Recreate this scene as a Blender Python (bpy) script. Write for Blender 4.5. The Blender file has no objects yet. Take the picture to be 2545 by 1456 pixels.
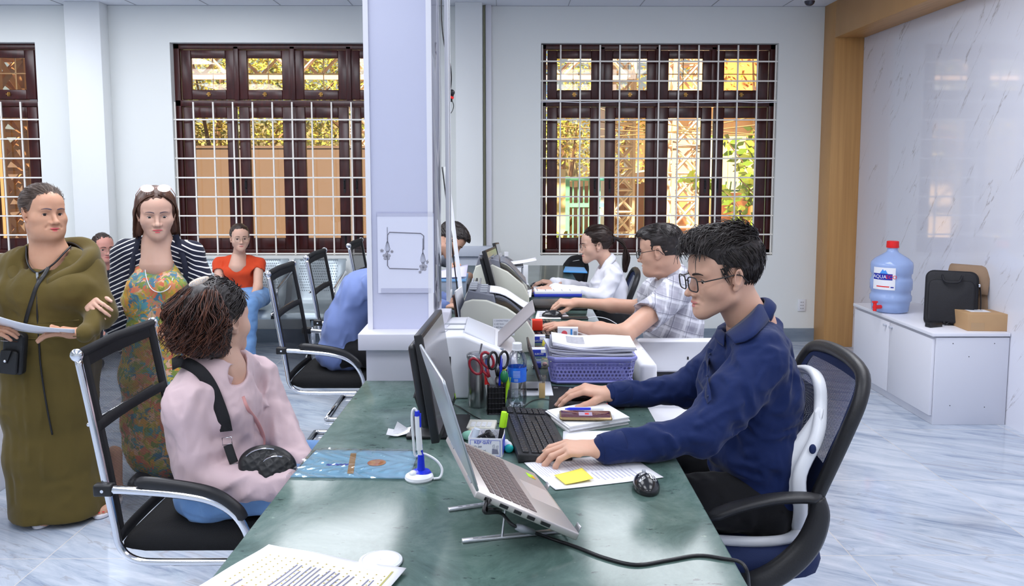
import bpy, bmesh, math, random
import numpy as np
from mathutils import Vector, Matrix

# ------------------------------------------------------------------ camera
R = math.radians
scene = bpy.context.scene
COL = scene.collection
CAM_H = 1.53
PITCH, YAW = R(5.56), R(0.5)
FPX, PCX, PCY = 2050.0, 1272.5, 624.0      # focal length and principal point for the 2545 x 1456 frame
cam_data = bpy.data.cameras.new('camera')
cam = bpy.data.objects.new('camera', cam_data)
COL.objects.link(cam)
cam_data.sensor_width = 36.0
cam_data.lens = FPX / 2545.0 * 36.0
cam_data.shift_y = -(728.0 - PCY) / 2545.0
cam_data.clip_start = 0.05
cam_data.clip_end = 300
cam.location = (0, 0, CAM_H)
cam.rotation_euler = (R(90) - PITCH, 0, -YAW)
scene.camera = cam
scene.view_settings.view_transform = 'Standard'
scene.view_settings.look = 'None'
scene.view_settings.gamma = 1.0
scene.view_settings.use_curve_mapping = False
scene.view_settings.exposure = 0.10
scene.cycles.max_bounces = 7
scene.cycles.diffuse_bounces = 4
scene.cycles.glossy_bounces = 3
scene.cycles.transmission_bounces = 6
scene.cycles.transparent_max_bounces = 10
scene.cycles.caustics_reflective = False
scene.cycles.caustics_refractive = False
scene.cycles.sample_clamp_indirect = 6.0
scene.cycles.use_denoising = True
scene.cycles.use_adaptive_sampling = True
scene.cycles.adaptive_threshold = 0.02

# ------------------------------------------------------------------ world, sun, ceiling lamps
world = bpy.data.worlds.new('world')
scene.world = world
world.use_nodes = True
wn = world.node_tree.nodes; wl = world.node_tree.links
sky = wn.new('ShaderNodeTexSky')
sky.sky_type = 'HOSEK_WILKIE'
sky.turbidity = 4.0
sky.sun_direction = (-0.35, 0.25, 0.9)
wn['Background'].inputs['Strength'].default_value = 3.2
wl.new(sky.outputs['Color'], wn['Background'].inputs['Color'])

sun_data = bpy.data.lights.new('sun', 'SUN')
sun_data.energy = 20.0
sun_data.angle = R(1.5)
sun_data.color = (1.0, 0.93, 0.82)
sun = bpy.data.objects.new('sun', sun_data)
COL.objects.link(sun)
sun.rotation_euler = (R(38), 0, R(-35))     # high, from behind the camera over the roof: lights the yard, not the room

LAMP_COL = (0.93, 0.95, 1.0)
def ceiling_lamp(x, y, w, l, power):
 d = bpy.data.lights.new('ceiling_lamp', 'AREA')
 d.shape = 'RECTANGLE'; d.size = w; d.size_y = l
 d.energy = power; d.color = LAMP_COL
 o = bpy.data.objects.new('ceiling_lamp', d)
 COL.objects.link(o)
 o.location = (x, y, 2.93)
for _x in (-4.4, -1.5, 1.4):
 for _y in (-1.8, .6, 2.6, 4.3):
  ceiling_lamp(_x, _y, 1.2, 1.2, (46 if _y > 4 else 30)*(.85 if _x > 0 else 1))
ceiling_lamp(-4.4, 6.1, 1.2, 1.0, 22)  # extra unseen lamp, added to brighten the far wall
ceiling_lamp(-2.4, 6.1, 1.0, 1.0, 16)  # added likewise, lifts the window wall where the main rows fall short

# ------------------------------------------------------------------ helpers: points
def _ray(px, py):
 fw = Vector((math.sin(YAW)*math.cos(PITCH), math.cos(YAW)*math.cos(PITCH), -math.sin(PITCH)))
 rt = Vector((math.cos(YAW), -math.sin(YAW), 0))
 up = rt.cross(fw)
 return fw + rt*((px-PCX)/FPX) - up*((py-PCY)/FPX)
def at(px, py, Y):
 """where the sight line of a picture point meets the plane y = Y"""
 d = _ray(px, py); t = Y/d.y
 return Vector((0, 0, CAM_H)) + d*t
def on(px, py, z):
 """where it meets the level z"""
 d = _ray(px, py); t = (z-CAM_H)/d.z
 return Vector((0, 0, CAM_H)) + d*t

# ------------------------------------------------------------------ helpers: materials
def mat(name, color=(.8,.8,.8), rough=.5, metal=0., spec=.5, bump=None, noise=None, trans=0., ior=1.45, emit=None, sheen=0., alpha=1., sss=0., coat=0.):
 """bump=(scale, strength[, stretch]); noise=(scale, colour2, amount[, stretch])"""
 m = bpy.data.materials.new(name); m.use_nodes = True
 N = m.node_tree.nodes; L = m.node_tree.links
 b = N['Principled BSDF']
 b.inputs['Base Color'].default_value = (*color, 1)
 b.inputs['Roughness'].default_value = rough
 b.inputs['Metallic'].default_value = metal
 b.inputs['Specular IOR Level'].default_value = spec
 b.inputs['IOR'].default_value = ior
 b.inputs['Transmission Weight'].default_value = trans
 b.inputs['Alpha'].default_value = alpha
 b.inputs['Coat Weight'].default_value = coat
 if sheen: b.inputs['Sheen Weight'].default_value = sheen; b.inputs['Sheen Roughness'].default_value = .4
 if sss:
  b.inputs['Subsurface Weight'].default_value = sss
  b.inputs['Subsurface Radius'].default_value = (.010, .004, .002)
  b.inputs['Subsurface Scale'].default_value = 1.0
 if emit: b.inputs['Emission Color'].default_value = (*emit[0], 1); b.inputs['Emission Strength'].default_value = emit[1]
 tc = None
 def coords(stretch):
  nonlocal tc
  if tc is None: tc = N.new('ShaderNodeTexCoord')
  mp = N.new('ShaderNodeMapping'); L.new(tc.outputs['Object'], mp.inputs['Vector'])
  mp.inputs['Scale'].default_value = stretch
  return mp.outputs['Vector']
 if noise:
  nt = N.new('ShaderNodeTexNoise'); nt.inputs['Scale'].default_value = noise[0]; nt.inputs['Detail'].default_value = 5
  L.new(coords(noise[3] if len(noise) > 3 else (1,1,1)), nt.inputs['Vector'])
  cr = N.new('ShaderNodeValToRGB'); L.new(nt.outputs['Fac'], cr.inputs['Fac'])
  a = noise[2]
  cr.color_ramp.elements[0].position = .5-.5*(1-a)*.6; cr.color_ramp.elements[1].position = .5+.5*(1-a)*.6+.02
  cr.color_ramp.elements[0].color = (*noise[1], 1); cr.color_ramp.elements[1].color = (*color, 1)
  L.new(cr.outputs['Color'], b.inputs['Base Color'])
 if bump:
  nt = N.new('ShaderNodeTexNoise'); nt.inputs['Scale'].default_value = bump[0]; nt.inputs['Detail'].default_value = 3
  L.new(coords(bump[2] if len(bump) > 2 else (1,1,1)), nt.inputs['Vector'])
  bp = N.new('ShaderNodeBump'); bp.inputs['Strength'].default_value = bump[1]; bp.inputs['Distance'].default_value = .002
  L.new(nt.outputs['Fac'], bp.inputs['Height']); L.new(bp.outputs['Normal'], b.inputs['Normal'])
 return m
def nodes_of(m): return m.node_tree.nodes, m.node_tree.links, m.node_tree.nodes['Principled BSDF']
def mth(N, L, op, a, b=None, c=None):
 n = N.new('ShaderNodeMath'); n.operation = op
 for i, v in enumerate((a, b, c)):
  if v is None: continue
  if isinstance(v, (int, float)): n.inputs[i].default_value = v
  else: L.new(v, n.inputs[i])
 return n.outputs[0]
def mixc(N, L, f, a, b):
 n = N.new('ShaderNodeMix'); n.data_type = 'RGBA'
 for s, v in ((n.inputs[0], f), (n.inputs[6], a), (n.inputs[7], b)):
  if isinstance(v, (int, float)): s.default_value = v
  elif isinstance(v, tuple): s.default_value = (*v, 1) if len(v) == 3 else v
  else: L.new(v, s)
 return n.outputs[2]
def clear_mat(name, tint, gloss=.08, rough=.02, grow=.8):
 """thin clear sheet: tinted transparency with a mirror coat that grows at grazing angles"""
 m = bpy.data.materials.new(name); m.use_nodes = True
 N = m.node_tree.nodes; L = m.node_tree.links
 N.remove(N['Principled BSDF'])
 t = N.new('ShaderNodeBsdfTransparent'); t.inputs['Color'].default_value = (*tint, 1)
 g = N.new('ShaderNodeBsdfGlossy'); g.inputs['Roughness'].default_value = rough
 lw = N.new('ShaderNodeLayerWeight'); lw.inputs['Blend'].default_value = .35
 f = mth(N, L, 'MULTIPLY_ADD', lw.outputs['Fresnel'], grow, gloss)
 mx = N.new('ShaderNodeMixShader'); L.new(f, mx.inputs[0]); L.new(t.outputs[0], mx.inputs[1]); L.new(g.outputs[0], mx.inputs[2])
 L.new(mx.outputs[0], N['Material Output'].inputs['Surface'])
 return m
def perforated(name, color, scale, hole, rough=.6, metal=0., cut=.3, backcol=None):
 """woven mesh cloth / perforated sheet: holes really let the view through"""
 m = mat(name, color, rough, metal)
 N, L, b = nodes_of(m)
 tc = N.new('ShaderNodeTexCoord')
 mp = N.new('ShaderNodeMapping'); mp.inputs['Rotation'].default_value = (0, 0, 0); mp.inputs['Scale'].default_value = (scale, scale, scale)
 L.new(tc.outputs['UV'], mp.inputs['Vector'])
 sep = N.new('ShaderNodeSeparateXYZ'); L.new(mp.outputs['Vector'], sep.inputs[0])
 row = mth(N, L, 'FLOOR', sep.outputs['Y'])
 off = mth(N, L, 'MULTIPLY', mth(N, L, 'MODULO', row, 2.0), .5)
 fx = mth(N, L, 'SUBTRACT', mth(N, L, 'FRACT', mth(N, L, 'ADD', sep.outputs['X'], off)), .5)
 fy = mth(N, L, 'SUBTRACT', mth(N, L, 'FRACT', sep.outputs['Y']), .5)
 d = mth(N, L, 'SQRT', mth(N, L, 'ADD', mth(N, L, 'MULTIPLY', fx, fx), mth(N, L, 'MULTIPLY', fy, fy)))
 a = mth(N, L, 'GREATER_THAN', d, hole)
 L.new(a, b.inputs['Alpha'])
 return m

# ------------------------------------------------------------------ helpers: meshes
def rotm(rx=0, ry=0, rz=0): return (Matrix.Rotation(rz, 3, 'Z') @ Matrix.Rotation(ry, 3, 'Y') @ Matrix.Rotation(rx, 3, 'X'))
def basis(x=None, y=None, z=None):
 """3x3 with the given columns made orthonormal; two of three given, the first given one is kept"""
 if y is not None and z is not None and x is None:
  y = Vector(y).normalized(); x = y.cross(Vector(z)).normalized(); z = x.cross(y)
 elif x is not None and z is not None:
  z = Vector(z).normalized(); y = z.cross(Vector(x)).normalized(); x = y.cross(z)
 else:
  x = Vector(x).normalized(); z = x.cross(Vector(y)).normalized(); y = z.cross(x)
 return Matrix((x, y, z)).transposed()
class MB:
 def __init__(s): s.v = []; s.f = []; s.m = []; s.uv = {}
 def add(s, vs, fs, mi=0):
  o = len(s.v); s.v += [tuple(v) for v in vs]; s.f += [tuple(i+o for i in f) for f in fs]; s.m += [mi]*len(fs); return s
 def box(s, c, d, rot=None, mi=0):
  c = Vector(c); hx, hy, hz = d[0]/2, d[1]/2, d[2]/2
  vs = [Vector((x, y, z)) for x in (-hx, hx) for y in (-hy, hy) for z in (-hz, hz)]
  if rot is not None: vs = [rot @ v for v in vs]
  return s.add([v+c for v in vs], [(0,1,3,2),(4,6,7,5),(0,4,5,1),(2,3,7,6),(0,2,6,4),(1,5,7,3)], mi)
 def bb(s, x0, x1, y0, y1, z0, z1, mi=0): return s.box(((x0+x1)/2, (y0+y1)/2, (z0+z1)/2), (x1-x0, y1-y0, z1-z0), None, mi)
 def tube(s, pts, r, n=8, closed=False, cap=True, mi=0, flat=1.0, upv=None):
  pts = [Vector(p) for p in pts]; k = len(pts)
  rs = r if isinstance(r, (list, tuple)) else [r]*k
  o = len(s.v); u = None
  for i, p in enumerate(pts):
   a = pts[i-1] if (i > 0 or closed) else p; b = pts[(i+1) % k] if (i < k-1 or closed) else p
   t = (b-a).normalized() if (b-a).length > 1e-9 else Vector((0,0,1))
   if upv is not None: u = Vector(upv)
   elif u is None: u = Vector((0,0,1)) if abs(t.z) < .9 else Vector((1,0,0))
   w = t.cross(u); w = w.normalized() if w.length > 1e-6 else t.orthogonal().normalized()
   u = w.cross(t).normalized()
   for j in range(n):
    an = 2*math.pi*j/n
    s.v.append(tuple(p + w*(rs[i]*math.cos(an)) + u*(rs[i]*flat*math.sin(an))))
  for i in range(k if closed else k-1):
   i2 = (i+1) % k
   for j in range(n):
    s.f.append((o+i*n+j, o+i*n+(j+1) % n, o+i2*n+(j+1) % n, o+i2*n+j)); s.m.append(mi)
  if cap and not closed:
   s.f.append(tuple(o+j for j in range(n))[::-1]); s.m.append(mi)
   s.f.append(tuple(o+(k-1)*n+j for j in range(n))); s.m.append(mi)
  return s
 def cyl(s, a, b, r, r2=None, n=20, mi=0): return s.tube([a, b], [r, r if r2 is None else r2], n=n, mi=mi)
 def lathe(s, prof, c=(0,0,0), n=28, mi=0, M=None, cap=True):
  """prof: (radius, height) list"""
  c = Vector(c); o = len(s.v)
  for r, z in prof:
   for j in range(n):
    an = 2*math.pi*j/n; v = Vector((r*math.cos(an), r*math.sin(an), z))
    if M is not None: v = M @ v
    s.v.append(tuple(v+c))
  for i in range(len(prof)-1):
   for j in range(n):
    s.f.append((o+i*n+j, o+i*n+(j+1) % n, o+(i+1)*n+(j+1) % n, o+(i+1)*n+j)); s.m.append(mi)
  if cap:
   s.f.append(tuple(o+j for j in range(n))[::-1]); s.m.append(mi)
   s.f.append(tuple(o+(len(prof)-1)*n+j for j in range(n))); s.m.append(mi)
  return s
 def prism(s, outline, vec, M=None, c=(0,0,0), mi=0):
  """outline: 3-D or (x, z) points; extruded by vec"""
  P = [Vector(p) if len(p) == 3 else Vector((p[0], 0, p[1])) for p in outline]
  vec = Vector(vec); c = Vector(c)
  Q = P + [p+vec for p in P]
  if M is not None: Q = [M @ q for q in Q]
  n = len(P)
  return s.add([q+c for q in Q], [tuple(range(n))[::-1], tuple(range(n, 2*n))] + [(i, (i+1) % n, (i+1) % n+n, i+n) for i in range(n)], mi)
 def sheet(s, fn, nu, nv, mi=0, uv=None):
  o = len(s.v)
  for i in range(nu+1):
   for j in range(nv+1):
    if uv is not None: s.uv[len(s.v)] = (uv[0]*i/nu, uv[1]*j/nv)
    s.v.append(tuple(fn(i/nu, j/nv)))
  for i in range(nu):
   for j in range(nv):
    a = o+i*(nv+1)+j
    s.f.append((a, a+nv+1, a+nv+2, a+1)); s.m.append(mi)
  return s
 def ball(s, c, r, M=None, nu=16, nv=10, mi=0):
  rr = r if isinstance(r, (tuple, list)) else (r, r, r); c = Vector(c); o = len(s.v)
  for i in range(1, nv):
   th = math.pi*i/nv
   for j in range(nu):
    ph = 2*math.pi*j/nu
    v = Vector((rr[0]*math.sin(th)*math.cos(ph), rr[1]*math.sin(th)*math.sin(ph), rr[2]*math.cos(th)))
    if M is not None: v = M @ v
    s.v.append(tuple(v+c))
  for sgn in (1, -1):
   v = Vector((0, 0, sgn*rr[2]))
   if M is not None: v = M @ v
   s.v.append(tuple(v+c))
  t = o+(nv-1)*nu
  for i in range(nv-2):
   for j in range(nu):
    s.f.append((o+i*nu+j, o+(i+1)*nu+j, o+(i+1)*nu+(j+1) % nu, o+i*nu+(j+1) % nu)); s.m.append(mi)
  for j in range(nu):
   s.f.append((t, o+j, o+(j+1) % nu)); s.m.append(mi)
   s.f.append((t+1, o+(nv-2)*nu+(j+1) % nu, o+(nv-2)*nu+j)); s.m.append(mi)
  return s
 def build(s, name, mats, parent=None, smooth=False, bevel=0, seg=2, solid=0, sub=0, angle=35, off=0):
  me = bpy.data.meshes.new(name); me.from_pydata(s.v, [], s.f)
  mats = mats if isinstance(mats, (list, tuple)) else [mats]
  for m in mats: me.materials.append(m)
  if any(s.m): me.polygons.foreach_set('material_index', s.m)
  if s.uv:
   ul = me.uv_layers.new(name='UVMap')
   for lp in me.loops:
    ul.data[lp.index].uv = s.uv.get(lp.vertex_index, (0, 0))
  me.update()
  if smooth:
   me.shade_smooth() if hasattr(me, 'shade_smooth') else me.polygons.foreach_set('use_smooth', [True]*len(me.polygons))
   if smooth == 'auto': me.set_sharp_from_angle(angle=R(angle))
  o = bpy.data.objects.new(name, me); COL.objects.link(o)
  if parent is not None: o.parent = parent
  if solid:
   md = o.modifiers.new('solid', 'SOLIDIFY'); md.thickness = solid; md.offset = off
  if bevel:
   md = o.modifiers.new('bevel', 'BEVEL'); md.width = bevel; md.segments = seg; md.limit_method = 'ANGLE'; md.angle_limit = R(40)
   me.shade_smooth(); me.set_sharp_from_angle(angle=R(50)) if seg < 2 else None
  if sub:
   md = o.modifiers.new('sub', 'SUBSURF'); md.levels = sub; md.render_levels = sub
  return o
def thing(name, label, cat, loc=(0,0,0), rz=0, group=None, rot=None):
 o = bpy.data.objects.new(name, None); COL.objects.link(o)
 o.empty_display_size = .1
 o.location = loc; o.rotation_euler = (0, 0, rz)
 if rot is not None: o.rotation_euler = rot.to_euler()
 return tag(o, label, cat, group)
def tag(o, label, cat, group=None, kind=None):
 o['label'] = label; o['category'] = cat
 if group: o['group'] = group
 if kind: o['kind'] = kind
 return o
def struct(o, label=None, cat=None):
 o['kind'] = 'structure'
 if label: o['label'] = label
 if cat: o['category'] = cat
 return o
def world_mb(o_empty, mb):
 """move world-space vertices into the frame of an unrotated empty"""
 l = o_empty.location; mb.v = [(v[0]-l.x, v[1]-l.y, v[2]-l.z) for v in mb.v]; return mb
def dup(root, loc, rz=None, label=None, group=None, rot=None):
 r = root.copy(); COL.objects.link(r); r.location = loc
 if rz is not None: r.rotation_euler = (0, 0, rz)
 if rot is not None: r.rotation_euler = rot
 if label: r['label'] = label
 if group: r['group'] = group
 for ch in list(root.children):
  c = ch.copy(); COL.objects.link(c); c.parent = r
  for g in list(ch.children):
   d = g.copy(); COL.objects.link(d); d.parent = c
 return r
def spline(pts, n=8, closed=False):
 """Catmull-Rom through the points"""
 P = [Vector(p) for p in pts]; k = len(P); out = []
 for i in range(k if closed else k-1):
  p0 = P[i-1] if (i > 0 or closed) else P[i]*2-P[i+1]
  p1, p2 = P[i], P[(i+1) % k]
  p3 = P[(i+2) % k] if (i+2 < k or closed) else p2*2-p1
  for j in range(n):
   t = j/n
   out.append(.5*((2*p1) + (-p0+p2)*t + (2*p0-5*p1+4*p2-p3)*t*t + (-p0+3*p1-3*p2+p3)*t*t*t))
 if not closed: out.append(P[-1].copy())
 return out
def text_mesh(body, size, M, loc, material, name='lettering', parent=None, extrude=.0004, align='CENTER', sx=1.0):
 cu = bpy.data.curves.new(name, 'FONT'); cu.body = body; cu.size = size; cu.extrude = extrude
 cu.align_x = align; cu.align_y = 'CENTER'
 cu.resolution_u = 3
 to = bpy.data.objects.new('tmp', cu); COL.objects.link(to)
 dg = bpy.context.evaluated_depsgraph_get()
 me = bpy.data.meshes.new_from_object(to.evaluated_get(dg))
 bpy.data.objects.remove(to)
 me.name = name; me.materials.clear(); me.materials.append(material)
 T = (M.to_4x4() if M is not None else Matrix.Identity(4))
 T = Matrix.Translation(loc) @ T @ Matrix.Diagonal((sx, 1, 1, 1))
 me.transform(T)
 o = bpy.data.objects.new(name, me); COL.objects.link(o)
 if parent is not None: o.parent = parent
 return o

# ------------------------------------------------------------------ helpers: distance fields (bodies, clothes, hair)
_rng = np.random.RandomState(7)
_LAT = _rng.rand(24, 24, 24).astype(np.float32)*2-1
def vnoise(x, y, z):
 xi = np.floor(x).astype(np.int32); yi = np.floor(y).astype(np.int32); zi = np.floor(z).astype(np.int32)
 fx = x-xi; fy = y-yi; fz = z-zi
 fx = fx*fx*(3-2*fx); fy = fy*fy*(3-2*fy); fz = fz*fz*(3-2*fz)
 xi %= 24; yi %= 24; zi %= 24
 x1 = (xi+1) % 24; y1 = (yi+1) % 24; z1 = (zi+1) % 24
 c = lambda a, b, d: _LAT[a, b, d]
 a0 = c(xi,yi,zi)*(1-fx)+c(x1,yi,zi)*fx; a1 = c(xi,y1,zi)*(1-fx)+c(x1,y1,zi)*fx
 b0 = c(xi,yi,z1)*(1-fx)+c(x1,yi,z1)*fx; b1 = c(xi,y1,z1)*(1-fx)+c(x1,y1,z1)*fx
 return (a0*(1-fy)+a1*fy)*(1-fz) + (b0*(1-fy)+b1*fy)*fz
A3 = lambda v: np.array(tuple(v), dtype=np.float32)
class Xf:
 """local frame: origin, 3x3, scale"""
 def __init__(s, o, M, k=1.0): s.o = A3(o); s.M = np.array([[M[i][j] for j in range(3)] for i in range(3)], dtype=np.float32); s.k = k
 def p(s, v): return s.o + s.M @ (A3(v)*s.k)
 def d(s, v): return s.M @ A3(v)
 def V(s, v): return Vector([float(q) for q in s.p(v)])
def tr(prims, xf):
 out = []
 for q in prims:
  t = q[0]
  if t == 's': out.append(('s', xf.p(q[1]), q[2]*xf.k))
  elif t == 'e':
   M = xf.M if q[3] is None else xf.M @ np.array([[q[3][i][j] for j in range(3)] for i in range(3)], dtype=np.float32)
   out.append(('e', xf.p(q[1]), tuple(r*xf.k for r in q[2]), M))
  elif t == 'c': out.append(('c', xf.p(q[1]), xf.p(q[2]), q[3]*xf.k, q[4]*xf.k))
  elif t == 'x': out.append(('x', xf.p(q[1]), xf.p(q[2]), tuple(r*xf.k for r in q[3]), tuple(r*xf.k for r in q[4]), xf.d(q[5])))
 return out
def S(c, r): return ('s', A3(c), r)
def E(c, r, M=None): return ('e', A3(c), r, M)
def C(a, b, ra, rb=None): return ('c', A3(a), A3(b), ra, ra if rb is None else rb)
def XC(a, b, ra, rb, xd): return ('x', A3(a), A3(b), ra, rb, A3(xd))
def _bbox(q):
 t = q[0]
 if t == 's': return q[1]-q[2], q[1]+q[2]
 if t == 'e': r = max(q[2]); return q[1]-r, q[1]+r
 if t == 'c': r = max(q[3], q[4]); return np.minimum(q[1], q[2])-r, np.maximum(q[1], q[2])+r
 if t == 'x': r = max(max(q[3]), max(q[4])); return np.minimum(q[1], q[2])-r, np.maximum(q[1], q[2])+r
def _ev(q, X, Y, Z):
 t = q[0]
 if t == 's':
  c = q[1]; return np.sqrt((X-c[0])**2+(Y-c[1])**2+(Z-c[2])**2)-q[2]
 if t == 'e':
  c, r, M = q[1], q[2], q[3]
  x = X-c[0]; y = Y-c[1]; z = Z-c[2]
  if M is not None:
   M = np.array([[M[i][j] for j in range(3)] for i in range(3)], dtype=np.float32)
   x, y, z = (M[0,0]*x+M[1,0]*y+M[2,0]*z, M[0,1]*x+M[1,1]*y+M[2,1]*z, M[0,2]*x+M[1,2]*y+M[2,2]*z)
  k0 = np.sqrt((x/r[0])**2+(y/r[1])**2+(z/r[2])**2)
  k1 = np.sqrt((x/r[0]**2)**2+(y/r[1]**2)**2+(z/r[2]**2)**2)+1e-9
  return k0*(k0-1)/k1
 a, b = q[1], q[2]; ab = b-a; L2 = float(ab@ab)+1e-12
 x = X-a[0]; y = Y-a[1]; z = Z-a[2]
 tt = (x*ab[0]+y*ab[1]+z*ab[2])/L2; tc = np.clip(tt, 0, 1)
 if t == 'c':
  return np.sqrt((x-tc*ab[0])**2+(y-tc*ab[1])**2+(z-tc*ab[2])**2)-(q[3]+(q[4]-q[3])*tc)
 L = math.sqrt(L2); ax = ab/L
 xd = q[5]-ax*float(q[5]@ax); xd = xd/np.linalg.norm(xd); yd = np.cross(ax, xd)
 rx = q[3][0]+(q[4][0]-q[3][0])*tc; ry = q[3][1]+(q[4][1]-q[3][1])*tc
 u = x*xd[0]+y*xd[1]+z*xd[2]; v = x*yd[0]+y*yd[1]+z*yd[2]; w = (tt-tc)*L
 rm = np.minimum(rx, ry)
 k0 = np.sqrt((u/rx)**2+(v/ry)**2+(w/rm)**2)
 k1 = np.sqrt((u/rx**2)**2+(v/ry**2)**2+(w/rm**2)**2)+1e-9
 return k0*(k0-1)/k1
def smin(a, b, k):
 if k <= 0: return np.minimum(a, b)
 h = np.clip(.5+.5*(b-a)/k, 0, 1)
 return b*(1-h)+a*h-k*h*(1-h)
class SDF:
 def __init__(s, h): s.h = h; s.ops = []; s.post = []; s.cuts = []
 def add(s, prims, k=.01, km=None, sub=False):
  s.ops.append((prims, k, k if km is None else km, sub)); return s
 def mesh(s, pad=.02):
  los = []; his = []
  for prims, k, km, sub in s.ops:
   if sub: continue
   for q in prims:
    lo, hi = _bbox(q); los.append(lo); his.append(hi)
  lo = np.min(los, 0)-pad; hi = np.max(his, 0)+pad; h = s.h
  n = np.ceil((hi-lo)/h).astype(int)+1
  ax = [(lo[i]+h*np.arange(n[i])).astype(np.float32) for i in range(3)]
  F = np.full(tuple(n), .08, dtype=np.float32)
  for prims, k, km, sub in s.ops:
   bl = np.min([_bbox(q)[0] for q in prims], 0)-max(k, km)-3*h-(pad if not sub else 0)
   bh = np.max([_bbox(q)[1] for q in prims], 0)+max(k, km)+3*h+(pad if not sub else 0)
   i0 = np.clip(np.floor((bl-lo)/h).astype(int), 0, n-1); i1 = np.clip(np.ceil((bh-lo)/h).astype(int)+1, 1, n)
   if np.any(i1 <= i0): continue
   sl = tuple(slice(i0[j], i1[j]) for j in range(3))
   g = np.full(tuple(i1-i0), .08, dtype=np.float32)
   for q in prims:
    ql, qh = _bbox(q); mg = k+4*h+.015
    j0 = np.clip(np.floor((ql-mg-lo)/h).astype(int)-i0, 0, i1-i0); j1 = np.clip(np.ceil((qh+mg-lo)/h).astype(int)+1-i0, 0, i1-i0)
    if np.any(j1 <= j0): continue
    ss = tuple(slice(j0[j], j1[j]) for j in range(3))
    X = ax[0][i0[0]+j0[0]:i0[0]+j1[0]][:, None, None]; Y = ax[1][i0[1]+j0[1]:i0[1]+j1[1]][None, :, None]; Z = ax[2][i0[2]+j0[2]:i0[2]+j1[2]][None, None, :]
    g[ss] = smin(g[ss], _ev(q, X, Y, Z).astype(np.float32), k)
   if sub: F[sl] = -smin(-F[sl], g, km)
   else: F[sl] = smin(F[sl], g, km)
  X, Y, Z = ax[0][:, None, None], ax[1][None, :, None], ax[2][None, None, :]
  near = np.abs(F) < .03
  idx = np.nonzero(near)
  if s.post:
   px, py, pz = ax[0][idx[0]], ax[1][idx[1]], ax[2][idx[2]]
   d = F[idx]
   for fn in s.post: d = d + fn(px, py, pz).astype(np.float32)
   F[idx] = d
  for fn in s.cuts:                     # keep only where fn(X,Y,Z) < 0
   F = np.maximum(F, fn(X, Y, Z).astype(np.float32))
  return surface_nets(F, lo, h)
def surface_nets(F, lo, h):
 ins = F < 0
 c = [ins[:-1, :-1, :-1], ins[1:, :-1, :-1], ins[:-1, 1:, :-1], ins[1:, 1:, :-1], ins[:-1, :-1, 1:], ins[1:, :-1, 1:], ins[:-1, 1:, 1:], ins[1:, 1:, 1:]]
 cnt = sum(q.astype(np.int8) for q in c)
 act = (cnt > 0) & (cnt < 8)
 I, J, K = np.nonzero(act)
 if len(I) == 0: return np.zeros((0, 3)), np.zeros((0, 4), int)
 ids = np.full(act.shape, -1, dtype=np.int64); ids[I, J, K] = np.arange(len(I))
 P = np.zeros((len(I), 3)); W = np.zeros(len(I))
 off = [(0,0,0),(1,0,0),(0,1,0),(1,1,0),(0,0,1),(1,0,1),(0,1,1),(1,1,1)]
 val = [F[I+a, J+b, K+d] for a, b, d in off]
 for a, b in ((0,1),(2,3),(4,5),(6,7),(0,2),(1,3),(4,6),(5,7),(0,4),(1,5),(2,6),(3,7)):
  va, vb = val[a], val[b]; m = (va < 0) != (vb < 0)
  t = np.where(m, va/np.where(m, va-vb, 1), 0)
  oa = np.array(off[a]); ob = np.array(off[b])
  P += np.where(m[:, None], oa+(ob-oa)*t[:, None], 0); W += m
 P /= W[:, None]
 V = lo+h*(np.stack([I, J, K], 1)+P)
 faces = []
 for axn in range(3):
  a = np.moveaxis(ins, axn, 0); dif = a[1:] != a[:-1]
  dd = np.moveaxis(dif, 0, axn)
  i, j, k = np.nonzero(dd)
  e = np.stack([i, j, k], 1); b1, b2 = (axn+1) % 3, (axn+2) % 3
  ok = (e[:, b1] > 0) & (e[:, b2] > 0) & (e[:, b1] < act.shape[b1]) & (e[:, b2] < act.shape[b2])
  e = e[ok]
  def g(d1, d2):
   q = e.copy(); q[:, b1] -= d1; q[:, b2] -= d2; return ids[q[:, 0], q[:, 1], q[:, 2]]
  quad = np.stack([g(1, 1), g(0, 1), g(0, 0), g(1, 0)], 1)
  s = ins[e[:, 0], e[:, 1], e[:, 2]]
  quad[~s] = quad[~s][:, ::-1]
  faces.append(quad)
 Fq = np.concatenate(faces); Fq = Fq[(Fq >= 0).all(1)]
 return V, Fq
def relax(V, F, it=1, lam=.5):
 i = np.concatenate([F[:, a] for a in range(4)]); j = np.concatenate([F[:, (a+1) % 4] for a in range(4)])
 a = np.concatenate([i, j]); b = np.concatenate([j, i]); n = np.bincount(a, minlength=len(V)).astype(float); n[n == 0] = 1
 for _ in range(it):
  acc = np.stack([np.bincount(a, V[b, q], minlength=len(V)) for q in range(3)], 1)
  V = V*(1-lam)+acc/n[:, None]*lam
 return V
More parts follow.
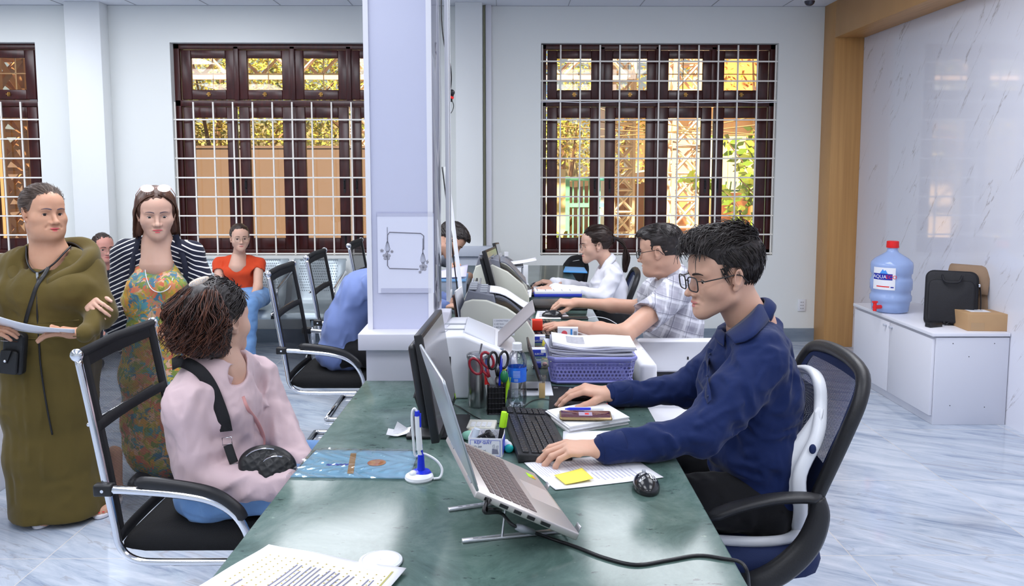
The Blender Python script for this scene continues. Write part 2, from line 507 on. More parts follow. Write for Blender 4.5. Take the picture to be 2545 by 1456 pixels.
def np_object(name, parts, mats, parent, facemat=None, it=1):
 """parts: list of (V, F) in world space, joined into one mesh under parent"""
 vs = []; fs = []; o = 0; off = np.array(parent.location) if parent is not None else np.zeros(3)
 for V, F in parts:
  if it: V = relax(V, F, it)
  vs.append(V-off); fs.append(F+o); o += len(V)
 V = np.concatenate(vs); F = np.concatenate(fs)
 me = bpy.data.meshes.new(name)
 me.vertices.add(len(V)); me.vertices.foreach_set('co', V.astype(np.float32).ravel())
 me.loops.add(len(F)*4); me.loops.foreach_set('vertex_index', F.astype(np.int32).ravel())
 me.polygons.add(len(F)); me.polygons.foreach_set('loop_start', np.arange(len(F), dtype=np.int32)*4)
 mats = mats if isinstance(mats, (list, tuple)) else [mats]
 for m in mats: me.materials.append(m)
 if facemat is not None:
  cen = V[F].mean(1)+off
  me.polygons.foreach_set('material_index', facemat(cen).astype(np.int32))
 me.update(calc_edges=True); me.validate()
 me.shade_smooth()
 ob = bpy.data.objects.new(name, me); COL.objects.link(ob)
 if parent is not None: ob.parent = parent
 return ob

# ================================================================== the room
CTOP = .77
XL, XR, YB, YF, ZC = -8.5, 3.03, 7.303, -4.0, 2.95
M_paint = mat('wall_paint', (.80, .82, .80), .55, bump=(900, .05))
M_ceil = mat('ceiling_tile', (.78, .80, .86), .8)
M_pil = mat('pilaster_paint', (.82, .84, .84), .5)
M_white = mat('white_laminate', (.80, .80, .86), .35)
M_wood = mat('oak_laminate', (.60, .33, .12), .42, noise=(3.0, (.47, .245, .085), .2, (14, 1.0, .35)))
M_dark_wood = mat('dark_red_wood', (.075, .012, .010), .28, noise=(6, (.028, .006, .006), .1, (6, 6, 1)), spec=.6)
M_grille = mat('cream_grille_paint', (.85, .82, .76), .4)
M_glass = clear_mat('amber_glass', (1.0, .88, .72), .02)

def marble_floor():
 m = mat('floor_marble', (.6, .66, .74), .09, spec=.6)
 N, L, b = nodes_of(m)
 tc = N.new('ShaderNodeTexCoord'); sep = N.new('ShaderNodeSeparateXYZ'); L.new(tc.outputs['Object'], sep.inputs[0])
 T = .80
 ux = mth(N, L, 'DIVIDE', mth(N, L, 'ADD', sep.outputs['X'], .22), T); uy = mth(N, L, 'DIVIDE', mth(N, L, 'ADD', sep.outputs['Y'], .05), T)
 fx = mth(N, L, 'FLOOR', ux); fy = mth(N, L, 'FLOOR', uy)
 # each tile takes its own piece of the stone
 cx = N.new('ShaderNodeCombineXYZ')
 L.new(mth(N, L, 'ADD', mth(N, L, 'MULTIPLY', ux, T), mth(N, L, 'MULTIPLY', fx, 3.71)), cx.inputs[0])
 L.new(mth(N, L, 'ADD', mth(N, L, 'MULTIPLY', uy, T), mth(N, L, 'MULTIPLY', fy, 2.37)), cx.inputs[1])
 L.new(mth(N, L, 'MULTIPLY', mth(N, L, 'ADD', fx, mth(N, L, 'MULTIPLY', fy, 1.7)), 1.3), cx.inputs[2])
 mq = N.new('ShaderNodeMapping'); L.new(cx.outputs[0], mq.inputs['Vector']); mq.inputs['Rotation'].default_value = (0, 0, R(30))
 mp = N.new('ShaderNodeMapping'); L.new(mq.outputs[0], mp.inputs['Vector']); mp.inputs['Scale'].default_value = (.75, 4.2, 1)
 n1 = N.new('ShaderNodeTexNoise'); n1.inputs['Scale'].default_value = 2.2; n1.inputs['Detail'].default_value = 8; n1.inputs['Roughness'].default_value = .68; n1.inputs['Distortion'].default_value = 1.0; L.new(mp.outputs[0], n1.inputs['Vector'])
 r1 = N.new('ShaderNodeValToRGB'); L.new(n1.outputs['Fac'], r1.inputs['Fac'])
 e = r1.color_ramp.elements
 e[0].position = .30; e[0].color = (.22, .28, .39, 1); e[1].position = .66; e[1].color = (.60, .645, .72, 1)
 x = e.new(.45); x.color = (.42, .48, .58, 1)
 n2 = N.new('ShaderNodeTexNoise'); n2.inputs['Scale'].default_value = 1.5; n2.inputs['Detail'].default_value = 7; n2.inputs['Distortion'].default_value = 1.6; L.new(mp.outputs[0], n2.inputs['Vector'])
 v = mth(N, L, 'ABSOLUTE', mth(N, L, 'SUBTRACT', n2.outputs['Fac'], .5))
 vein = N.new('ShaderNodeMapRange'); L.new(v, vein.inputs[0]); vein.inputs[1].default_value = 0; vein.inputs[2].default_value = .014; vein.inputs[3].default_value = .55; vein.inputs[4].default_value = 0
 n3 = N.new('ShaderNodeTexNoise'); n3.inputs['Scale'].default_value = 1.1; L.new(cx.outputs[0], n3.inputs['Vector'])
 vf = mth(N, L, 'MULTIPLY', vein.outputs[0], mth(N, L, 'GREATER_THAN', n3.outputs['Fac'], .5))
 c = mixc(N, L, vf, r1.outputs['Color'], (.33, .32, .34))
 gx = mth(N, L, 'LESS_THAN', mth(N, L, 'FRACT', ux), .0045); gy = mth(N, L, 'LESS_THAN', mth(N, L, 'FRACT', uy), .0045)
 g = mth(N, L, 'MAXIMUM', gx, gy)
 c = mixc(N, L, mth(N, L, 'MULTIPLY', g, .8), c, (.62, .56, .48))
 L.new(c, b.inputs['Base Color'])
 L.new(mth(N, L, 'MULTIPLY_ADD', g, .5, .085), b.inputs['Roughness'])
 return m
def wall_marble():
 m = mat('wall_marble', (.8, .8, .86), .045, spec=.6)
 N, L, b = nodes_of(m)
 tc = N.new('ShaderNodeTexCoord')
 mq = N.new('ShaderNodeMapping'); L.new(tc.outputs['Object'], mq.inputs['Vector']); mq.inputs['Rotation'].default_value = (R(-38), 0, 0)
 mp = N.new('ShaderNodeMapping'); L.new(mq.outputs[0], mp.inputs['Vector']); mp.inputs['Scale'].default_value = (1, 2.3, .30)
 n = N.new('ShaderNodeTexNoise'); n.inputs['Scale'].default_value = 2.6; n.inputs['Detail'].default_value = 7; n.inputs['Roughness'].default_value = .62; n.inputs['Distortion'].default_value = .35; L.new(mp.outputs[0], n.inputs['Vector'])
 v = mth(N, L, 'ABSOLUTE', mth(N, L, 'SUBTRACT', n.outputs['Fac'], .5))
 vein = N.new('ShaderNodeMapRange'); L.new(v, vein.inputs[0]); vein.inputs[1].default_value = 0; vein.inputs[2].default_value = .012; vein.inputs[3].default_value = 1; vein.inputs[4].default_value = 0
 mp2 = N.new('ShaderNodeMapping'); L.new(mq.outputs[0], mp2.inputs['Vector']); mp2.inputs['Scale'].default_value = (1, 2.6, .8)
 n2 = N.new('ShaderNodeTexNoise'); n2.inputs['Scale'].default_value = 2.6; n2.inputs['Detail'].default_value = 4; L.new(mp2.outputs[0], n2.inputs['Vector'])
 keep = N.new('ShaderNodeMapRange'); L.new(n2.outputs['Fac'], keep.inputs[0]); keep.inputs[1].default_value = .50; keep.inputs[2].default_value = .60
 f = mth(N, L, 'MULTIPLY', mth(N, L, 'MULTIPLY', vein.outputs[0], keep.outputs[0]), .8)
 L.new(mixc(N, L, f, (.74, .745, .82), (.36, .33, .34)), b.inputs['Base Color'])
 return m
def counter_marble():
 m = mat('green_marble', (.05, .12, .09), .15, spec=.42)
 N, L, b = nodes_of(m)
 tc = N.new('ShaderNodeTexCoord')
 n0 = N.new('ShaderNodeTexNoise'); n0.inputs['Scale'].default_value = 5; n0.inputs['Detail'].default_value = 9; n0.inputs['Roughness'].default_value = .72; n0.inputs['Distortion'].default_value = .6; L.new(tc.outputs['Object'], n0.inputs['Vector'])
 r = N.new('ShaderNodeValToRGB'); L.new(n0.outputs['Fac'], r.inputs['Fac']); e = r.color_ramp.elements
 e[0].position = .30; e[0].color = (.038, .072, .064, 1); e[1].position = .75; e[1].color = (.180, .235, .220, 1)
 x = e.new(.5); x.color = (.092, .148, .130, 1)
 n1 = N.new('ShaderNodeTexNoise'); n1.inputs['Scale'].default_value = 42; n1.inputs['Detail'].default_value = 5; n1.inputs['Roughness'].default_value = .7
 mp = N.new('ShaderNodeMapping'); L.new(tc.outputs['Object'], mp.inputs['Vector']); mp.inputs['Scale'].default_value = (.55, 1.2, 1); L.new(mp.outputs[0], n1.inputs['Vector'])
 sp = N.new('ShaderNodeMapRange'); L.new(n1.outputs['Fac'], sp.inputs[0]); sp.inputs[1].default_value = .68; sp.inputs[2].default_value = .74; sp.inputs[4].default_value = .75
 dk = N.new('ShaderNodeMapRange'); L.new(n1.outputs['Fac'], dk.inputs[0]); dk.inputs[1].default_value = .37; dk.inputs[2].default_value = .31; dk.inputs[4].default_value = .85
 c = mixc(N, L, sp.outputs[0], r.outputs['Color'], (.28, .38, .30))
 c = mixc(N, L, dk.outputs[0], c, (.006, .014, .018))
 L.new(c, b.inputs['Base Color'])
 return m
def baseboard_marble():
 return mat('grey_marble', (.30, .36, .42), .15, noise=(5, (.16, .20, .26), .1, (.6, 3, 3)))
M_floor = marble_floor(); M_wmarble = wall_marble(); M_green = counter_marble(); M_bb = baseboard_marble()

m = MB(); m.bb(XL, XR+.2, YF, YB+.1, -.1, 0); struct(m.build('floor', M_floor), 'pale blue grey marble tile floor', 'floor')
m = MB(); m.bb(XL, XR+.2, YF, YB+.1, ZC, ZC+.1)
for i in range(20):
 m.bb(XL, XR, YB-.62*i-.003, YB-.62*i+.003, ZC-.004, ZC, 1)
for i in range(19):
 m.bb(XR-.62*i-.003, XR-.62*i+.003, YF, YB, ZC-.004, ZC, 1)
struct(m.build('ceiling', [M_ceil, mat('ceiling_groove', (.45, .46, .5), .8)]), 'white panelled ceiling', 'ceiling')

WIN = [(-6.13, -4.06), (-2.90, -.83), (.317, 2.390)]
WZ0, WZ1, WT = .78, 2.635, .22
m = MB()
xs = [XL]+[v for w in WIN for v in w]+[XR+.1]
for i in range(0, len(xs), 2): m.bb(xs[i], xs[i+1], YB, YB+WT, 0, ZC)
for a, b in WIN:
 m.bb(a, b, YB, YB+WT, 0, WZ0); m.bb(a, b, YB, YB+WT, WZ1, ZC)
struct(m.build('wall_back', M_paint), 'white painted window wall', 'wall')
m = MB(); m.bb(XR, XR+.2, YF, YB, 0, ZC); struct(m.build('wall_right', M_wmarble), 'glossy white marble panel wall with slanting grey veins', 'wall')
m = MB()
m.bb(XL-.2, XL, YF, YB+WT, 0, ZC); struct(m.build('wall_left', M_paint), 'plain white side wall', 'wall')
m = MB(); m.bb(XL-.2, XR+.2, YF-.2, YF, 0, ZC); struct(m.build('wall_front', M_paint), 'plain white wall behind the viewer', 'wall')
m = MB()
m.bb(XL, 2.78, YB-.012, YB, 0, .12)
struct(m.build('baseboard_back', M_bb), 'grey marble skirting', 'baseboard')
# pilasters on the window wall
m = MB(); m.bb(-3.72, -3.42, YB-.15, YB, 0, ZC); struct(m.build('pilaster', M_pil, bevel=.004), 'plain white pilaster between the two left windows', 'pilaster')
m = MB(); m.bb(-.42, -.19, YB-.16, YB, 0, ZC)
struct(m.build('pilaster', M_pil, bevel=.004), 'white pilaster standing behind the central pillar, grey boxed base', 'pilaster')
M_greybox = mat('grey_blue_board', (.50, .54, .62), .5)
m = MB(); m.bb(-.46, -.10, YB-.24, YB-.13, 0, .80); m.bb(-.50, -.06, YB-.28, YB-.12, .80, .88)
struct(m.build('trim_1', M_greybox, bevel=.004), 'grey blue boxed base with a ledge around the rear pilaster', 'trim')
m = MB(); m.bb(-.165, -.115, YB-.04, YB, 0, ZC); struct(m.build('trim_2', M_white, bevel=.004), 'white cable trunking beside the pilaster', 'trim')
m = MB(); m.bb(-.186, -.168, YB-.015, YB, 0, ZC); struct(m.build('gap_shade_strip', mat('olive_gap_shade', (.42, .42, .28), .6)), 'narrow olive strip coloured as the shaded gap beside the pilaster', 'trim')  # dark olive colour stands in for shade in the gap by the trunking
# oak portal around the marble
m = MB()
m.bb(2.78, XR, 7.06, YB, 0, ZC); m.bb(2.78, XR, YF, 7.06, 2.645, ZC)
o = m.build('trim_4', M_wood, bevel=.003); struct(o, 'oak coloured portal frame around the marble wall', 'trim')
# central pillar, its boxed foot stands on the counter
M_lil = mat('pillar_laminate', (.58, .60, .76), .22)
m = MB()
m.bb(-.495, -.268, 3.00, 3.37, .95, ZC)
p = m.build('pillar', M_lil); struct(p, 'lilac white square pillar rising from the counter', 'pillar')
for nm, bx in (('pillar_trim', (-.503, -.485, 2.993, 3.012, .95, ZC)), ('pillar_trim', (-.28, -.262, 2.993, 3.012, .95, ZC)), ('pillar_trim', (-.272, -.262, 3.352, 3.376, .95, ZC))):
 m = MB(); m.bb(*bx); m.build(nm, M_white, p)
m = MB(); m.bb(-.503, -.25, 2.945, 3.42, CTOP, .895)
m.build('pillar_foot', mat('pillar_foot', (.60, .60, .68), .4), p)
m = MB(); m.bb(-.525, -.225, 2.905, 3.46, .890, .950)
m.build('pillar_ledge', mat('pillar_ledge', (.62, .62, .70), .4), p, bevel=.003)

# ------------------------------------------------------------------ windows
M_brass = mat('old_brass', (.45, .25, .07), .35, .8)
M_black = mat('black_plastic', (.012, .012, .014), .38)
def window(n, x0, x1, full_grille, lab):
 w = bpy.data.objects.new('window_%d' % n, None); COL.objects.link(w); w.location = (x0, YB, WZ0)
 struct(w, lab, 'window')
 W, Hh = x1-x0, WZ1-WZ0
 yf = .075
 zt = 1.37; zb = zt-.055          # transom rail
 fr = MB()
 for bx in ((0, W, 0, .05), (0, W, Hh-.045, Hh), (0, W, zb, zt)): fr.bb(bx[0], bx[1], yf, yf+.10, bx[2], bx[3])
 fr.bb(0, .05, yf, yf+.10, 0, Hh); fr.bb(W-.05, W, yf, yf+.10, 0, Hh)
 cw = (W-.10)/4
 for i in (1, 2, 3): fr.bb(.05+cw*i-.022, .05+cw*i+.022, yf, yf+.10, zt, Hh-.02)
 fr.bb(.05+cw*2-.02, .05+cw*2+.02, yf+.01, yf+.09, 0, zb)
 fr.build('window_frame', M_dark_wood, w, bevel=.004)
 for i in range(4):
  a = .05+cw*i
  for (z0, z1, st, top, bot) in ((zt+.005, Hh-.05, .085, .07, .085), (.05, zb-.003, .09, .095, .10)):
   sh = MB(); A, B = a+.010, a+cw-.010
   if i == 1 and n == 3 and z0 < 1: A += .022
   y0, y1 = yf+.012, yf+.055
   sh.bb(A, A+st, y0, y1, z0, z1); sh.bb(B-st, B, y0, y1, z0, z1)
   sh.bb(A+st, B-st, y0, y1, z0, z0+bot); sh.bb(A+st, B-st, y0, y1, z1-top, z1)
   s = sh.build('sash', M_dark_wood, w, bevel=.006)
   g = MB(); g.bb(A+st-.005, B-st+.005, y0+.018, y0+.022, z0+bot-.005, z1-top+.005); g.build('pane', M_glass, s)
   if z0 > 1:
    l = MB(); c = (A+B)/2
    l.box((c, y0-.006, z0+.045), (.022, .006, .036)); l.box((c, y0-.014, z0+.045), (.038, .010, .008)); l.cyl((c, y0-.02, z0+.03), (c, y0-.02, z0+.06), .005, n=8)
    l.build('latch', M_brass, s)
   else:
    l = MB(); c = B-st/2 if i % 2 == 0 else A+st/2
    l.box((c, y0-.003, .62), (.018, .005, .13)); l.tube([(c, y0-.004, .66), (c, y0-.03, .655), (c, y0-.03, .60), (c, y0-.004, .595)], .005, n=6)
    l.box((c, y0-.003, .13), (.016, .005, .10)); l.cyl((c, y0-.010, .07), (c, y0-.010, .17), .004, n=8)
    l.build('handle', M_black, s)
 # iron grille on the room side, and the thin outer grille behind the transom lights
 sx = W/12; sz = Hh/11
 gr = MB(); r = .0062
 top = Hh-.012 if full_grille else zt-.02
 for i in range(1, 12): gr.bb(sx*i-r, sx*i+r, .028, .040, .004, top)
 for bx in (.012, W-.012): gr.bb(bx-r, bx+r, .028, .040, .004, top)
 k = 0
 while True:
  z = .016+sz*k
  if z > top+.01: break
  gr.bb(0, W, .022, .034, z-r, z+r); k += 1
 gr.build('grille', M_grille, w)
 g2 = MB()
 if full_grille:
  g2.tube([(0, .018, zt-.02)]+[(W*j/12, .018, zt-.02+.004*math.sin(j*2.1)) for j in range(1, 12)]+[(W, .018, zt-.02)], .004, n=6)
  g2.build('cable', M_white, w)
 g3 = MB()
 for i in range(4):
  a = .05+cw*i; g3.bb(a+cw/2-.004, a+cw/2+.004, yf+.125, yf+.133, zt, Hh)
 g3.bb(0, W, yf+.125, yf+.133, (zt+Hh)/2-.004, (zt+Hh)/2+.004)
 g3.build('outer_bars', M_grille, w)
 return w
window(1, *WIN[0], False, 'dark red wooden window at the left edge, lattice tower outside')
window(2, *WIN[1], False, 'dark red wooden window behind the waiting bench, beige board fence outside')
window(3, *WIN[2], True, 'dark red wooden window behind the clerks, white grille over its full height')

# ================================================================== the yard outside
YG = -.15
M_leafs = [mat('leaf_green', (.26, .34, .05), .5), mat('leaf_gold', (.70, .62, .14), .5), mat('leaf_deep', (.10, .17, .03), .5), mat('leaf_fresh', (.35, .62, .08), .45)]
M_bark = mat('bark', (.20, .13, .08), .9, bump=(30, .6))
m = MB(); m.bb(-30, 30, YB+WT, 45, YG-.1, YG); struct(m.build('ground', mat('yard_concrete', (.55, .50, .42), .9, noise=(2, (.42, .38, .32), .2))), 'sunlit concrete yard', 'ground')
M_board = mat('tan_board', (.145, .110, .098), .75, noise=(1.2, (.13, .098, .085), .3))
m = MB()
for i in range(9): m.bb(-7.2+i*.68, -7.2+i*.68+.672, 10.0, 10.05, YG, 1.80)
m.bb(-7.2, -1.1, 9.99, 10.06, 1.80, 1.83)
tag(m.build('board_fence', M_board), 'tall tan board fence behind the middle window', 'fence')
def tree(x, y, z0, h, rx, rz, n, seed, mi, lab, leaf=.075, trunk=.12):
 rd = random.Random(seed)
 t = thing('tree', lab, 'tree', (x, y, YG))
 b = MB(); top = z0+h*.5
 b.tube(spline([(0, 0, 0), (.1, 0, z0*.5), (-.05, .1, z0), (.1, 0, top)], 5), [trunk*(1-.7*i/15) for i in range(16)], n=8)
 for i in range(7):
  a = rd.uniform(0, 6.28); rr = rx*rd.uniform(.5, .9)
  b.tube(spline([(0, 0, z0*.8), (math.cos(a)*rr*.5, math.sin(a)*rr*.5, z0+h*.2), (math.cos(a)*rr, math.sin(a)*rr, z0+h*rd.uniform(.3, .8))], 4), [trunk*.4*(1-.8*j/8) for j in range(9)], n=5)
 b.build('trunk', M_bark, t)
 c = MB()
 blobs = [(rd.uniform(-.7, .7)*rx, rd.uniform(-.6, .6)*rx, z0+h*rd.uniform(.1, .95), rd.uniform(.25, .5)*rx) for _ in range(26)]
 for i in range(int(n*1.7)):
  bx, by, bz, br = rd.choice(blobs)
  v = Vector((rd.gauss(0, 1), rd.gauss(0, 1), rd.gauss(0, 1))).normalized()*br*rd.uniform(.5, 1.05)
  p = Vector((bx, by, bz))+Vector((v.x, v.y, v.z*rz))
  a = Vector((rd.gauss(0, 1), rd.gauss(0, 1), rd.gauss(0, .6)-.4)).normalized()*leaf*rd.uniform(.7, 1.3)
  w = a.cross(Vector((rd.gauss(0, 1), rd.gauss(0, 1), rd.gauss(0, 1)))).normalized()*leaf*.22
  c.add([p, p+a*.5+w, p+a, p+a*.5-w], [(0, 1, 2, 3)], 0 if rd.random() < .62 else 1)
 c.build('crown', [M_leafs[mi[0]], M_leafs[mi[1]]], t)
 return t
tree(-4.2, 12.2, 1.6, 3.0, 2.2, .8, 5200, 1, (1, 0), 'yellow green tree above the board fence, left of three')
tree(-1.6, 12.6, 1.5, 3.0, 2.0, .8, 4600, 2, (0, 1), 'yellow green tree above the board fence, right of three')
tree(-2.9, 14.5, 1.6, 3.6, 2.2, .8, 4200, 3, (0, 2), 'dark leafy tree between and behind the other two above the fence')
tree(.85, 12.6, .8, 3.4, 1.1, 1.0, 3000, 4, (1, 0), 'sunlit yellow leafed tree in the left pane of the right window')
tree(2.2, 15.5, 1.2, 3.6, 1.3, 1.0, 2400, 5, (1, 0), 'yellow leafed tree behind the white lattice mast')
tree(4.4, 14.5, 2.4, 2.2, 1.3, .8, 2000, 6, (1, 3), 'tree crown high in the right transom light')
def mast(x, y, w, h, leg, lab, mt, name='lattice_mast', step=None):
 t = thing(name, lab, 'mast', (x, y, YG))
 b = MB(); k = w/2
 for sx in (-k, k):
  for sy in (-k, k): b.box((sx, sy, h/2), (leg, leg, h))
 b.build('mast_legs', mt, t)
 b = MB(); st = step or w*1.1; n = int(h/st)
 for i in range(n):
  z0, z1 = i*st, (i+1)*st
  for (p, q) in (((-k, -k), (k, -k)), ((k, -k), (k, k)), ((k, k), (-k, k)), ((-k, k), (-k, -k))):
   b.tube([(p[0], p[1], z0), (q[0], q[1], z1)], leg*.42, n=4); b.tube([(q[0], q[1], z0), (p[0], p[1], z1)], leg*.42, n=4)
   b.tube([(p[0], p[1], z1), (q[0], q[1], z1)], leg*.42, n=4)
 b.build('mast_bracing', mt, t)
M_brown = mat('brown_iron', (.42, .24, .12), .7); M_cream = mat('cream_iron', (.80, .72, .62), .6); M_pink = mat('pale_iron', (.82, .66, .56), .6)
mast(-5.72, 9.3, .50, 4.2, .09, 'brown lattice tower in the leftmost window', M_brown, 'lattice_tower', .42)
mast(-5.02, 10.6, .42, 4.2, .08, 'second brown lattice tower behind the first', M_brown, 'lattice_tower', .4)
mast(1.55, 10.9, .26, 4.6, .035, 'slim white lattice mast in the second pane of the right window', M_cream)
mast(2.20, 10.2, .30, 4.6, .04, 'pale lattice mast in the third pane of the right window', M_pink)
mast(-2.05, 12.0, .34, 4.6, .05, 'pale lattice mast rising from behind the board fence', M_pink)
# canopy over the yard
cn = thing('metal_canopy', 'open metal canopy roof with trusses across the yard', 'canopy', (-2.6, 11.5, 0))
b = MB()
for i in range(60):
 x = -5.2+i*.155; b.add([(x, -2.0, 3.05), (x+.08, -2.0, 3.09), (x+.08, -.6, 3.29), (x, -.6, 3.25)], [(0, 1, 2, 3)]); b.add([(x+.08, -2.0, 3.09), (x+.155, -2.0, 3.05), (x+.155, -.6, 3.25), (x+.08, -.6, 3.29)], [(0, 1, 2, 3)])
b.build('roof_sheet', mat('rust_sheet', (.62, .42, .30), .6, noise=(3, (.45, .30, .22), .2)), cn, solid=.01)
b = MB()
for y in (-1.9, -.7):
 zt = 3.0+(y+2)*.12
 b.box((-.6, y, zt-.03), (9.2, .06, .06)); b.box((-.6, y, zt-.42), (9.2, .05, .05))
 for i in range(12):
  x = -5.1+i*.76; b.tube([(x, y, zt-.42), (x+.38, y, zt-.03), (x+.76, y, zt-.42)], .022, n=4)
b.build('truss', M_pink, cn)
for x in (-5.0, 3.9):
 b = MB(); b.box((x, -.7, 1.4), (.12, .12, 3.1)); b.build('post', M_pink, cn)
b = MB(); b.bb(-7, 1.2, 13.6, 13.7, YG, 2.3); tag(b.build('yard_wall', mat('grey_olive_wall', (.30, .30, .20), .8)), 'grey olive wall far behind the trees', 'wall')
# right window view
M_orange = mat('orange_wall', (.80, .36, .15), .8); M_yel = mat('yellow_wall', (.95, .80, .48), .8); M_cream2 = mat('cream_wall', (.85, .70, .50), .8)
b = MB(); b.bb(2.45, 5.6, 11.6, 11.75, YG, 1.22); tag(b.build('garden_wall', M_orange), 'low orange garden wall outside the right panes', 'wall')
hs = thing('house', 'pale yellow house behind the orange garden wall', 'house', (4.2, 15.0, YG))
b = MB(); b.bb(-1.5, 2.6, -.5, 3, 0, 2.9); b.build('wall', M_yel, hs)
b = MB(); b.prism([(-1.9, 2.75), (2.9, 2.75), (2.9, 2.95), (.5, 3.9), (-1.9, 2.95)], (0, 4, 0), c=(0, -.8, 0)); b.build('roof', M_orange, hs)
b = MB(); b.bb(-1.0, -.3, -.52, -.49, .9, 2.0); b.build('shutter', M_cream2, hs)
b = MB(); b.bb(3.15, 3.62, 10.3, 10.4, 1.0, 2.35); b.bb(3.35, 3.42, 10.4, 10.46, YG, 2.3); tag(b.build('notice_board', M_board, bevel=.01), 'tan upright board hanging outside the rightmost pane', 'board')
bt = thing('wooden_booth', 'brown wooden booth outside the second pane of the right window', 'booth', (1.60, 11.6, YG))
b = MB()
for i in range(7): b.bb(-.55+i*.16, -.55+i*.16+.155, 0, .04, 0, 1.50)
b.bb(.57, .61, 0, 1.6, 0, 1.5); b.bb(-.57, -.53, 0, 1.6, 0, 1.5)
b.build('plank_wall', mat('booth_planks', (.36, .20, .10), .7, noise=(4, (.28, .15, .07), .2, (8, 1, 1))), bt)
b = MB(); b.prism([(-.65, 1.45), (.7, 1.62), (.7, 1.70), (-.65, 1.53)], (0, 2.0, 0), c=(0, -.2, 0)); b.build('roof', M_pink, bt)
b = MB(); b.bb(.30, .78, 10.6, 10.7, YG, 1.55); tag(b.build('gate_post_wall', M_cream2), 'cream wall beside the green gate', 'wall')
gt = thing('green_gate', 'mint green barred metal gate outside the left pane', 'gate', (1.06, 10.4, YG))
M_mint = mat('mint_paint', (.18, .62, .45), .5)
b = MB()
for z in (.35, 1.25, 1.58): b.box((0, 0, z), (.56, .04, .05))
for x in (-.27, .27): b.box((x, 0, .8), (.05, .05, 1.62))
b.build('gate_frame', M_mint, gt)
b = MB()
for i in range(7): b.box((-.2+i*.067, 0, .8), (.018, .018, 1.5))
b.build('gate_bars', M_mint, gt)
fe = thing('railing', 'green spiked railing on top of the orange wall', 'railing', (3.5, 11.67, 1.22-0.0))
b = MB(); b.box((0, 0, .03), (2.0, .03, .03))
for i in range(30): b.tube([(-1+i*.068, 0, 0), (-1+i*.068+.02, 0, .16)], .010, n=4)
b.build('spikes', mat('green_spikes', (.10, .35, .22), .5), fe)
def leafy(x, y, z, n, ln, wd, seed, mt, lab, name, up=1.1, pot=True):
 rd = random.Random(seed); t = thing(name, lab, 'plant', (x, y, z))
 if pot:
  b = MB(); b.lathe([(.10, 0), (.14, .02), (.16, .22), (.17, .22), (.17, .25), (.14, .25), (.13, .20)], n=20); b.build('pot', mat('green_pot', (.12, .40, .18), .4), t)
 b = MB()
 for i in range(n):
  a = rd.uniform(0, 6.28); el = rd.uniform(.35, up); L_ = ln*rd.uniform(.6, 1.1)
  d = Vector((math.cos(a)*math.cos(el), math.sin(a)*math.cos(el), math.sin(el))); sd = Vector((-math.sin(a), math.cos(a), 0))*wd
  base = Vector((0, 0, .22 if pot else .05))+d*.03
  def pt(u): return base+d*(L_*u)+Vector((0, 0, -L_*.45*u*u))
  b.sheet(lambda u, v: pt(u)+sd*((v-.5)*2*math.sin(min(1, u*1.02+.06)*3.0)**.7 if u < .98 else 0), 6, 2, mi=rd.choice((0, 0, 1)))
 b.build('leaves', mt, t, smooth=True)
 return t
leafy(.62, 8.7, .40, 34, .62, .022, 5, [M_leafs[1], M_leafs[3]], 'spiky yellow green potted plant outside the left pane', 'potted_plant')
b = MB(); b.bb(.35, 1.1, 8.45, 8.95, YG, .40); tag(b.build('plant_ledge', M_cream2), 'low cream ledge carrying the spiky potted plant', 'ledge')
leafy(2.15, 8.9, YG, 12, .55, .11, 8, [M_leafs[3], M_leafs[1]], 'broad leafed bright green plant in the third pane', 'garden_plant', pot=False)
leafy(3.05, 10.6, YG, 26, 1.15, .05, 9, [M_leafs[3], M_leafs[1]], 'tall narrow leafed plant against the orange wall', 'garden_plant', up=1.4, pot=False)
br = thing('leafy_branch', 'bright green leafy branches in front of the tan board', 'branch', (2.95, 9.7, YG))
rd = random.Random(3); b = MB(); c = MB()
for k in range(7):
 p0 = Vector((.1*rd.uniform(-1, 1), 0, .4)); p1 = Vector((rd.uniform(-.9, .45), rd.uniform(-.3, .3), rd.uniform(1.3, 2.5)))
 pts = spline([p0, (p0+p1)*.5+Vector((.15, 0, .25)), p1], 6); b.tube(pts, .008, n=5)
 for q in pts[4:]:
  for _ in range(4):
   a = Vector((rd.gauss(0, 1), rd.gauss(0, .7), rd.gauss(-.3, .6))).normalized()*.17; w = a.cross(Vector((0, 1, .3))).normalized()*.035
   c.add([q, q+a*.45+w, q+a, q+a*.45-w], [(0, 1, 2, 3)], rd.choice((0, 1)))
b.build('twigs', M_bark, br); c.build('leaves', [M_leafs[3], M_leafs[0]], br)
for (x0, z0, x1, z1, wl_) in ((.1, 2.3, 4.2, 2.0, 'overhead wire sagging from high left to lower right'), (.1, 2.1, 4.2, 2.25, 'lowest overhead wire at the left of the right window'), (.2, 1.9, 4.2, 2.5, 'overhead wire climbing steeply towards the right'), (.0, 2.55, 4.3, 1.9, 'topmost overhead wire at the left, crossing down behind the others')):
 b = MB(); b.tube(spline([(x0, 9.9, z0), ((x0+x1)/2, 9.9, (z0+z1)/2-.18), (x1, 9.9, z1)], 8), .007, n=5)
 tag(b.build('overhead_wire', M_brown), wl_, 'wire', 'overhead wires outside')

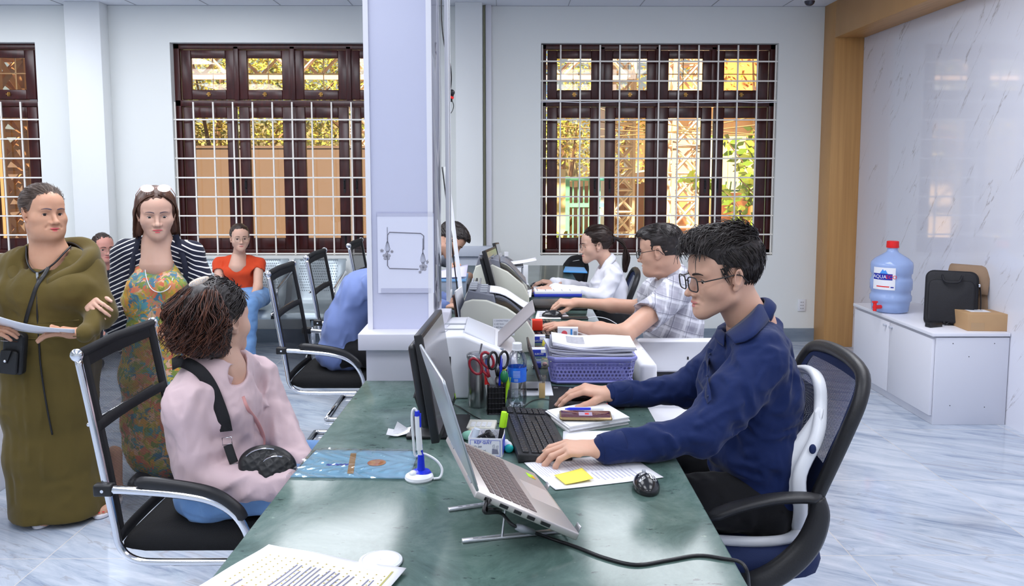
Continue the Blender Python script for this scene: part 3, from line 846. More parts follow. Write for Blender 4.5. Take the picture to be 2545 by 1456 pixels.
# ================================================================== counter and large furniture
CT = .77
M_chrome = mat('chrome', (.78, .79, .82), .12, 1.0)
M_steel = mat('brushed_steel', (.62, .62, .63), .28, 1.0, noise=(6, (.40, .40, .42), .1, (14, 14, .4)))
M_alu = mat('aluminium', (.62, .63, .66), .32, .9)
M_blackfab = mat('black_fabric', (.010, .010, .012), .85, bump=(400, .4))
M_panelw = mat('white_board', (.74, .74, .80), .4)
M_greyboard = mat('grey_board', (.60, .60, .68), .4)
ct = thing('service_counter', 'long dark green marble topped service counter running to the rear wall', 'counter', (0, 0, 0))
m = MB()
m.prism([(-.572, .80, CT-.03), (.440, .80, CT-.03), (.512, 6.62, CT-.03), (-.40, 6.62, CT-.03)], (0, 0, .03)); m.build('marble_top', M_green, ct, bevel=.004)
m = MB(); m.prism([(-.30, .85, 0), (-.26, .85, 0), (-.10, 6.6, 0), (-.14, 6.6, 0)], (0, 0, CT-.03)); m.build('front_panel', M_panelw, ct)
for y in (1.0, 4.2, 6.4):
 m = MB(); m.bb(-.26, .36, y, y+.03, 0, CT-.03); m.build('side_panel', M_panelw, ct)

# ---- visitor chair: black mesh on a chrome cantilever frame
M_bmesh = perforated('black_mesh', (.018, .018, .020), 260, .31, .7)
def visitor_chair(loc, rz, label):
 t = thing('visitor_chair', label, 'chair', loc, rz, 'black mesh visitor chairs along the counter')
 bx = lambda z: -.215-.085*max(0, (z-.45)/.55)**1.15
 for y in (-.25, .25):
  m = MB(); pts = spline([(bx(1.0), y, 1.0), (bx(.85), y, .85), (bx(.65), y, .65), (-.217, y, .50), (-.205, y, .435), (-.165, y, .395), (-.08, y, .385), (.18, y, .385)], 6)
  m.tube(pts, .011, n=8); m.build('back_frame', M_chrome, t, smooth=True)
 def back(u, v):
  z = .46+.55*u; y = -.235+.47*v; b = .012*(1-(2*v-1)**2)
  return (bx(z)-b+.004, y, z)
 m = MB(); m.sheet(back, 24, 12, uv=(.55, .47)); m.build('back_mesh', M_bmesh, t, smooth=True)
 m = MB()
 for z0, z1 in ((.965, 1.012), (.775, .805), (.44, .475)):
  m.sheet(lambda u, v: (back((z0+(z1-z0)*u-.46)/.55, v)[0]+.003, -.238+.476*v, z0+(z1-z0)*u), 2, 12)
 for y0 in (-.245, .205):
  m.sheet(lambda u, v: (back(u, (y0+.235+.04*v)/.47)[0]+.003, y0+.04*v, .45+.56*u), 20, 1)
 m.build('back_trim', M_blackfab, t, smooth=True, solid=.006)
 m = MB(); m.tube([(bx(1.0), -.25, 1.005), (bx(1.0)-.012, 0, 1.008), (bx(1.0), .25, 1.005)], .015, n=8); m.build('top_bar', M_blackfab, t, smooth=True)
 m = MB(); m.cyl((-.2945, -.22, .79), (-.2945, .22, .79), .006, n=8); m.build('cross_rod', M_chrome, t, smooth=True)
 for y in (-.25, .25):
  m = MB(); m.ball((bx(1.0), y*1.02, 1.005), (.019, .012, .019)); m.cyl((bx(1.0), y*.97, 1.005), (bx(1.0), y*1.04, 1.005), .012); m.build('end_cap', M_chrome, t, smooth=True)
  m = MB()
  pts = spline([(-.225, y*1.06, .612), (-.15, y*1.06, .608), (0, y*1.06, .594), (.09, y*1.06, .570), (.150, y*1.06, .522), (.183, y*1.06, .44), (.195, y*1.06, .30), (.197, y*1.06, .12), (.18, y*1.06, .03), (.10, y*1.06, .014), (-.05, y*1.06, .012), (-.20, y*1.06, .012)], 6)
  m.tube(pts, .0125, n=10); m.build('leg', M_chrome, t, smooth=True)
  m = MB(); m.box((-.235, y*1.06, .612), (.055, .03, .036)); q = m.build('clamp', M_black, t, bevel=.006)
  m = MB(); m.cyl((-.235, y*1.06-.017, .612), (-.235, y*1.06+.017, .612), .005, n=8); m.build('bolt', M_chrome, q)
  m = MB(); pts = spline([(-.135, y*1.06, .622), (-.115, y*1.06, .632), (0, y*1.06, .618), (.085, y*1.06, .596), (.145, y*1.06, .552), (.163, y*1.06, .520)], 5)
  m.tube(pts, [.010]+[.019]*(len(pts)-2)+[.012], n=10, flat=.75, upv=(0, 1, 0)); m.build('armrest', M_black, t, smooth=True)
 m = MB(); m.tube([(-.20, -.265, .012), (-.20, .265, .012)], .0125, n=8); m.build('floor_bar', M_chrome, t, smooth=True)
 def seat(u, v, s):
  x = -.20+.45*u; y = -.235+.47*v; e = min(1, 8*min(u, 1-u)+.15)*min(1, 8*min(v, 1-v)+.15)
  return (x, y, .432+s*.040*e**.45+(.004 if s > 0 else 0))
 m = MB(); m.sheet(lambda u, v: seat(u, v, 1), 18, 18); m.sheet(lambda u, v: seat(1-u, v, -1), 18, 18)
 n1 = 19*19
 for i in range(18):
  for (a, b) in ((i, i+1),):
   m.f.append((a, b, n1+18*19+b, n1+18*19+a)); m.m.append(0)
   m.f.append((18*19+b, 18*19+a, n1+a, n1+b)); m.m.append(0)
   m.f.append((b*19, a*19, n1+(18-a)*19, n1+(18-b)*19)); m.m.append(0)
   m.f.append((a*19+18, b*19+18, n1+(18-b)*19+18, n1+(18-a)*19+18)); m.m.append(0)
 m.build('seat', mat('seat_fabric', (.008, .008, .009), .95, bump=(260, .9)), t, smooth=True)
 return t
vc = visitor_chair((-.925, 2.585, 0), 0, 'black mesh chrome framed visitor chair carrying the woman in the pale pink jacket')
dup(vc, (-.91, 4.44, 0), 0, 'black mesh visitor chair in which the person in blue sits at the pillar')
dup(vc, (-.90, 5.22, 0), 0, 'empty black mesh visitor chair just behind the one by the pillar')
dup(vc, (-.80, 6.05, 0), 0, 'visitor chair farthest back, only its backrest edge shows by the pillar')

# ---- waiting bench of perforated steel
M_perf = mat('pale_steel_sheet', (.50, .58, .62), .35, .35)
def bench(x0, n, y, lab):
 t = thing('waiting_bench', lab, 'bench', (x0, y, 0), 0, 'perforated steel waiting benches')
 w = .50
 m = MB(); m.bb(.02, n*w-.02, .20, .27, .30, .37); m.build('beam', M_black, t, bevel=.005)
 for i in range(n):
  x = i*w
  def sh(u, v):
   # seat curve from front lip to back top
   P = [(-.03, .34), (-.01, .385), (.06, .40), (.25, .375), (.38, .385), (.44, .44), (.50, .60), (.56, .755), (.575, .765), (.59, .75)]
   k = u*(len(P)-1); a = min(int(k), len(P)-2); f = k-a
   return (x+.025+(w-.05)*v, P[a][0]+(P[a+1][0]-P[a][0])*f, P[a][1]+(P[a+1][1]-P[a][1])*f)
  m = MB(); m.sheet(sh, 27, 4); s = m.build('seat_shell', M_perf, t, smooth=True, solid=.006)
  m = MB()
  for a in range(16):
   for b in range(18):
    u = .60+.24*a/15; v = .12+.76*(b+.5*(a % 2))/18.5
    p = Vector(sh(u, v));
    m.box(p+Vector((0, -.0045, 0)), (.008, .002, .008))
  m.build('perforation', mat('perforation_dark', (.22, .27, .30), .6), s)
  for dx in (.02, w-.02):
   m = MB(); m.tube(spline([(x+dx, .52, .66), (x+dx, .40, .645), (x+dx, .15, .60), (x+dx, .02, .56), (x+dx, .06, .44), (x+dx, .22, .37)], 5), .011, n=8, flat=1.4);
   if dx < .1 or i == n-1: m.build('armrest', M_chrome, t, smooth=True)
  m = MB(); m.bb(x+.0, x+.02, -.02, .56, .36, .385); m.build('side_edge', M_chrome, s, bevel=.004)
 for dx in (.25, n*w-.25):
  m = MB(); m.tube([(dx, -.02, .02), (dx, .23, .06), (dx, .50, .02)], .016, n=8); m.cyl((dx, .23, .05), (dx, .23, .31), .022, n=10); m.build('leg', M_chrome, t, smooth=True)
 return t
bench(-2.86, 3, 6.60, 'pale perforated steel bench below the middle window, woman in orange on it')
bench(-4.52, 3, 6.60, 'perforated steel bench farther left, behind the two standing women')

# ---- office chair with blue mesh back
M_bluemesh = perforated('blue_mesh', (.018, .035, .13), 230, .30, .6)
M_bluefab = mat('blue_chair_fabric', (.008, .020, .085), .8, bump=(300, .4))
M_blk2 = mat('grained_black_plastic', (.018, .018, .020), .42, bump=(180, .25))
def office_chair(loc, rz, label):
 t = thing('office_chair', label, 'chair', loc, rz, 'blue mesh office chairs of the clerks')
 bx = lambda z: .155+.30*max(0, z-.53)+.20*max(0, z-.72)**2
 def loop(k):
  P = [(-.17, .56), (-.195, .66), (-.225, .82), (-.225, .91), (-.185, .965), (-.10, .985), (0, .99), (.10, .985), (.185, .965), (.225, .91), (.225, .82), (.195, .66), (.17, .56), (.10, .53), (0, .525), (-.10, .53)]
  return [(bx(z)+k, y, z) for y, z in P]
 m = MB(); m.tube(spline(loop(0), 4, closed=True), .020, n=10, closed=True, flat=1.0); m.build('back_frame', M_blk2, t, smooth=True)
 def bk(z0, z1, dx):
  def fn(u, v):
   z = z0+(z1-z0)*u
   hw = .165+.06*min(1, max(0, (z-.55)/.27));
   if z > .90: hw = .225*math.sqrt(max(.02, 1-((z-.90)/.088)**2*.75))
   return (bx(z)+dx+.015*(1-(2*v-1)**2), -hw+2*hw*v, z)
  return fn
 m = MB(); m.sheet(bk(.70, .975, -.004), 16, 12, uv=(.28, .44)); m.build('back_mesh', M_bluemesh, t, smooth=True)
 m = MB(); m.sheet(bk(.535, .705, -.006), 8, 12);
 for y0 in (0, .90): m.sheet(lambda u, v: bk(.70, .975, -.007)(u, y0+.10*v), 14, 1)
 m.sheet(lambda u, v: bk(.945, .98, -.007)(u, v), 2, 12)
 m.build('back_fabric', M_bluefab, t, smooth=True)
 m = MB(); m.tube(spline([(.185, 0, .62), (.20, 0, .55), (.205, 0, .47), (.175, 0, .405), (.09, 0, .385), (0, 0, .385)], 6), .030, n=10, flat=.7, upv=(0, 1, 0)); m.build('back_bar', M_blk2, t, smooth=True)
 m = MB()
 def seat(u, v):
  a = 2*math.pi*v; sx = .235; sy = .245; e = 4.0
  c, s = math.cos(a), math.sin(a); k = (abs(c)**e+abs(s)**e)**(-1/e)
  prof = [(1.0, .405), (1.02, .43), (1.0, .455), (.93, .478), (.75, .488), (.4, .485), (0.01, .480)]
  i = min(int(u*6), 5); f = u*6-i; r = prof[i][0]+(prof[i+1][0]-prof[i][0])*f; z = prof[i][1]+(prof[i+1][1]-prof[i][1])*f
  return (c*k*sx*r-.02, s*k*sy*r, z)
 m.sheet(seat, 12, 40); m.build('seat', M_bluefab, t, smooth=True)
 m = MB(); m.lathe([(.05, .395), (.24, .398), (.252, .41), (.248, .432)], c=(-.02, 0, 0), n=36); m.build('seat_pan', M_blk2, t, smooth='auto')
 m = MB(); m.cyl((.02, 0, .20), (.02, 0, .40), .032, n=20); m.cyl((.02, 0, .06), (.02, 0, .22), .020, n=14); m.box((.02, 0, .38), (.20, .14, .035)); m.build('gas_column', M_black, t, bevel=.003)
 for k in range(5):
  a = 2*math.pi*k/5+.2; c, s = math.cos(a), math.sin(a)
  m = MB(); m.tube([(.02, 0, .105), (.02+c*.15, s*.15, .09), (.02+c*.28, s*.28, .07)], [.028, .022, .016], n=8); l = m.build('leg', M_blk2, t, smooth=True)
  m = MB(); m.cyl((.02+c*.28-s*.018, s*.28+c*.018, .028), (.02+c*.28+s*.018, s*.28-c*.018, .028), .028, n=16); m.build('caster', M_black, l, smooth='auto')
 for y in (-.285, .285):
  sy = 1 if y > 0 else -1
  m = MB(); pts = spline([(-.16, y, .600), (-.08, y, .632), (.02, y, .655), (.10, y, .660), (.155, y, .655)], 5)
  m.tube(pts, [.012]+[.024]*(len(pts)-2)+[.018], n=10, flat=.42, upv=(0, 1, 0)) if False else m.sheet(lambda u, v: (lambda p: (p.x, y+(v-.5)*.055*(min(1, 6*min(u, 1-u)+.4)), p.z+.010*math.cos((v-.5)*2.6)))(pts[min(int(u*(len(pts)-1)), len(pts)-1)]), 20, 6)
  m.build('arm_pad', M_blk2, t, smooth=True, solid=.016, off=-1)
  m = MB(); pts = spline([(.145, y, .655), (.150, y, .60), (.12, y, .52), (.05, y, .45), (-.03, y, .415), (-.07, y-sy*.04, .405)], 6)
  m.tube(pts, [.017+.012*math.sin(3.0*i/(len(pts)-1)) for i in range(len(pts))], n=10, flat=1.25); m.build('arm_support', M_blk2, t, smooth=True)
 return t
oc = office_chair((.695, 2.42, 0), 0, 'blue mesh office chair with a white back support, man in navy shirt on it')
_c = dup(oc, (.60, 4.02, 0), R(5), 'blue mesh office chair behind the man in the plaid shirt')
_c.scale = (.95, .95, .94)
_c = dup(oc, (.585, 5.42, 0), R(-4), 'blue mesh office chair behind the woman in the white shirt'); _c.scale = (.93, .93, .885)
bc = thing('office_chair', 'black office chair standing at the window behind the woman in white', 'chair', (.42, 6.86, 0), R(-35)); bc.scale = (.9, .9, .87)
m = MB(); m.tube(spline([(.17, -.17, .55), (.21, -.22, .80), (.22, -.12, .92), (.22, 0, .94), (.22, .12, .92), (.21, .22, .80), (.17, .17, .55), (.16, 0, .53)], 5, closed=True), .02, n=8, closed=True)
m.sheet(lambda u, v: (.165+.06*u, (-.17-.04*u)+(.34+.08*u)*v, .56+.35*u), 6, 6); m.build('backrest', M_blackfab, bc, smooth=True, solid=.01)
m = MB(); m.box((0, 0, .46), (.46, .46, .07)); m.build('seat', M_blackfab, bc, bevel=.02)
m = MB(); m.cyl((.02, 0, .08), (.02, 0, .43), .025); m.tube([(.17, 0, .6), (.20, 0, .48), (.1, 0, .42)], .02, n=6)
for k in range(5): m.tube([(.02, 0, .09), (.02+.26*math.cos(k*1.257), .26*math.sin(k*1.257), .04)], .018, n=6)
m.build('base', M_blk2, bc)

# ---- posture support on the front chair
ps = thing('posture_support', 'white shell back support with mesh panel behind the man in navy', 'back support', (.695, 2.42, .49))
M_wplast = mat('white_plastic', (.78, .80, .84), .3)
def psx(z): return .150+.14*math.sin(min(1, max(0, (z)/.46))*2.2)*.35+.10*max(0, z-.10)-.055*math.exp(-((z-.20)/.10)**2)
m = MB()
loop = []
for y, z in ((-.175, .03), (-.20, .10), (-.205, .20), (-.175, .30), (-.115, .37), (-.08, .425), (0, .44), (.08, .425), (.115, .37), (.175, .30), (.205, .20), (.20, .10), (.175, .03)):
 loop.append((psx(z)-.02*abs(y)/.2, y, z))
m.tube(spline(loop, 5), .011, n=8, flat=1.6)
for sy in (-1, 1):
 m.sheet(lambda u, v: (psx(.05+.32*u)-.018-(.006+.048*math.sin(u*3.1))*v, sy*(.19+.005*math.sin(u*3)-.03*v)*(1-.20*u*u), .05+.32*u), 10, 4)
for sy in (-1, 1):
 m.tube(spline([(.145, sy*.175, .03), (.10, sy*.19, .008), (0, sy*.20, .004), (-.17, sy*.18, .006)], 5), .012, n=8)
m.build('shell', M_wplast, ps, smooth=True, solid=.006)
m = MB(); m.sheet(lambda u, v: (psx(.05+.36*u)-.012, (-.15+.30*v)*(1-.5*u), .05+.36*u), 14, 10, uv=(.36, .3)); m.build('mesh_panel', M_bluemesh, ps, smooth=True)
m = MB(); m.ball((.155, -.212, .275), (.010, .006, .014)); m.build('blue_button', M_bluefab, ps, smooth=True)

# ---- low cabinet on the right
M_cab = mat('cabinet_grey', (.66, .67, .74), .4)
cb = thing('low_cabinet', 'low light grey two door cabinet against the marble wall', 'cabinet', (2.565, 4.842, 0))
CW, CD, CH = .46, 1.12, .565
m = MB(); m.bb(.02, CW, 0, CD, .0, CH-.03); m.build('body', M_cab, cb, bevel=.002)
m = MB(); m.bb(-.008, CW, -.006, CD+.006, CH-.022, CH); m.build('top_board', mat('cabinet_top', (.80, .80, .86), .3), cb, bevel=.002)
for i in range(2):
 m = MB(); m.bb(0, .018, .012+i*(CD/2-.004), CD/2-.006+i*(CD/2-.004), .055, CH-.04); d = m.build('door', M_panelw, cb, bevel=.002)
 y = CD/2-.02-.018 if i == 0 else CD/2+.045
 m = MB(); m.tube([(0, y, .50), (-.012, y, .50), (-.022, y, .50)], [.006, .009, .010], n=12); m.build('knob', mat('grey_knob', (.55, .57, .64), .35), d, smooth='auto')
m = MB()
for (x, z) in ((.12, .50), (.37, .50), (.12, .12), (.33, .11), (.22, .42)): m.cyl((x, -.001, z), (x, .001, z), .003, n=8)
m.build('screw_caps', M_black, cb)

# ---- water jug
wj = thing('water_jug', 'large blue translucent water bottle with red cap on the grey cabinet', 'water bottle', (2.655, 5.60, CH))
M_jug = mat('jug_plastic', (.40, .56, .95), .08, alpha=.62, spec=.7)
m = MB(); m.lathe([(.02, .004), (.10, .002), (.118, .012), (.122, .05), (.126, .075), (.134, .085), (.134, .115), (.127, .125), (.127, .150), (.135, .160), (.136, .215), (.132, .232), (.127, .24), (.127, .262), (.135, .272), (.136, .325), (.132, .345), (.105, .372), (.062, .398), (.040, .412), (.034, .425), (.033, .450)], n=40, cap=False); m.build('bottle', M_jug, wj, smooth=True)
m = MB(); m.lathe([(.0, .006), (.112, .010), (.117, .05), (.119, .062)], n=32); m.build('water', mat('jug_water', (.55, .72, .95), .02, alpha=.35, spec=.6), wj, smooth=True)
m = MB(); m.lathe([(.040, .442), (.041, .448), (.039, .485), (.034, .488)], n=30); m.build('cap', mat('red_plastic', (.80, .02, .02), .35), wj, smooth='auto')
M_red = bpy.data.materials['red_plastic']
m = MB(); m.cyl((-.10, -.075, .045), (-.155, -.098, .045), .014, n=12); m.cyl((-.148, -.095, .02), (-.148, -.095, .075), .012, n=12); m.box((-.150, -.097, .082), (.035, .012, .012)); m.build('tap', M_red, wj, smooth='auto')
# label wraps the shell, facing the viewer's side
LA = R(222)
m = MB(); m.sheet(lambda u, v: (.1385*math.cos(LA-.52+1.10*u), .1385*math.sin(LA-.52+1.10*u), .165+.15*v), 14, 2); lb = m.build('paper_label', mat('label_white', (.86, .86, .90), .4), wj, smooth=True)
m = MB(); m.sheet(lambda u, v: (.1392*math.cos(LA-.50+.95*u), .1392*math.sin(LA-.50+.95*u), .232+.042*v), 14, 2); m.build('blue_band', mat('label_blue', (.02, .03, .35), .4), lb, smooth=True)
m = MB(); m.prism([(-.02, .275), (.0, .305), (.008, .292), (.018, .30), (.034, .275)], (0, .0006, 0), M=rotm(rz=LA+R(90)), c=(.1402*math.cos(LA), .1402*math.sin(LA), 0)); m.build('mountain_mark', mat('label_sky', (.08, .32, .85), .4), lb)
m = MB(); m.sheet(lambda u, v: (.1392*math.cos(LA-.30+.62*u), .1392*math.sin(LA-.30+.62*u), .183+.007*v), 8, 1); m.sheet(lambda u, v: (.1392*math.cos(LA+.38+.14*u), .1392*math.sin(LA+.38+.14*u), .180+.008*v), 3, 1, mi=1); m.build('label_print', [M_red, bpy.data.materials['label_blue']], lb)
def curved_text(body, size, a0, z, r, mt, parent):
 o = text_mesh(body, size, Matrix.Identity(3), Vector((0, 0, 0)), mt, 'lettering', parent, extrude=.0003)
 for v in o.data.vertices:
  x, y, d = v.co; a = a0+x/r
  v.co = ((r+d)*math.cos(a), (r+d)*math.sin(a), z+y)
 return o
M_paperw = mat('paper_white', (.84, .84, .88), .6)
curved_text('AQUA', .034, LA-.16, .252, .1398, M_paperw, lb); curved_text('ECO', .034, LA+.40, .252, .1398, M_red, lb)

# ---- bags, box, adapter on the cabinet
bg = thing('laptop_bag', 'black laptop bag leaning back on the grey cabinet', 'bag', (2.79, 5.08, CH), R(-28))
T = rotm(rx=R(-14))
M_bagblk = mat('black_nylon', (.006, .006, .010), .6, bump=(250, .4))
def slab(w, h, d, r=.04, n=6, yb=0, bulge=.0):
 """rounded upright slab outline"""
 P = []
 for cx, cz, a0 in ((w/2-r, h-r, 0), (-w/2+r, h-r, 90), (-w/2+r*.6, r*.6, 180), (w/2-r*.6, r*.6, 270)):
  for k in range(n+1):
   a = R(a0+90*k/n); rr = r if cz > h/2 else r*.6; P.append((cx+rr*math.cos(a), cz+rr*math.sin(a)))
 return P
m = MB(); m.prism(slab(.30, .345, 0, .05), (0, .085, 0), M=T, c=(0, 0, .004)); m.build('bag_body', M_bagblk, bg, bevel=.018, seg=3)
m = MB(); m.prism(slab(.26, .27, 0, .04), (0, .02, 0), M=T, c=(0, -.018, .02)); pk = m.build('front_pocket', M_bagblk, bg, bevel=.009, seg=3)
m = MB(); m.tube([T @ Vector(p)+Vector((0, 0, .004)) for p in spline([(-.055, -.020, .31), (-.05, -.045, .285), (-.03, -.05, .262), (.03, -.05, .262), (.05, -.045, .285), (.055, -.020, .31)], 4)], .007, n=6); m.build('handle', M_bagblk, bg, smooth=True)
m = MB(); m.tube([T @ Vector(p)+Vector((0, 0, .004)) for p in spline([(.156, .04, .26), (.163, .03, .20), (.165, .03, .10), (.150, .00, .03), (.10, -.04, .012), (.17, .02, .01)], 5)], .017, n=6, flat=.2, upv=(1, 0, 0)); st = m.build('strap', M_bagblk, bg, smooth=True)
m = MB(); m.box(T @ Vector((.152, .0, .262)), (.012, .02, .02)); m.build('buckle', M_chrome, st, bevel=.003)
b2 = thing('canvas_bag', 'brown canvas shoulder bag with open flap behind the black one', 'bag', (2.925, 5.16, CH), R(-48))
M_canvas = mat('brown_canvas', (.30, .20, .13), .85, bump=(220, .5)); T2 = rotm(rx=R(-12))
m = MB(); m.prism(slab(.25, .34, 0, .02), (0, .07, 0), M=T2, c=(0, 0, .003)); m.build('bag_body', M_canvas, b2, bevel=.012)
m = MB(); m.prism([(x, z+.325) for x, z in slab(.22, .02, 0, .004)], (0, .055, 0), M=T2, c=(0, .006, .003)); m.build('open_top', M_blackfab, b2)
fpth = [Vector((p.x, p.y)) for p in spline([(.068, .335, 0), (.04, .372, 0), (-.012, .362, 0), (-.030, .29, 0), (-.034, .19, 0)], 4)]
m = MB(); m.sheet(lambda u, v: (lambda q: T2 @ Vector((-.125+.25*v, q.x, q.y)))(fpth[min(int(u*(len(fpth)-1)), len(fpth)-1)]), 12, 4); m.build('flap', M_canvas, b2, smooth=True, solid=.006)
m = MB(); m.tube([T2 @ Vector(p) for p in spline([(.128, .04, .34), (.14, .06, .2), (.135, .07, .03)], 4)], .012, n=6, flat=.2); m.build('strap', M_blackfab, b2)
bx = thing('cardboard_box', 'small closed cardboard box with a shipping label beside the bags', 'box', (2.925, 4.98, CH), R(-4))
m = MB(); m.bb(-.12, .12, -.09, .09, 0, .105); bd = m.build('box_body', mat('cardboard', (.52, .33, .17), .75, noise=(5, (.46, .28, .14), .3)), bx, bevel=.002)
m = MB(); m.bb(-.07, .05, -.02, .07, .1055, .106); m.bb(-.03, .02, .02, .03, .106, .1063, 1); m.build('shipping_label', [M_paperw, M_black], bx)
m = MB(); m.bb(-.12, .12, -.002, .002, .1052, .1056); m.bb(-.1, -.02, -.0905, -.0901, .002, .05) ; m.build('tape', mat('tape', (.46, .30, .16), .25), bx)
ad = thing('power_adapter', 'black power adapter with coiled cord in front of the black bag', 'adapter', (2.665, 5.035, CH), R(20))
m = MB(); m.bb(-.05, .05, -.022, .022, 0, .028); m.build('brick', M_black, ad, bevel=.004)
m = MB(); rd = random.Random(5); pts = [(.05, 0, .014)]
for k in range(30):
 a = k*.55; pts.append((.13+.07*math.cos(a)+.02*math.sin(k*.3)+.10*(k/30), .01+.022*math.sin(a), .005+.010*(k % 3)+.006*abs(math.sin(a))))
pts += [(.30, -.05, .004), (.36, -.085, .004), (.30, -.10, .004), (.22, -.075, .004)]
m.tube(spline(pts, 4), .0032, n=6); m.build('cord', M_black, ad, smooth=True)

# ---- small wall fittings
so = thing('wall_socket', 'white double power socket low on the window wall', 'socket', (2.664, YB-.001, .33))
m = MB(); m.bb(-.035, .035, -.010, 0, -.055, .055); m.build('plate', M_wplast, so, bevel=.003)
m = MB()
for z in (.028, 0, -.028):
 for x in (-.009, .009): m.box((x, -.011, z), (.004, .003, .008))
m.build('slots', M_black, so)
cc = thing('dome_camera', 'white dome security camera under the ceiling by the oak portal', 'camera', at(2012, 8, 6.8).to_tuple())
cc.location.z = ZC
m = MB(); m.lathe([(.055, 0), (.056, -.03), (.050, -.055), (.046, -.057)], n=30); m.build('housing', M_wplast, cc, smooth='auto')
m = MB(); m.ball((0, 0, -.055), (.042, .042, .042)); m.build('dome', mat('smoked_dome', (.03, .03, .05), .08, spec=.8), cc, smooth=True)

# ---- left edge desk
ld = thing('side_desk', 'white desk with grey blue top cut by the left edge', 'desk', (-3.2, 3.45, 0))
m = MB(); m.bb(-.35, .78, -.4, .45, 0, .48); m.build('body', M_panelw, ld, bevel=.003)
m = MB(); m.bb(-.35, .80, -.42, .47, .48, .56); m.build('desk_top', mat('grey_blue_top', (.34, .42, .52), .35), ld, bevel=.003)

# ---- white cabinets behind the counter next to the man in navy
M_wcab = mat('glossy_white_plastic', (.82, .82, .86), .25)
dr = thing('tray_printer', 'white office printer with an open top tray right of the lilac basket', 'printer', (.80, 3.45, 0)); dr.scale = (1, 1, .905)
m = MB(); m.bb(-.27, .27, -.28, .28, .0, .52); m.build('stand', M_wcab, dr, bevel=.02, seg=3)
m = MB(); m.bb(-.27, .27, -.28, .28, .525, .70); m.build('drawer', M_wcab, dr, bevel=.03, seg=3)
m = MB(); m.bb(-.25, .25, -.26, .26, .695, .745); m.build('deck', M_wcab, dr, bevel=.012)
m = MB(); m.bb(-.27, -.20, -.28, .28, .70, .86); m.bb(-.20, .25, .22, .28, .70, .85); m.build('side_wall', M_wcab, dr, bevel=.02, seg=3)
m = MB(); m.sheet(lambda u, v: (-.20+.45*u, .22-.35*v, .835-.05*v), 4, 4); m.build('grey_tray', mat('tray_board', (.36, .37, .42), .5), dr, solid=.006)
m = MB()
for x in (-.02, .08): m.box((x, .0, .812), (.006, .008, .014))
m.build('hinge_pins', M_black, dr)
pd = thing('pedestal_cabinet', 'low white rounded pedestal under the counter end beside the man in navy', 'cabinet', (.66, 2.98, 0))
m = MB(); m.bb(-.13, .30, -.20, .22, .02, .60); m.build('body', M_wcab, pd, bevel=.03, seg=4)
m = MB(); m.bb(-.132, .302, -.202, -.199, .50, .505); m.bb(.06, .063, -.203, -.199, .3, .505); m.build('seam_lines', M_greyboard, pd)

# ---- acrylic screen beside the pillar, with its hanging cable and webcam
M_acr = clear_mat('acrylic', (.96, .96, .98), .05, .01)
sc_ = thing('acrylic_screen', 'narrow clear acrylic strip in a slim white frame on the back of the pillar', 'screen', (-.235, 3.42, 0))
m = MB(); m.bb(-.002, .002, 0, .12, 1.02, ZC-.01); m.build('clear_sheet', M_acr, sc_)
m = MB(); m.bb(-.008, .008, -.03, -.005, .99, ZC-.002); m.bb(-.005, .005, .12, .135, .99, ZC-.002); m.bb(-.007, .007, -.01, .13, .99, 1.02); m.build('screen_frame', M_wplast, sc_, bevel=.002)
ps_ = thing('clear_plastic_sheet', 'glossy clear plastic sheet hanging on the side of the pillar', 'plastic sheet', (-.262, 2.99, 0))
m = MB(); m.sheet(lambda u, v: (.004+.003*math.sin(v*9+u*4), .02+.36*u, 1.0+1.94*v), 6, 40); m.build('sheet', M_acr, ps_, smooth=True)
wc = thing('webcam', 'small black and red webcam hanging from a cable beside the pillar', 'webcam', at(1118, 240, 4.4).to_tuple())
m = MB(); m.box((0, 0, 0), (.035, .03, .05), rotm(ry=.3)); m.ball((.01, -.012, .02), .017); m.build('camera_body', M_black, wc, bevel=.004)
m = MB(); m.box((.005, -.016, -.004), (.034, .004, .012), rotm(ry=.3)); m.build('red_stripe', M_red, wc)
m = MB(); m.tube(spline([(0, 0, .02), (.008, 0, .09), (.002, 0, .17), (-.025, 0, .26), (-.04, 0, .40), (-.04, 0, .60)], 6), .004, n=6); m.tube(spline([(.012, 0, -.02), (.02, 0, -.05), (.006, 0, -.085), (-.01, 0, -.09)], 4), .002, n=5); m.build('cable', M_black, wc, smooth=True)
pl = thing('white_pole', 'slim white pole leaning in front of the bending man', 'pole', (0, 0, 0))
a_ = at(1109, 415, 4.0); b_ = at(1152, 778, 3.75)
m = MB(); m.tube([a_, b_], .0095, n=4); m.tube([a_+Vector((-.02, .01, 0)), b_+Vector((-.016, .01, .0))], .003, n=4, mi=1); m.build('pole_rods', [M_wplast, M_black], pl)

# ---- poster on the pillar (its code is left out)
po = thing('pillar_poster', 'white paper sheet with grey frame, lanterns and blossoms taped to the pillar', 'poster', (-.385, 2.994, 1.15))
def pxz(px, py): v = at(px, py, 2.993); return (v.x+.385, v.z-1.15)
x0, z1 = pxz(937, 530); x1, z0 = pxz(1079, 728)
m = MB(); m.bb(x0, x1, 0, .0012, z0, z1); m.build('sheet', mat('poster_paper', (.74, .76, .90), .25), po)
M_pg = mat('print_grey', (.16, .16, .20), .5)
m = MB(); yq = -.0004
def line(pts, w=.0018): m.tube([Vector((p[0], yq, p[1])) for p in pts], w/2, n=4)
c = [pxz(*q) for q in ((963, 600), (963, 584), (968, 577), (1046, 580), (1053, 586), (1053, 620))]; line(c, .0035)
c = [pxz(*q) for q in ((963, 640), (963, 660), (968, 667), (1040, 669))]; line(c, .0035)
m.build('frame_lines', M_pg, po)
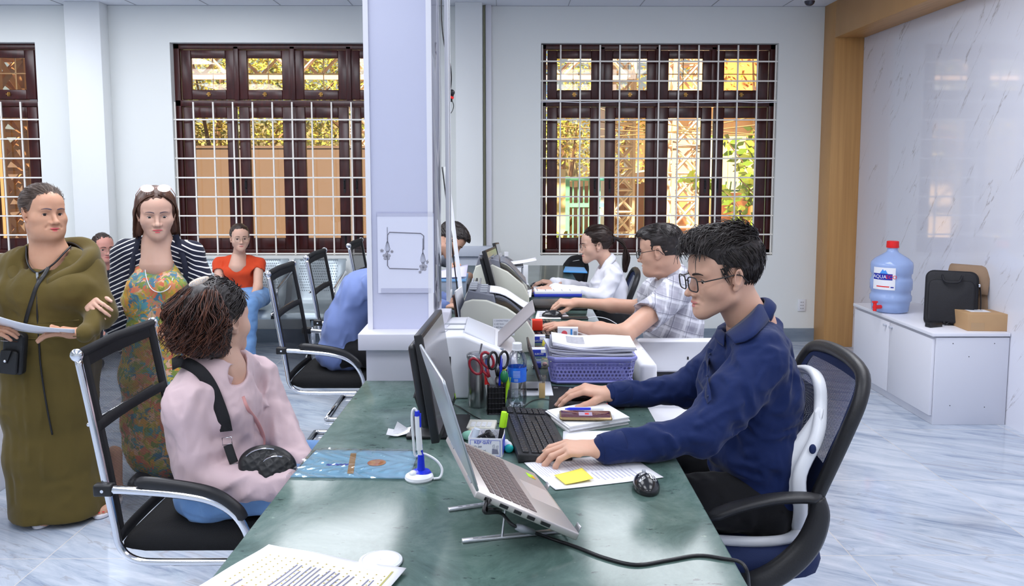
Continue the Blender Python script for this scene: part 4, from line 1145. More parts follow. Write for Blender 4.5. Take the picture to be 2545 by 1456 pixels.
def lantern(px, py):
 m = MB(); x, z = pxz(px, py); x -= 0; k = .0095
 for s in (-1, -.55, -.15, .3, .75, 1): m.tube([Vector((x, yq, z+.022)), Vector((x+s*k*.5, yq, z+.010)), Vector((x+s*k, yq, z-.010)), Vector((x+s*k*.55, yq, z-.018))], .0005, n=4)
 m.box((x, yq, z+.026), (.003, .001, .012)); m.box((x, yq, z-.020), (.011, .001, .003)); m.box((x, yq, z-.035), (.0015, .001, .024)); m.box((x, yq, z+.05), (.0015, .001, .04))
 m.build('lantern_print', M_pg, po)
lantern(963, 612); lantern(1051, 640)
def blossom(px, py, r):
 m = MB(); x, z = pxz(px, py)
 for k in range(5):
  a = k*1.257+.3; m.ball((x+math.cos(a)*r*.6, yq, z+math.sin(a)*r*.6), (r*.42, .0006, r*.42), nu=10, nv=6)
 m.ball((x, yq-.0006, z), (r*.25, .0006, r*.25), mi=1, nu=8, nv=6)
 m.build('blossom_print', [mat('blossom_grey', (.36, .36, .42), .5), M_pg], po)
blossom(961, 637, .015); blossom(949, 623, .007); blossom(974, 625, .006); blossom(1052, 664, .015); blossom(1064, 651, .009); blossom(1044, 676, .006)
M_tp = clear_mat('tape_film', (.95, .95, .97), .03, .2, .1)
m = MB(); m.bb(x0-.004, x1+.003, -.0016, -.0008, z1-.012, z1+.006); m.build('clear_tape', M_tp, po)
m = MB(); m.bb(x0+.01, x1-.01, -.0016, -.0008, z0+.0, z0+.018); m.build('clear_tape', M_tp, po)

# ================================================================== things on the counter
M_print = mat('print_ink', (.20, .20, .28), .6)
M_blueink = mat('blue_ink', (.05, .08, .55), .5)
M_yel2 = mat('sticky_yellow', (.86, .72, .10), .6)
M_silver = mat('silver_lid', (.50, .53, .56), .34, .85)
M_silver2 = mat('silver_deck', (.62, .58, .56), .38, .75)
M_keys = mat('laptop_keys', (.17, .13, .125), .5)
M_greyp = mat('grey_plastic', (.30, .32, .36), .45)
M_screen = mat('screen_glass', (.16, .155, .17), .12, spec=.8)
M_bluep = mat('blue_plastic', (.01, .03, .60), .3)
M_lime = mat('lime_plastic', (.45, .85, .02), .35)
M_teal = mat('teal_plastic', (.02, .48, .46), .3)
M_beige = mat('beige_plastic', (.66, .65, .58), .45)

def paper(name, label, cat, pts, z=CT+.001, curl=0.0, lines=None, m0=None, parent=None, group=None, ink=None, thick=.0012, cx=None):
 """a sheet on the level z through four seen corners: a-b one edge, d-c the opposite one"""
 P = [on(px, py, z) for px, py in pts]
 c0 = sum(P, Vector())/4
 t = thing(name, label, cat, c0, 0, group) if parent is None else parent
 a, b, c, d = [p-t.location for p in P]
 def f(u, v, dz=0):
  p = (a*(1-u)+b*u)*(1-v)+(d*(1-u)+c*u)*v
  return p+Vector((0, 0, dz+curl*((2*u-1)**4*.6+(2*v-1)**4*.4) + (cx(u, v) if cx else 0)))
 m = MB(); m.sheet(f, 16, 12); s = m.build('sheet', m0 or M_paperw, t, smooth=True, solid=thick, off=-1)
 if lines:
  m = MB()
  for (u0, v0, u1, v1, n, vert) in lines:
   rr = random.Random(int(u0*100)+n)
   for k in range(n):
    q = (k+.3)/n; e = rr.uniform(.72, 1) if rr.random() < .5 else 1
    if vert:
     uu = u0+(u1-u0)*q; w = (u1-u0)/n*.30; A, B = (uu, v0), (uu+w, v0+(v1-v0)*e)
    else:
     vv = v0+(v1-v0)*q; w = (v1-v0)/n*.30; A, B = (u0, vv), (u0+(u1-u0)*e, vv+w)
    if vert: m.sheet(lambda x, y: f(A[0]+(B[0]-A[0])*x, A[1]+(B[1]-A[1])*y, .0007), 1, 8)
    else: m.sheet(lambda x, y: f(A[0]+(B[0]-A[0])*x, A[1]+(B[1]-A[1])*y, .0007), 8, 1)
  m.build('print', ink or M_print, s)
 return t, f, s
# ---- laptop on its folding stand
F1, W_, D_ = Vector((.147, 1.580, .792)), Vector((-.079, .338, 0)), Vector((-.207, -.036, .108))
lt = thing('laptop', 'silver laptop with open lid propped on a folding stand', 'laptop', F1)
xw, xd = W_.normalized(), D_.normalized(); xn = xw.cross(xd); xn = xn if xn.z > 0 else -xn
wl_, dl_ = .350, .237
LM = Matrix((xw, xd, xn)).transposed()
def L3(w, d, n): return LM @ Vector((w, d, n))
m = MB(); m.prism([L3(.004, .004, 0), L3(wl_-.004, .004, 0), L3(wl_, dl_, 0), L3(0, dl_, 0)], xn*.016); base = m.build('base', M_silver2, lt, bevel=.003)
m = MB()
for i in range(6):
 n = 15; d0 = .098+i*.0192; h = .0160 if i < 5 else .010
 for k in range(n):
  w0 = .022+k*(wl_-.044)/n; ww = (wl_-.044)/n-.0026
  if i == 0 and 4 < k < 9:
   if k == 5: ww = 4*(wl_-.044)/n-.0026
   else: continue
  m.prism([L3(w0, d0, .016), L3(w0+ww, d0, .016), L3(w0+ww, d0+h, .016), L3(w0, d0+h, .016)], xn*.0014)
m.build('keyboard', M_keys, base)
m = MB(); m.prism([L3(.115, .012, .016), L3(.225, .012, .016), L3(.225, .080, .016), L3(.115, .080, .016)], xn*.0004); m.build('touchpad', mat('touchpad', (.66, .62, .60), .3, .4), base)
m = MB(); m.prism([L3(.285, .020, .0162), L3(.312, .020, .0162), L3(.312, .040, .0162), L3(.285, .040, .0162)], xn*.0004); m.prism([L3(.287, .020, .0165), L3(.300, .020, .0165), L3(.300, .030, .0165), L3(.287, .030, .0165)], xn*.0004, mi=1); m.build('sticker', [M_lime, mat('orange_print', (.8, .3, .02), .4)], base)
m = MB()
for (d, l) in ((.205, .012), (.165, .018), (.135, .016), (.105, .016), (.070, .020)): m.prism([L3(-.0008, d, .004), L3(.004, d, .004), L3(.004, d+l, .004), L3(-.0008, d+l, .004)], xn*.0065)
m.build('side_ports', M_black, base)
T1 = Vector((-.118, 1.515, 1.142)); H1 = F1+D_.normalized()*dl_+xn*.012
xl = (T1-H1); xl = (xl-xw*xl.dot(xw)); hl = .232; xl.normalize(); ln = xw.cross(xl); ln = ln if ln.x > 0 else -ln
def LL(w, h, n): return H1-F1+xw*w+xl*h+ln*n
def rq(w, h, r, n=0, w0=0, h0=0):
 P = []
 for cx, cy, a0 in ((w0+w-r, h0+h-r, 0), (w0+r, h0+h-r, 90)):
  for k in range(6): a = R(a0+18*k); P.append(LL(cx+r*math.cos(a), cy+r*math.sin(a), n))
 P += [LL(w0, h0, n), LL(w0+w, h0, n)]; return P
m = MB(); m.prism(rq(wl_, hl, .012), ln*.006); ld_ = m.build('lid', M_silver, lt, bevel=.0018)
m = MB(); m.prism(rq(wl_-.012, hl-.016, .006, .0062, .006, .010), ln*.0006); m.build('screen', M_screen, ld_)
m = MB()
for w in (.05, wl_-.09): m.cyl(LL(w, -.002, .004), LL(w+.04, -.002, .004), .006, n=10)
m.build('hinge', M_greyp, lt)
ls = thing('laptop_stand', 'folding aluminium stand under the silver laptop', 'laptop stand', (0, 0, CT))
def Lw(w, d, n=0): return F1+LM @ Vector((w, d, n))-Vector((0, 0, CT))
for (p0, p1, w, label) in (((1148, 1348), (1400, 1322), .055, 0), ((1114, 1270), (1330, 1240), .285, 1)):
 a, b = on(*p0, CT), on(*p1, CT); a.z = b.z = 0
 dirr = (b-a).normalized(); side = Vector((-dirr.y, dirr.x, 0))
 m = MB(); m.prism([a-side*.007, b-side*.007, b+side*.007, a+side*.007], Vector((0, 0, .007))); bar = m.build('foot_bar', M_alu, ls, bevel=.002)
 m = MB()
 for k in range(4): c = a+dirr*(.028+.018*k)+Vector((0, 0, .0072)); m.prism([c-side*.002-dirr*.005, c+dirr*.005-side*.002, c+dirr*.005+side*.002, c-side*.002-dirr*.005+side*.004], Vector((0, 0, .0004)))
 m.build('notches', M_greyp, bar)
 q = a+dirr*.085+Vector((0, 0, .007)); top = Lw(w, .150, -.003)
 m = MB(); m.tube([q, top], .0045, n=6, flat=.6); m.build('strut', M_alu, ls)
 m = MB(); m.tube([Lw(w, .215, -.0045), Lw(w, -.006, -.0045), b+Vector((0, 0, .006))], .0042, n=6); m.build('carrying_arm', M_alu, ls)
 m = MB(); e = Lw(w, -.010, 0); m.prism([e-xw*.012, e+xw*.012, e+xw*.012+xn*.020, e-xw*.012+xn*.020], LM @ Vector((0, -.003, 0))); m.build('stop_clip', M_alu, ls, bevel=.001)
lc = thing('laptop_cable', 'black power cable running from the laptop across the green marble', 'cable', (0, 0, 0))
m = MB(); pw = F1+L3(-.004, .212, .006)
pts = [pw, pw+Vector((-.004, -.02, -.015)), on(1245, 1275, .845), on(1275, 1305, .83)]
far = [on(x, y, z) for x, y, z in ((1325, 1322, .80), (1375, 1340, CT+.006), (1430, 1358, CT+.004), (1500, 1385, CT+.004), (1580, 1403, CT+.004), (1660, 1392, CT+.004), (1735, 1380, CT+.004), (1800, 1388, CT+.004), (1838, 1396, CT+.004), (1856, 1418, CT-.002), (1862, 1470, CT-.06))]
m.tube(spline(pts+far, 6), .0036, n=8); m.build('cord', M_black, lc, smooth=True)
m = MB(); m.tube([on(1282, 1308, .825), on(1295, 1313, .822), on(1325, 1322, .80)], [.006, .008, .006], n=10); m.build('ferrite', M_greyp, lc, smooth=True)
m = MB(); m.tube([pw+Vector((.004, .001, .002)), pw+Vector((-.003, -.016, -.012)), on(1242, 1268, .848)], .0062, n=8); m.build('plug', M_black, lc, smooth=True)

# ---- monitors
def monitor(near_top, far_top, near_bot_shift, h, label, stand=True, mirror=False, base_rect=None):
 c = (near_top+far_top)/2
 t = thing('monitor', label, 'monitor', (c.x, c.y, CT))
 o = Vector((c.x, c.y, CT))
 w = (far_top-near_top); wl = w.length; wx = w.normalized()
 dn = Vector((near_bot_shift, 0, -h)).normalized()
 n = wx.cross(dn); n = n if n.x > 0 else -n
 hh = h
 def Q(a, b, k): return near_top-o+wx*a+dn*b+n*k
 m = MB(); m.prism([Q(0, 0, -.022), Q(wl, 0, -.022), Q(wl, hh, -.022), Q(0, hh, -.022)], n*.022); fr = m.build('bezel', M_black, t, bevel=.003)
 m = MB(); m.prism([Q(.012, .012, 0), Q(wl-.012, .012, 0), Q(wl-.012, hh-.02, 0), Q(.012, hh-.02, 0)], n*.0008); m.build('screen', M_screen, fr)
 m = MB(); m.prism([Q(.04, .03, -.022), Q(wl-.04, .03, -.022), Q(wl-.04, hh-.03, -.022), Q(.04, hh-.03, -.022)], n*-.030); m.build('back_shell', M_black, t, bevel=.014, seg=3)
 if stand:
  m = MB(); mid = Q(wl/2, hh*.55, -.05); m.tube([mid, Vector((mid.x-.02, mid.y, .10)), Vector((mid.x+.01, mid.y, .012))], [.030, .028, .032], n=8, flat=.5); m.build('neck', M_black, t)
  m = MB(); m.bb(mid.x-.045, mid.x+.13, mid.y-.11, mid.y+.10, 0, .012); m.build('base', M_black, t, bevel=.004)
 return t, Q
mo, Q = monitor(at(1048, 831, 2.16), at(1098, 768, 2.62), .045, .300, 'black computer monitor standing behind the silver laptop')
m = MB(); m.prism([Q(.435, .292, .001), Q(.448, .292, .001), Q(.448, .275, .001), Q(.435, .275, .001)], Vector((.001, 0, 0))); m.build('energy_sticker', M_lime, mo)
monitor(at(1207, 622, 4.30), at(1231, 612, 4.72), .085, .32, 'black monitor by the beige laser printer with red scissors beside it')
monitor(at(1231, 603, 5.55), at(1240, 602, 6.0), .06, .26, 'farthest black monitor near the small cash terminal')

# ---- pen on a coil stand
ped = on(1042, 1190, CT)
pn = thing('counter_pen', 'white and blue counter pen upright in its stand with a white cord', 'pen', ped)
m = MB(); m.lathe([(.034, 0), (.036, .004), (.034, .010), (.028, .014), (.006, .018)], n=30); pb = m.build('stand_base', M_wplast, pn, smooth='auto')
m = MB(); m.lathe([(.026, .012), (.022, .018), (.010, .021), (.0085, .045), (.0075, .060)], c=(.004, .008, 0), n=24); m.build('blue_socket', M_bluep, pb, smooth='auto')
m = MB(); m.ball((-.014, -.006, .016), (.010, .012, .008)); m.build('white_button', M_wplast, pb, smooth=True)
m = MB(); m.cyl((.004, .008, .050), (.001, .008, .075), .0065); m.cyl((.001, .008, .072), (-.004, .008, .160), .0078, .0068); m.build('pen_barrel', M_wplast, pn, smooth='auto')
m = MB(); m.cyl((.005, .008, .035), (.002, .008, .085), .0060); m.cyl((-.004, .008, .158), (-.0045, .008, .170), .0070, .0060); m.box((.004, .004, .148), (.004, .003, .035)); m.build('pen_trim', M_bluep, pn, smooth='auto')
m = MB(); m.tube(spline([(-.004, .008, .166), (-.010, .008, .176), (-.016, .008, .168), (-.017, .008, .14), (-.014, .010, .09), (-.010, .012, .055), (.010, .012, .06), (.04, .01, .045), (.056, .005, .024), (.052, -.005, .006), (.036, -.01, .004)], 6), .0032, n=8); m.build('cord', M_wplast, pn, smooth=True)

# ---- folder, papers, lid
def wave(a): return lambda u, v: a*(.5+.5*math.sin(u*17+v*5)*math.sin(v*11-u*4))
M_folder = mat('sky_blue_card', (.26, .62, .86), .35, noise=(2.2, (.40, .70, .84), .4))
fd, f, s = paper('document_folder', 'sky blue printed document in a clear plastic sleeve at the counter edge', 'folder', [(722, 1184), (1016, 1188), (1040, 1121), (786, 1118)], CT+.002, m0=M_folder, thick=.004)
m = MB()
for (u, v) in ((.18, .42),): m.sheet(lambda x, y: f(.22+.24*x, .40+.05*y+.03*x+.012*math.sin(x*40), .0006), 24, 1)
m.build('blue_writing', M_blueink, s)
m = MB(); m.sheet(lambda x, y: f(.46+.055*x-.10*y, .12+.76*y, .0007), 1, 8); m.build('brown_band', mat('brown_print', (.55, .33, .14), .5), s)
m = MB(); m.v = []; c_ = f(.66, .52, .0010); m.lathe([(.0005, 0), (.024, 0), (.024, .0004)], c=c_, n=24, cap=False); m.build('red_seal', mat('seal_red', (.62, .12, .08), .5, noise=(60, (.75, .45, .12), .2)), s)
m = MB(); m.sheet(lambda u, v: f(-.035+1.06*u, -.05+1.09*v, .0022+.0028*(math.sin(u*23+3*math.sin(v*9))*math.sin(v*13+u*6))**2), 60, 36); m.build('plastic_sleeve', clear_mat('sleeve', (.97, .97, 1), .07, .05), fd, smooth=True)

ce, f, s = paper('certificate_copy', 'large white certificate print with yellow stars at the counter front', 'paper', [(470, 1475), (668, 1358), (1010, 1421), (860, 1580)], CT+.002, curl=.004, m0=M_paperw, thick=.001, cx=lambda u, v: .003*math.sin(v*5+u*3)**2)
rdm = random.Random(2)
m = MB()
for i in range(13):
 for j in range(15):
  if .05 < i/13 < .9:
   u0, v0 = .20+i*.058, .10+j*.058
   cpt = f(u0+.01*(j % 2), v0, .0012)
   for k in range(2): a = k*1.571+.3; m.prism([cpt+Vector((math.cos(a)*.0042, math.sin(a)*.0042, 0)), cpt+Vector((math.cos(a+1.57)*.0011, math.sin(a+1.57)*.0011, 0)), cpt-Vector((math.cos(a)*.0042, math.sin(a)*.0042, 0)), cpt-Vector((math.cos(a+1.57)*.0011, math.sin(a+1.57)*.0011, 0))], Vector((0, 0, .0002)))
m.build('star_print', mat('star_yellow', (.88, .72, .22), .5), s)
m = MB()
for k in range(19):
 v0 = .27+k*.033
 if rdm.random() < .9: m.sheet(lambda x, y: f(.30+.46*x*(1 if k % 4 else .8), v0+.010*y, .0016), 10, 1)
m.sheet(lambda x, y: f(.05+.30*x, .16+.010*y, .0016), 6, 1); m.sheet(lambda x, y: f(.62+.30*x, .93+.014*y, .0016), 6, 1, mi=1)
m.build('text_lines', [M_print, mat('olive_ink', (.40, .36, .10), .5)], s)
m = MB(); m.sheet(lambda x, y: f(.14+.20*x, .40+.20*y, .0019), 3, 3); m.build('portrait_photo', [mat('portrait_teal', (.25, .45, .47), .4)], s)
m = MB(); m.sheet(lambda x, y: f(.22+.10*x, .43+.10*y, .0022), 3, 3); cpt = f(.27, .485, .0026); m.ball(cpt, (.009, .006, .0008), mi=1); m.ball(f(.27, .56, .0026), (.006, .006, .0006), mi=2); m.build('portrait', [mat('portrait_lilac', (.62, .60, .85), .5), mat('portrait_dark', (.12, .07, .12), .6), mat('seal_orange', (.8, .16, .06), .5)], s)
m = MB()
for r0 in (.020, .013): m.tube([f(.17, .26, .0016)+Vector((r0*math.cos(a*.42), r0*math.sin(a*.42), 0)) for a in range(15)], .0008, n=4, closed=True)
m.build('round_stamp', mat('stamp_pink', (.85, .35, .35), .5), s)
lidc = on(946, 1398, CT)
rl = thing('round_lid', 'white round plastic disc on the green marble', 'lid', lidc)
m = MB(); m.lathe([(.041, 0), (.043, .003), (.042, .006), (.036, .0075), (.035, .0068), (.0005, .0068)], n=40, cap=False); m.build('disc', M_wplast, rl, smooth='auto')
m = MB(); m.prism([(.0, 0), (.06, .012), (.03, .03)], (0, 0, .001)) if False else m.sheet(lambda u, v: (-.030+.065*u, -.02+.045*v+.01*u, .002+.016*abs(u-.45)+.004*v), 6, 2)
m.sheet(lambda u, v: (-.015+.04*u+.012*v, .022*v+.002, .006+.028*(1-u)*v), 4, 4)
tp = thing('torn_paper', 'crumpled scrap of white paper by the monitor foot', 'paper', on(988, 1082, CT+.001)); m.build('scrap', M_paperw, tp, solid=.0006)
tc_ = thing('clear_tray', 'clear plastic leaflet stand at the pillar foot', 'holder', on(1050, 985, CT));
m = MB(); m.sheet(lambda u, v: (-.03+.06*u, .01-.02*v+.0*u, .002+.075*v*u), 3, 3); m.sheet(lambda u, v: (-.03+.075*u, -.02+.05*v, .002), 2, 2); m.build('clear_sheet', clear_mat('clear_tray', (.85, .88, .92), .10, .1), tc_, solid=.002)

# ---- keyboard
def keyboard(pos, rz, L_, Wd, label, tilt=.012, name='keyboard'):
 t = thing(name, label, 'keyboard', pos, rz, 'desktop keyboards')
 z = lambda x: .010+tilt*(x/Wd+.5)           # the back edge stands higher (local -x is the back)
 hx, hy = Wd/2, L_/2
 m = MB(); m.prism([Vector((hx, -hy, 0)), Vector((hx, hy, 0)), Vector((hx, hy, .012)), Vector((hx, -hy, .012))], (0, 0, 0)) if False else None
 m = MB(); P = []
 for (x, y) in ((-hx, -hy), (hx, -hy), (hx, hy), (-hx, hy)): P.append(Vector((x, y, 0)))
 zt = lambda x: .026-.014*(x+hx)/(2*hx)
 m.add(P+[Vector((p.x, p.y, zt(p.x))) for p in P], [(3, 2, 1, 0), (4, 5, 6, 7), (0, 1, 5, 4), (1, 2, 6, 5), (2, 3, 7, 6), (3, 0, 4, 7)])
 m.build('case', M_blk2, t, bevel=.004)
 m = MB(); rows = 6
 xs_ = [-hx+.014+i*.0185+(.006 if i > 0 else 0) for i in range(6)]
 for i, x in enumerate(xs_):
  y = -hy+.010; k = 0
  while y < hy-.018:
   w = .0165
   if i == 5 and .10 < (y+hy)/L_ < .35 and k == 3: w = .095
   if not (i < 6 and (.640 < (y+hy)/L_ < .665 or .795 < (y+hy)/L_ < .815)) and not (i in (3,) and .66 < (y+hy)/L_ < .80):
    m.prism([Vector((x, y, zt(x)-.001)), Vector((x+.0162, y, zt(x+.016)-.001)), Vector((x+.0162, y+w, zt(x+.016)-.001)), Vector((x, y+w, zt(x)-.001))], (0, 0, .0062))
   y += w+.0024; k += 1
 m.build('keys', mat('key_black', (.022, .022, .026), .28, spec=.6), t, bevel=.0012, seg=1)
 return t
kb = keyboard((.083, 2.315, CT), R(6), .44, .145, 'black keyboard under the hand of the man in navy')
kb.rotation_euler = (0, 0, R(6))
keyboard((.19, 3.86, CT), R(4), .43, .14, 'black keyboard under the hands of the man in the plaid shirt')
keyboard((.10, 5.18, CT), R(4), .43, .14, 'black keyboard in front of the woman in the white shirt')

# ---- mice
def mouse(pos, rz, label, print_=False, mt=None):
 t = thing('computer_mouse', label, 'mouse', pos, rz)
 mt = mt or mat('mouse_black', (.014, .014, .016), .18, spec=.7)
 sd = SDF(.002); sd.add([E((0, 0, .008), (.030, .054, .026)), E((0, -.012, .010), (.028, .036, .028))], .01); sd.cuts.append(lambda X, Y, Z: -Z)
 np_object('shell', [sd.mesh(.006)], mt, t) if False else None
 V, F_ = sd.mesh(.006); o_ = np.array(t.location)
 so_ = np_object('shell', [(V, F_)], mt, None); so_.parent = t
 m = MB(); m.cyl((-.004, .030, .030), (.004, .030, .030), .006, n=14); m.build('wheel', M_greyp, t, smooth='auto')
 if print_:
  m = MB()
  def hz(x, y):
   a = 1-(x/.030)**2-(y/.054)**2; b = 1-(x/.028)**2-((y+.012)/.036)**2
   return max(.008+.026*math.sqrt(max(a, 0)), .010+.028*math.sqrt(max(b, 0)))+.0022
  def stroke(pts, w=.0012):
   m.tube([Vector((x, y, hz(x, y))) for x, y in pts], w, n=4, flat=.3)
  for y in (-.004, -.014, -.024):
   stroke([(.012, y), (.021, y-.008)]); stroke([(.021, y), (.012, y-.008)])
  for x in (-.004, .004): stroke([(x, .010), (x, -.004)])
  rr = random.Random(4)
  for k in range(13):
   x = rr.uniform(-.021, -.008); y = rr.uniform(-.030, .016); r = rr.uniform(.0018, .0036)
   stroke([(x+r*math.cos(a*1.05), y+r*math.sin(a*1.05)) for a in range(7)], .0007)
  stroke([(-.014, .01), (-.013, -.03)]); stroke([(.006, -.005), (.008, -.028)], .0010); stroke([(.009, -.006), (.010, -.028)], .0010)
  for (x, y) in ((0, -.016), (.002, -.020), (-.002, -.020), (.0, -.024)): stroke([(x-.001, y), (x+.001, y)])
  m.build('white_print', M_paperw, t)
 return t
mouse(on(1605, 1214, CT), 0, 'black mouse with white printed pattern alone on the marble', True)
mouse(on(1440, 990, CT+.004)+Vector((0, 0, 0)), R(97), 'black corded mouse under the hand of the man in navy')
mouse(on(1372, 788, CT)+Vector((.0, .0, 0)), R(80), 'black mouse on a mouse mat before the man in the plaid shirt')
mouse(on(1338, 712, CT)+Vector((0, -.02, 0)), R(90), 'black mouse under the hand of the woman in the white shirt')
mp_ = thing('mouse_pad', 'black mouse pad with red print beside the lilac basket', 'mouse pad', on(1455, 990, CT))
m = MB(); m.prism([p-mp_.location for p in (on(1364, 1018, CT), on(1552, 1018, CT), on(1548, 972, CT), on(1367, 960, CT))], (0, 0, .003)); m.build('pad', M_blackfab, mp_, bevel=.001)
m = MB()
for c in ((1480, 1010), (1520, 1008)):
 p = on(*c, CT)-mp_.location; m.lathe([(.012, .0032), (.022, .0034)], c=p, n=20, cap=False)
m.tube([on(x, 1012, CT)-mp_.location+Vector((0, 0, .0034)) for x in (1455, 1475, 1500, 1530)], .004, n=4, flat=.1); m.build('red_print', M_red, mp_)
m = MB(); p = on(1377, 966, CT)-mp_.location
for k in range(4): m.box(p+Vector((.004*k, 0, .0033)), (.0025, .006, .0002))
m.build('white_mark', M_paperw, mp_)
mc = thing('mouse_cable', 'thin black mouse cord wandering past the bottle', 'cable', (0, 0, 0))
m = MB(); m.tube(spline([on(x, y, CT+.003) for x, y in ((1385, 996), (1340, 992), (1310, 1004), (1280, 1040), (1240, 1052), (1190, 1040), (1140, 1010), (1100, 990), (1120, 975), (1150, 988))], 6), .0016, n=5); m.build('cord', M_black, mc, smooth=True)

# ---- papers in front of the man in navy
pw_, f, s = paper('form_sheet', 'white printed form with a yellow note under the hand of the man in navy', 'paper', [(1303, 1152), (1381, 1219), (1649, 1188), (1560, 1128)], CT+.001, curl=.003, lines=[(.10, .30, .50, .80, 16, False), (.05, .03, .55, .22, 8, False), (.55, .45, .85, .85, 10, False)], ink=mat('pale_ink', (.56, .56, .68), .6))
sn, f, s = paper('sticky_note', 'plain yellow sticky note on the printed form', 'note', [(1377, 1180), (1405, 1203), (1475, 1192), (1446, 1166)], CT+.006, m0=M_yel2, thick=.0008, cx=lambda u, v: .004*v*v)
p2, f, s = paper('note_sheet', 'white sheet with faint pencil writing beneath the notepad', 'paper', [(1398, 1100), (1400, 1072), (1640, 1070), (1650, 1100)], CT+.001, lines=[(.2, .2, .8, .8, 5, True)], ink=mat('pale_pencil', (.66, .64, .5), .6))
np_ = thing('notepad', 'stack of loose white note sheets under the phone', 'notepad', on(1460, 1040, CT))
rdm = random.Random(9); b0 = [on(x, y, CT) for x, y in ((1358, 1036), (1415, 1078), (1563, 1054), (1490, 1010))]
for k in range(7):
 m = MB(); dz = .0032*k; sh = Vector((rdm.uniform(-.004, .004), rdm.uniform(-.003, .003), dz+.0005))
 m.prism([p-np_.location+sh for p in b0], (0, 0, .0026)); m.build('page_bundle', mat('pad_page', (.80-.05*(k % 2), .80-.05*(k % 2), .80), .6) if k < 2 else (M_paperw if k % 2 else bpy.data.materials['pad_page']), np_)
ph = thing('smartphone', 'smartphone in a gold bumper case lying on the notepad', 'phone', on(1455, 1036, CT+.026), R(-3))
m = MB(); m.bb(-.078, .078, -.038, .038, 0, .009); m.build('case', mat('gold_case', (.42, .30, .15), .25, .6), ph, bevel=.006, seg=3)
m = MB(); m.bb(-.073, .073, -.034, .034, .009, .0095); sc2 = m.build('display', mat('phone_glass', (.10, .03, .045), .04, spec=.9), ph, bevel=.0004)
m = MB(); m.bb(-.02, .02, -.018, .018, .0096, .0098); m.bb(-.002, .010, -.008, .008, .0098, .0100, 1); m.build('pop_up', [mat('popup', (.45, .38, .52), .2), M_red], sc2)
bpn = thing('ballpoint_pen', 'blue ballpoint pen lying behind the phone', 'pen', on(1440, 1019, CT+.024))
m = MB(); m.cyl((-.03, 0, .004), (.035, 0, .004), .0045, .0040, n=12); m.cyl((-.045, 0, .0035), (-.03, 0, .004), .0015, .0045, n=10); m.cyl((.035, 0, .004), (.075, .0, .004), .0036, n=10, mi=1); m.build('barrel', [M_bluep, M_wplast], bpn, smooth='auto')
cr = thing('rubber_eraser', 'tan round tab behind the keyboard end', 'eraser', on(1392, 1100, CT)); m = MB(); m.lathe([(.012, 0), (.013, .004), (.011, .008)], n=20); m.build('disc', mat('tan_rubber', (.50, .30, .16), .6), cr, smooth='auto')

# ---- steel tumbler, pen cup, bottle
tu = thing('steel_tumbler', 'brushed steel tumbler with clear lid beside the pen cup', 'tumbler', on(1188, 1008, CT))
m = MB(); m.lathe([(.030, 0), (.032, .004), (.0335, .06), (.034, .150), (.035, .160)], n=40); m.build('body', M_steel, tu, smooth='auto')
m = MB(); m.lathe([(.036, .158), (.037, .162), (.036, .170), (.030, .174), (.0005, .175)], n=40, cap=False); m.build('clear_lid', clear_mat('clear_lid', (.85, .86, .88), .12, .05), tu, smooth=True)
m = MB(); m.cyl((.006, 0, .17), (.013, 0, .205), .003, n=8); m.build('straw', M_steel, tu)
pc = thing('pen_cup', 'black square lattice pen cup full of pens and scissors', 'pen cup', on(1233, 1024, CT), R(4))
m = MB(); k = .026; hh = .088
for (sx, sy) in ((-k, 0), (k, 0), (0, -k), (0, k)):
 ax = 1 if sx == 0 else 0
 def pnl(a, z): return Vector((a, sy, z)) if ax else Vector((sx, a, z))
 for i in range(6): a = -k+2*k*i/5; m.tube([pnl(a, 0), pnl(a, hh)], .0022, n=4)
 for j in range(6): z = .001+(hh-.004)*j/5; m.tube([pnl(-k, z), pnl(k, z)], .0022 if j else .004, n=4)
m.bb(-k, k, -k, k, 0, .002); m.build('lattice_body', M_black, pc)
m = MB(); m.bb(-k+.003, k-.003, -k+.003, k-.003, .003, hh-.004); m.build('inner_shade', M_black, pc)
def scissors(loc, R3, col, label, k=1.0):
 t = thing('scissors', label, 'scissors', loc, rot=R3)
 for s in (-1, 1):
  m = MB(); m.prism([Vector((s*.002, 0, -.09*k)), Vector((s*.010, 0, -.01)), Vector((0, 0, .012)), Vector((-s*.006, 0, -.01))], (0, .0014, 0), c=(0, s*.0012, 0)); m.build('blade', M_steel, t)
  m = MB(); c0 = Vector((s*.021, 0, .050)); pts = [Vector((s*.004, 0, .012))]
  m.tube([c0+Vector((.017*k*math.cos(a), 0, .027*math.sin(a))) for a in [q*math.pi/9 for q in range(18)]], .0042, n=8, closed=True); m.tube([(0, 0, .0), (s*.008, 0, .026)], [.005, .0045], n=8)
  m.build('handle', col, t, smooth=True)
 return t
M_dkred = mat('dark_red_plastic', (.30, .015, .03), .3)
cup = Vector(pc.location)
scissors(cup+Vector((-.022, -.005, .115)), rotm(ry=R(-28)), M_dkred, 'red handled scissors leaning left in the pen cup')
scissors(cup+Vector((.004, .008, .115)), rotm(ry=R(4), rz=R(35)), M_black, 'black handled scissors upright in the pen cup')
gs = thing('green_stamp', 'dark green rubber topped tool in the pen cup', 'stamp', cup+Vector((.026, -.006, .088)))
m = MB(); m.ball((0, 0, .028), (.0135, .012, .020)); m.build('bulb', mat('dark_green_plastic', (.01, .16, .06), .3), gs, smooth=True)
m = MB(); m.cyl((0, 0, -.06), (0, 0, .015), .004); m.build('shaft', M_black, gs)
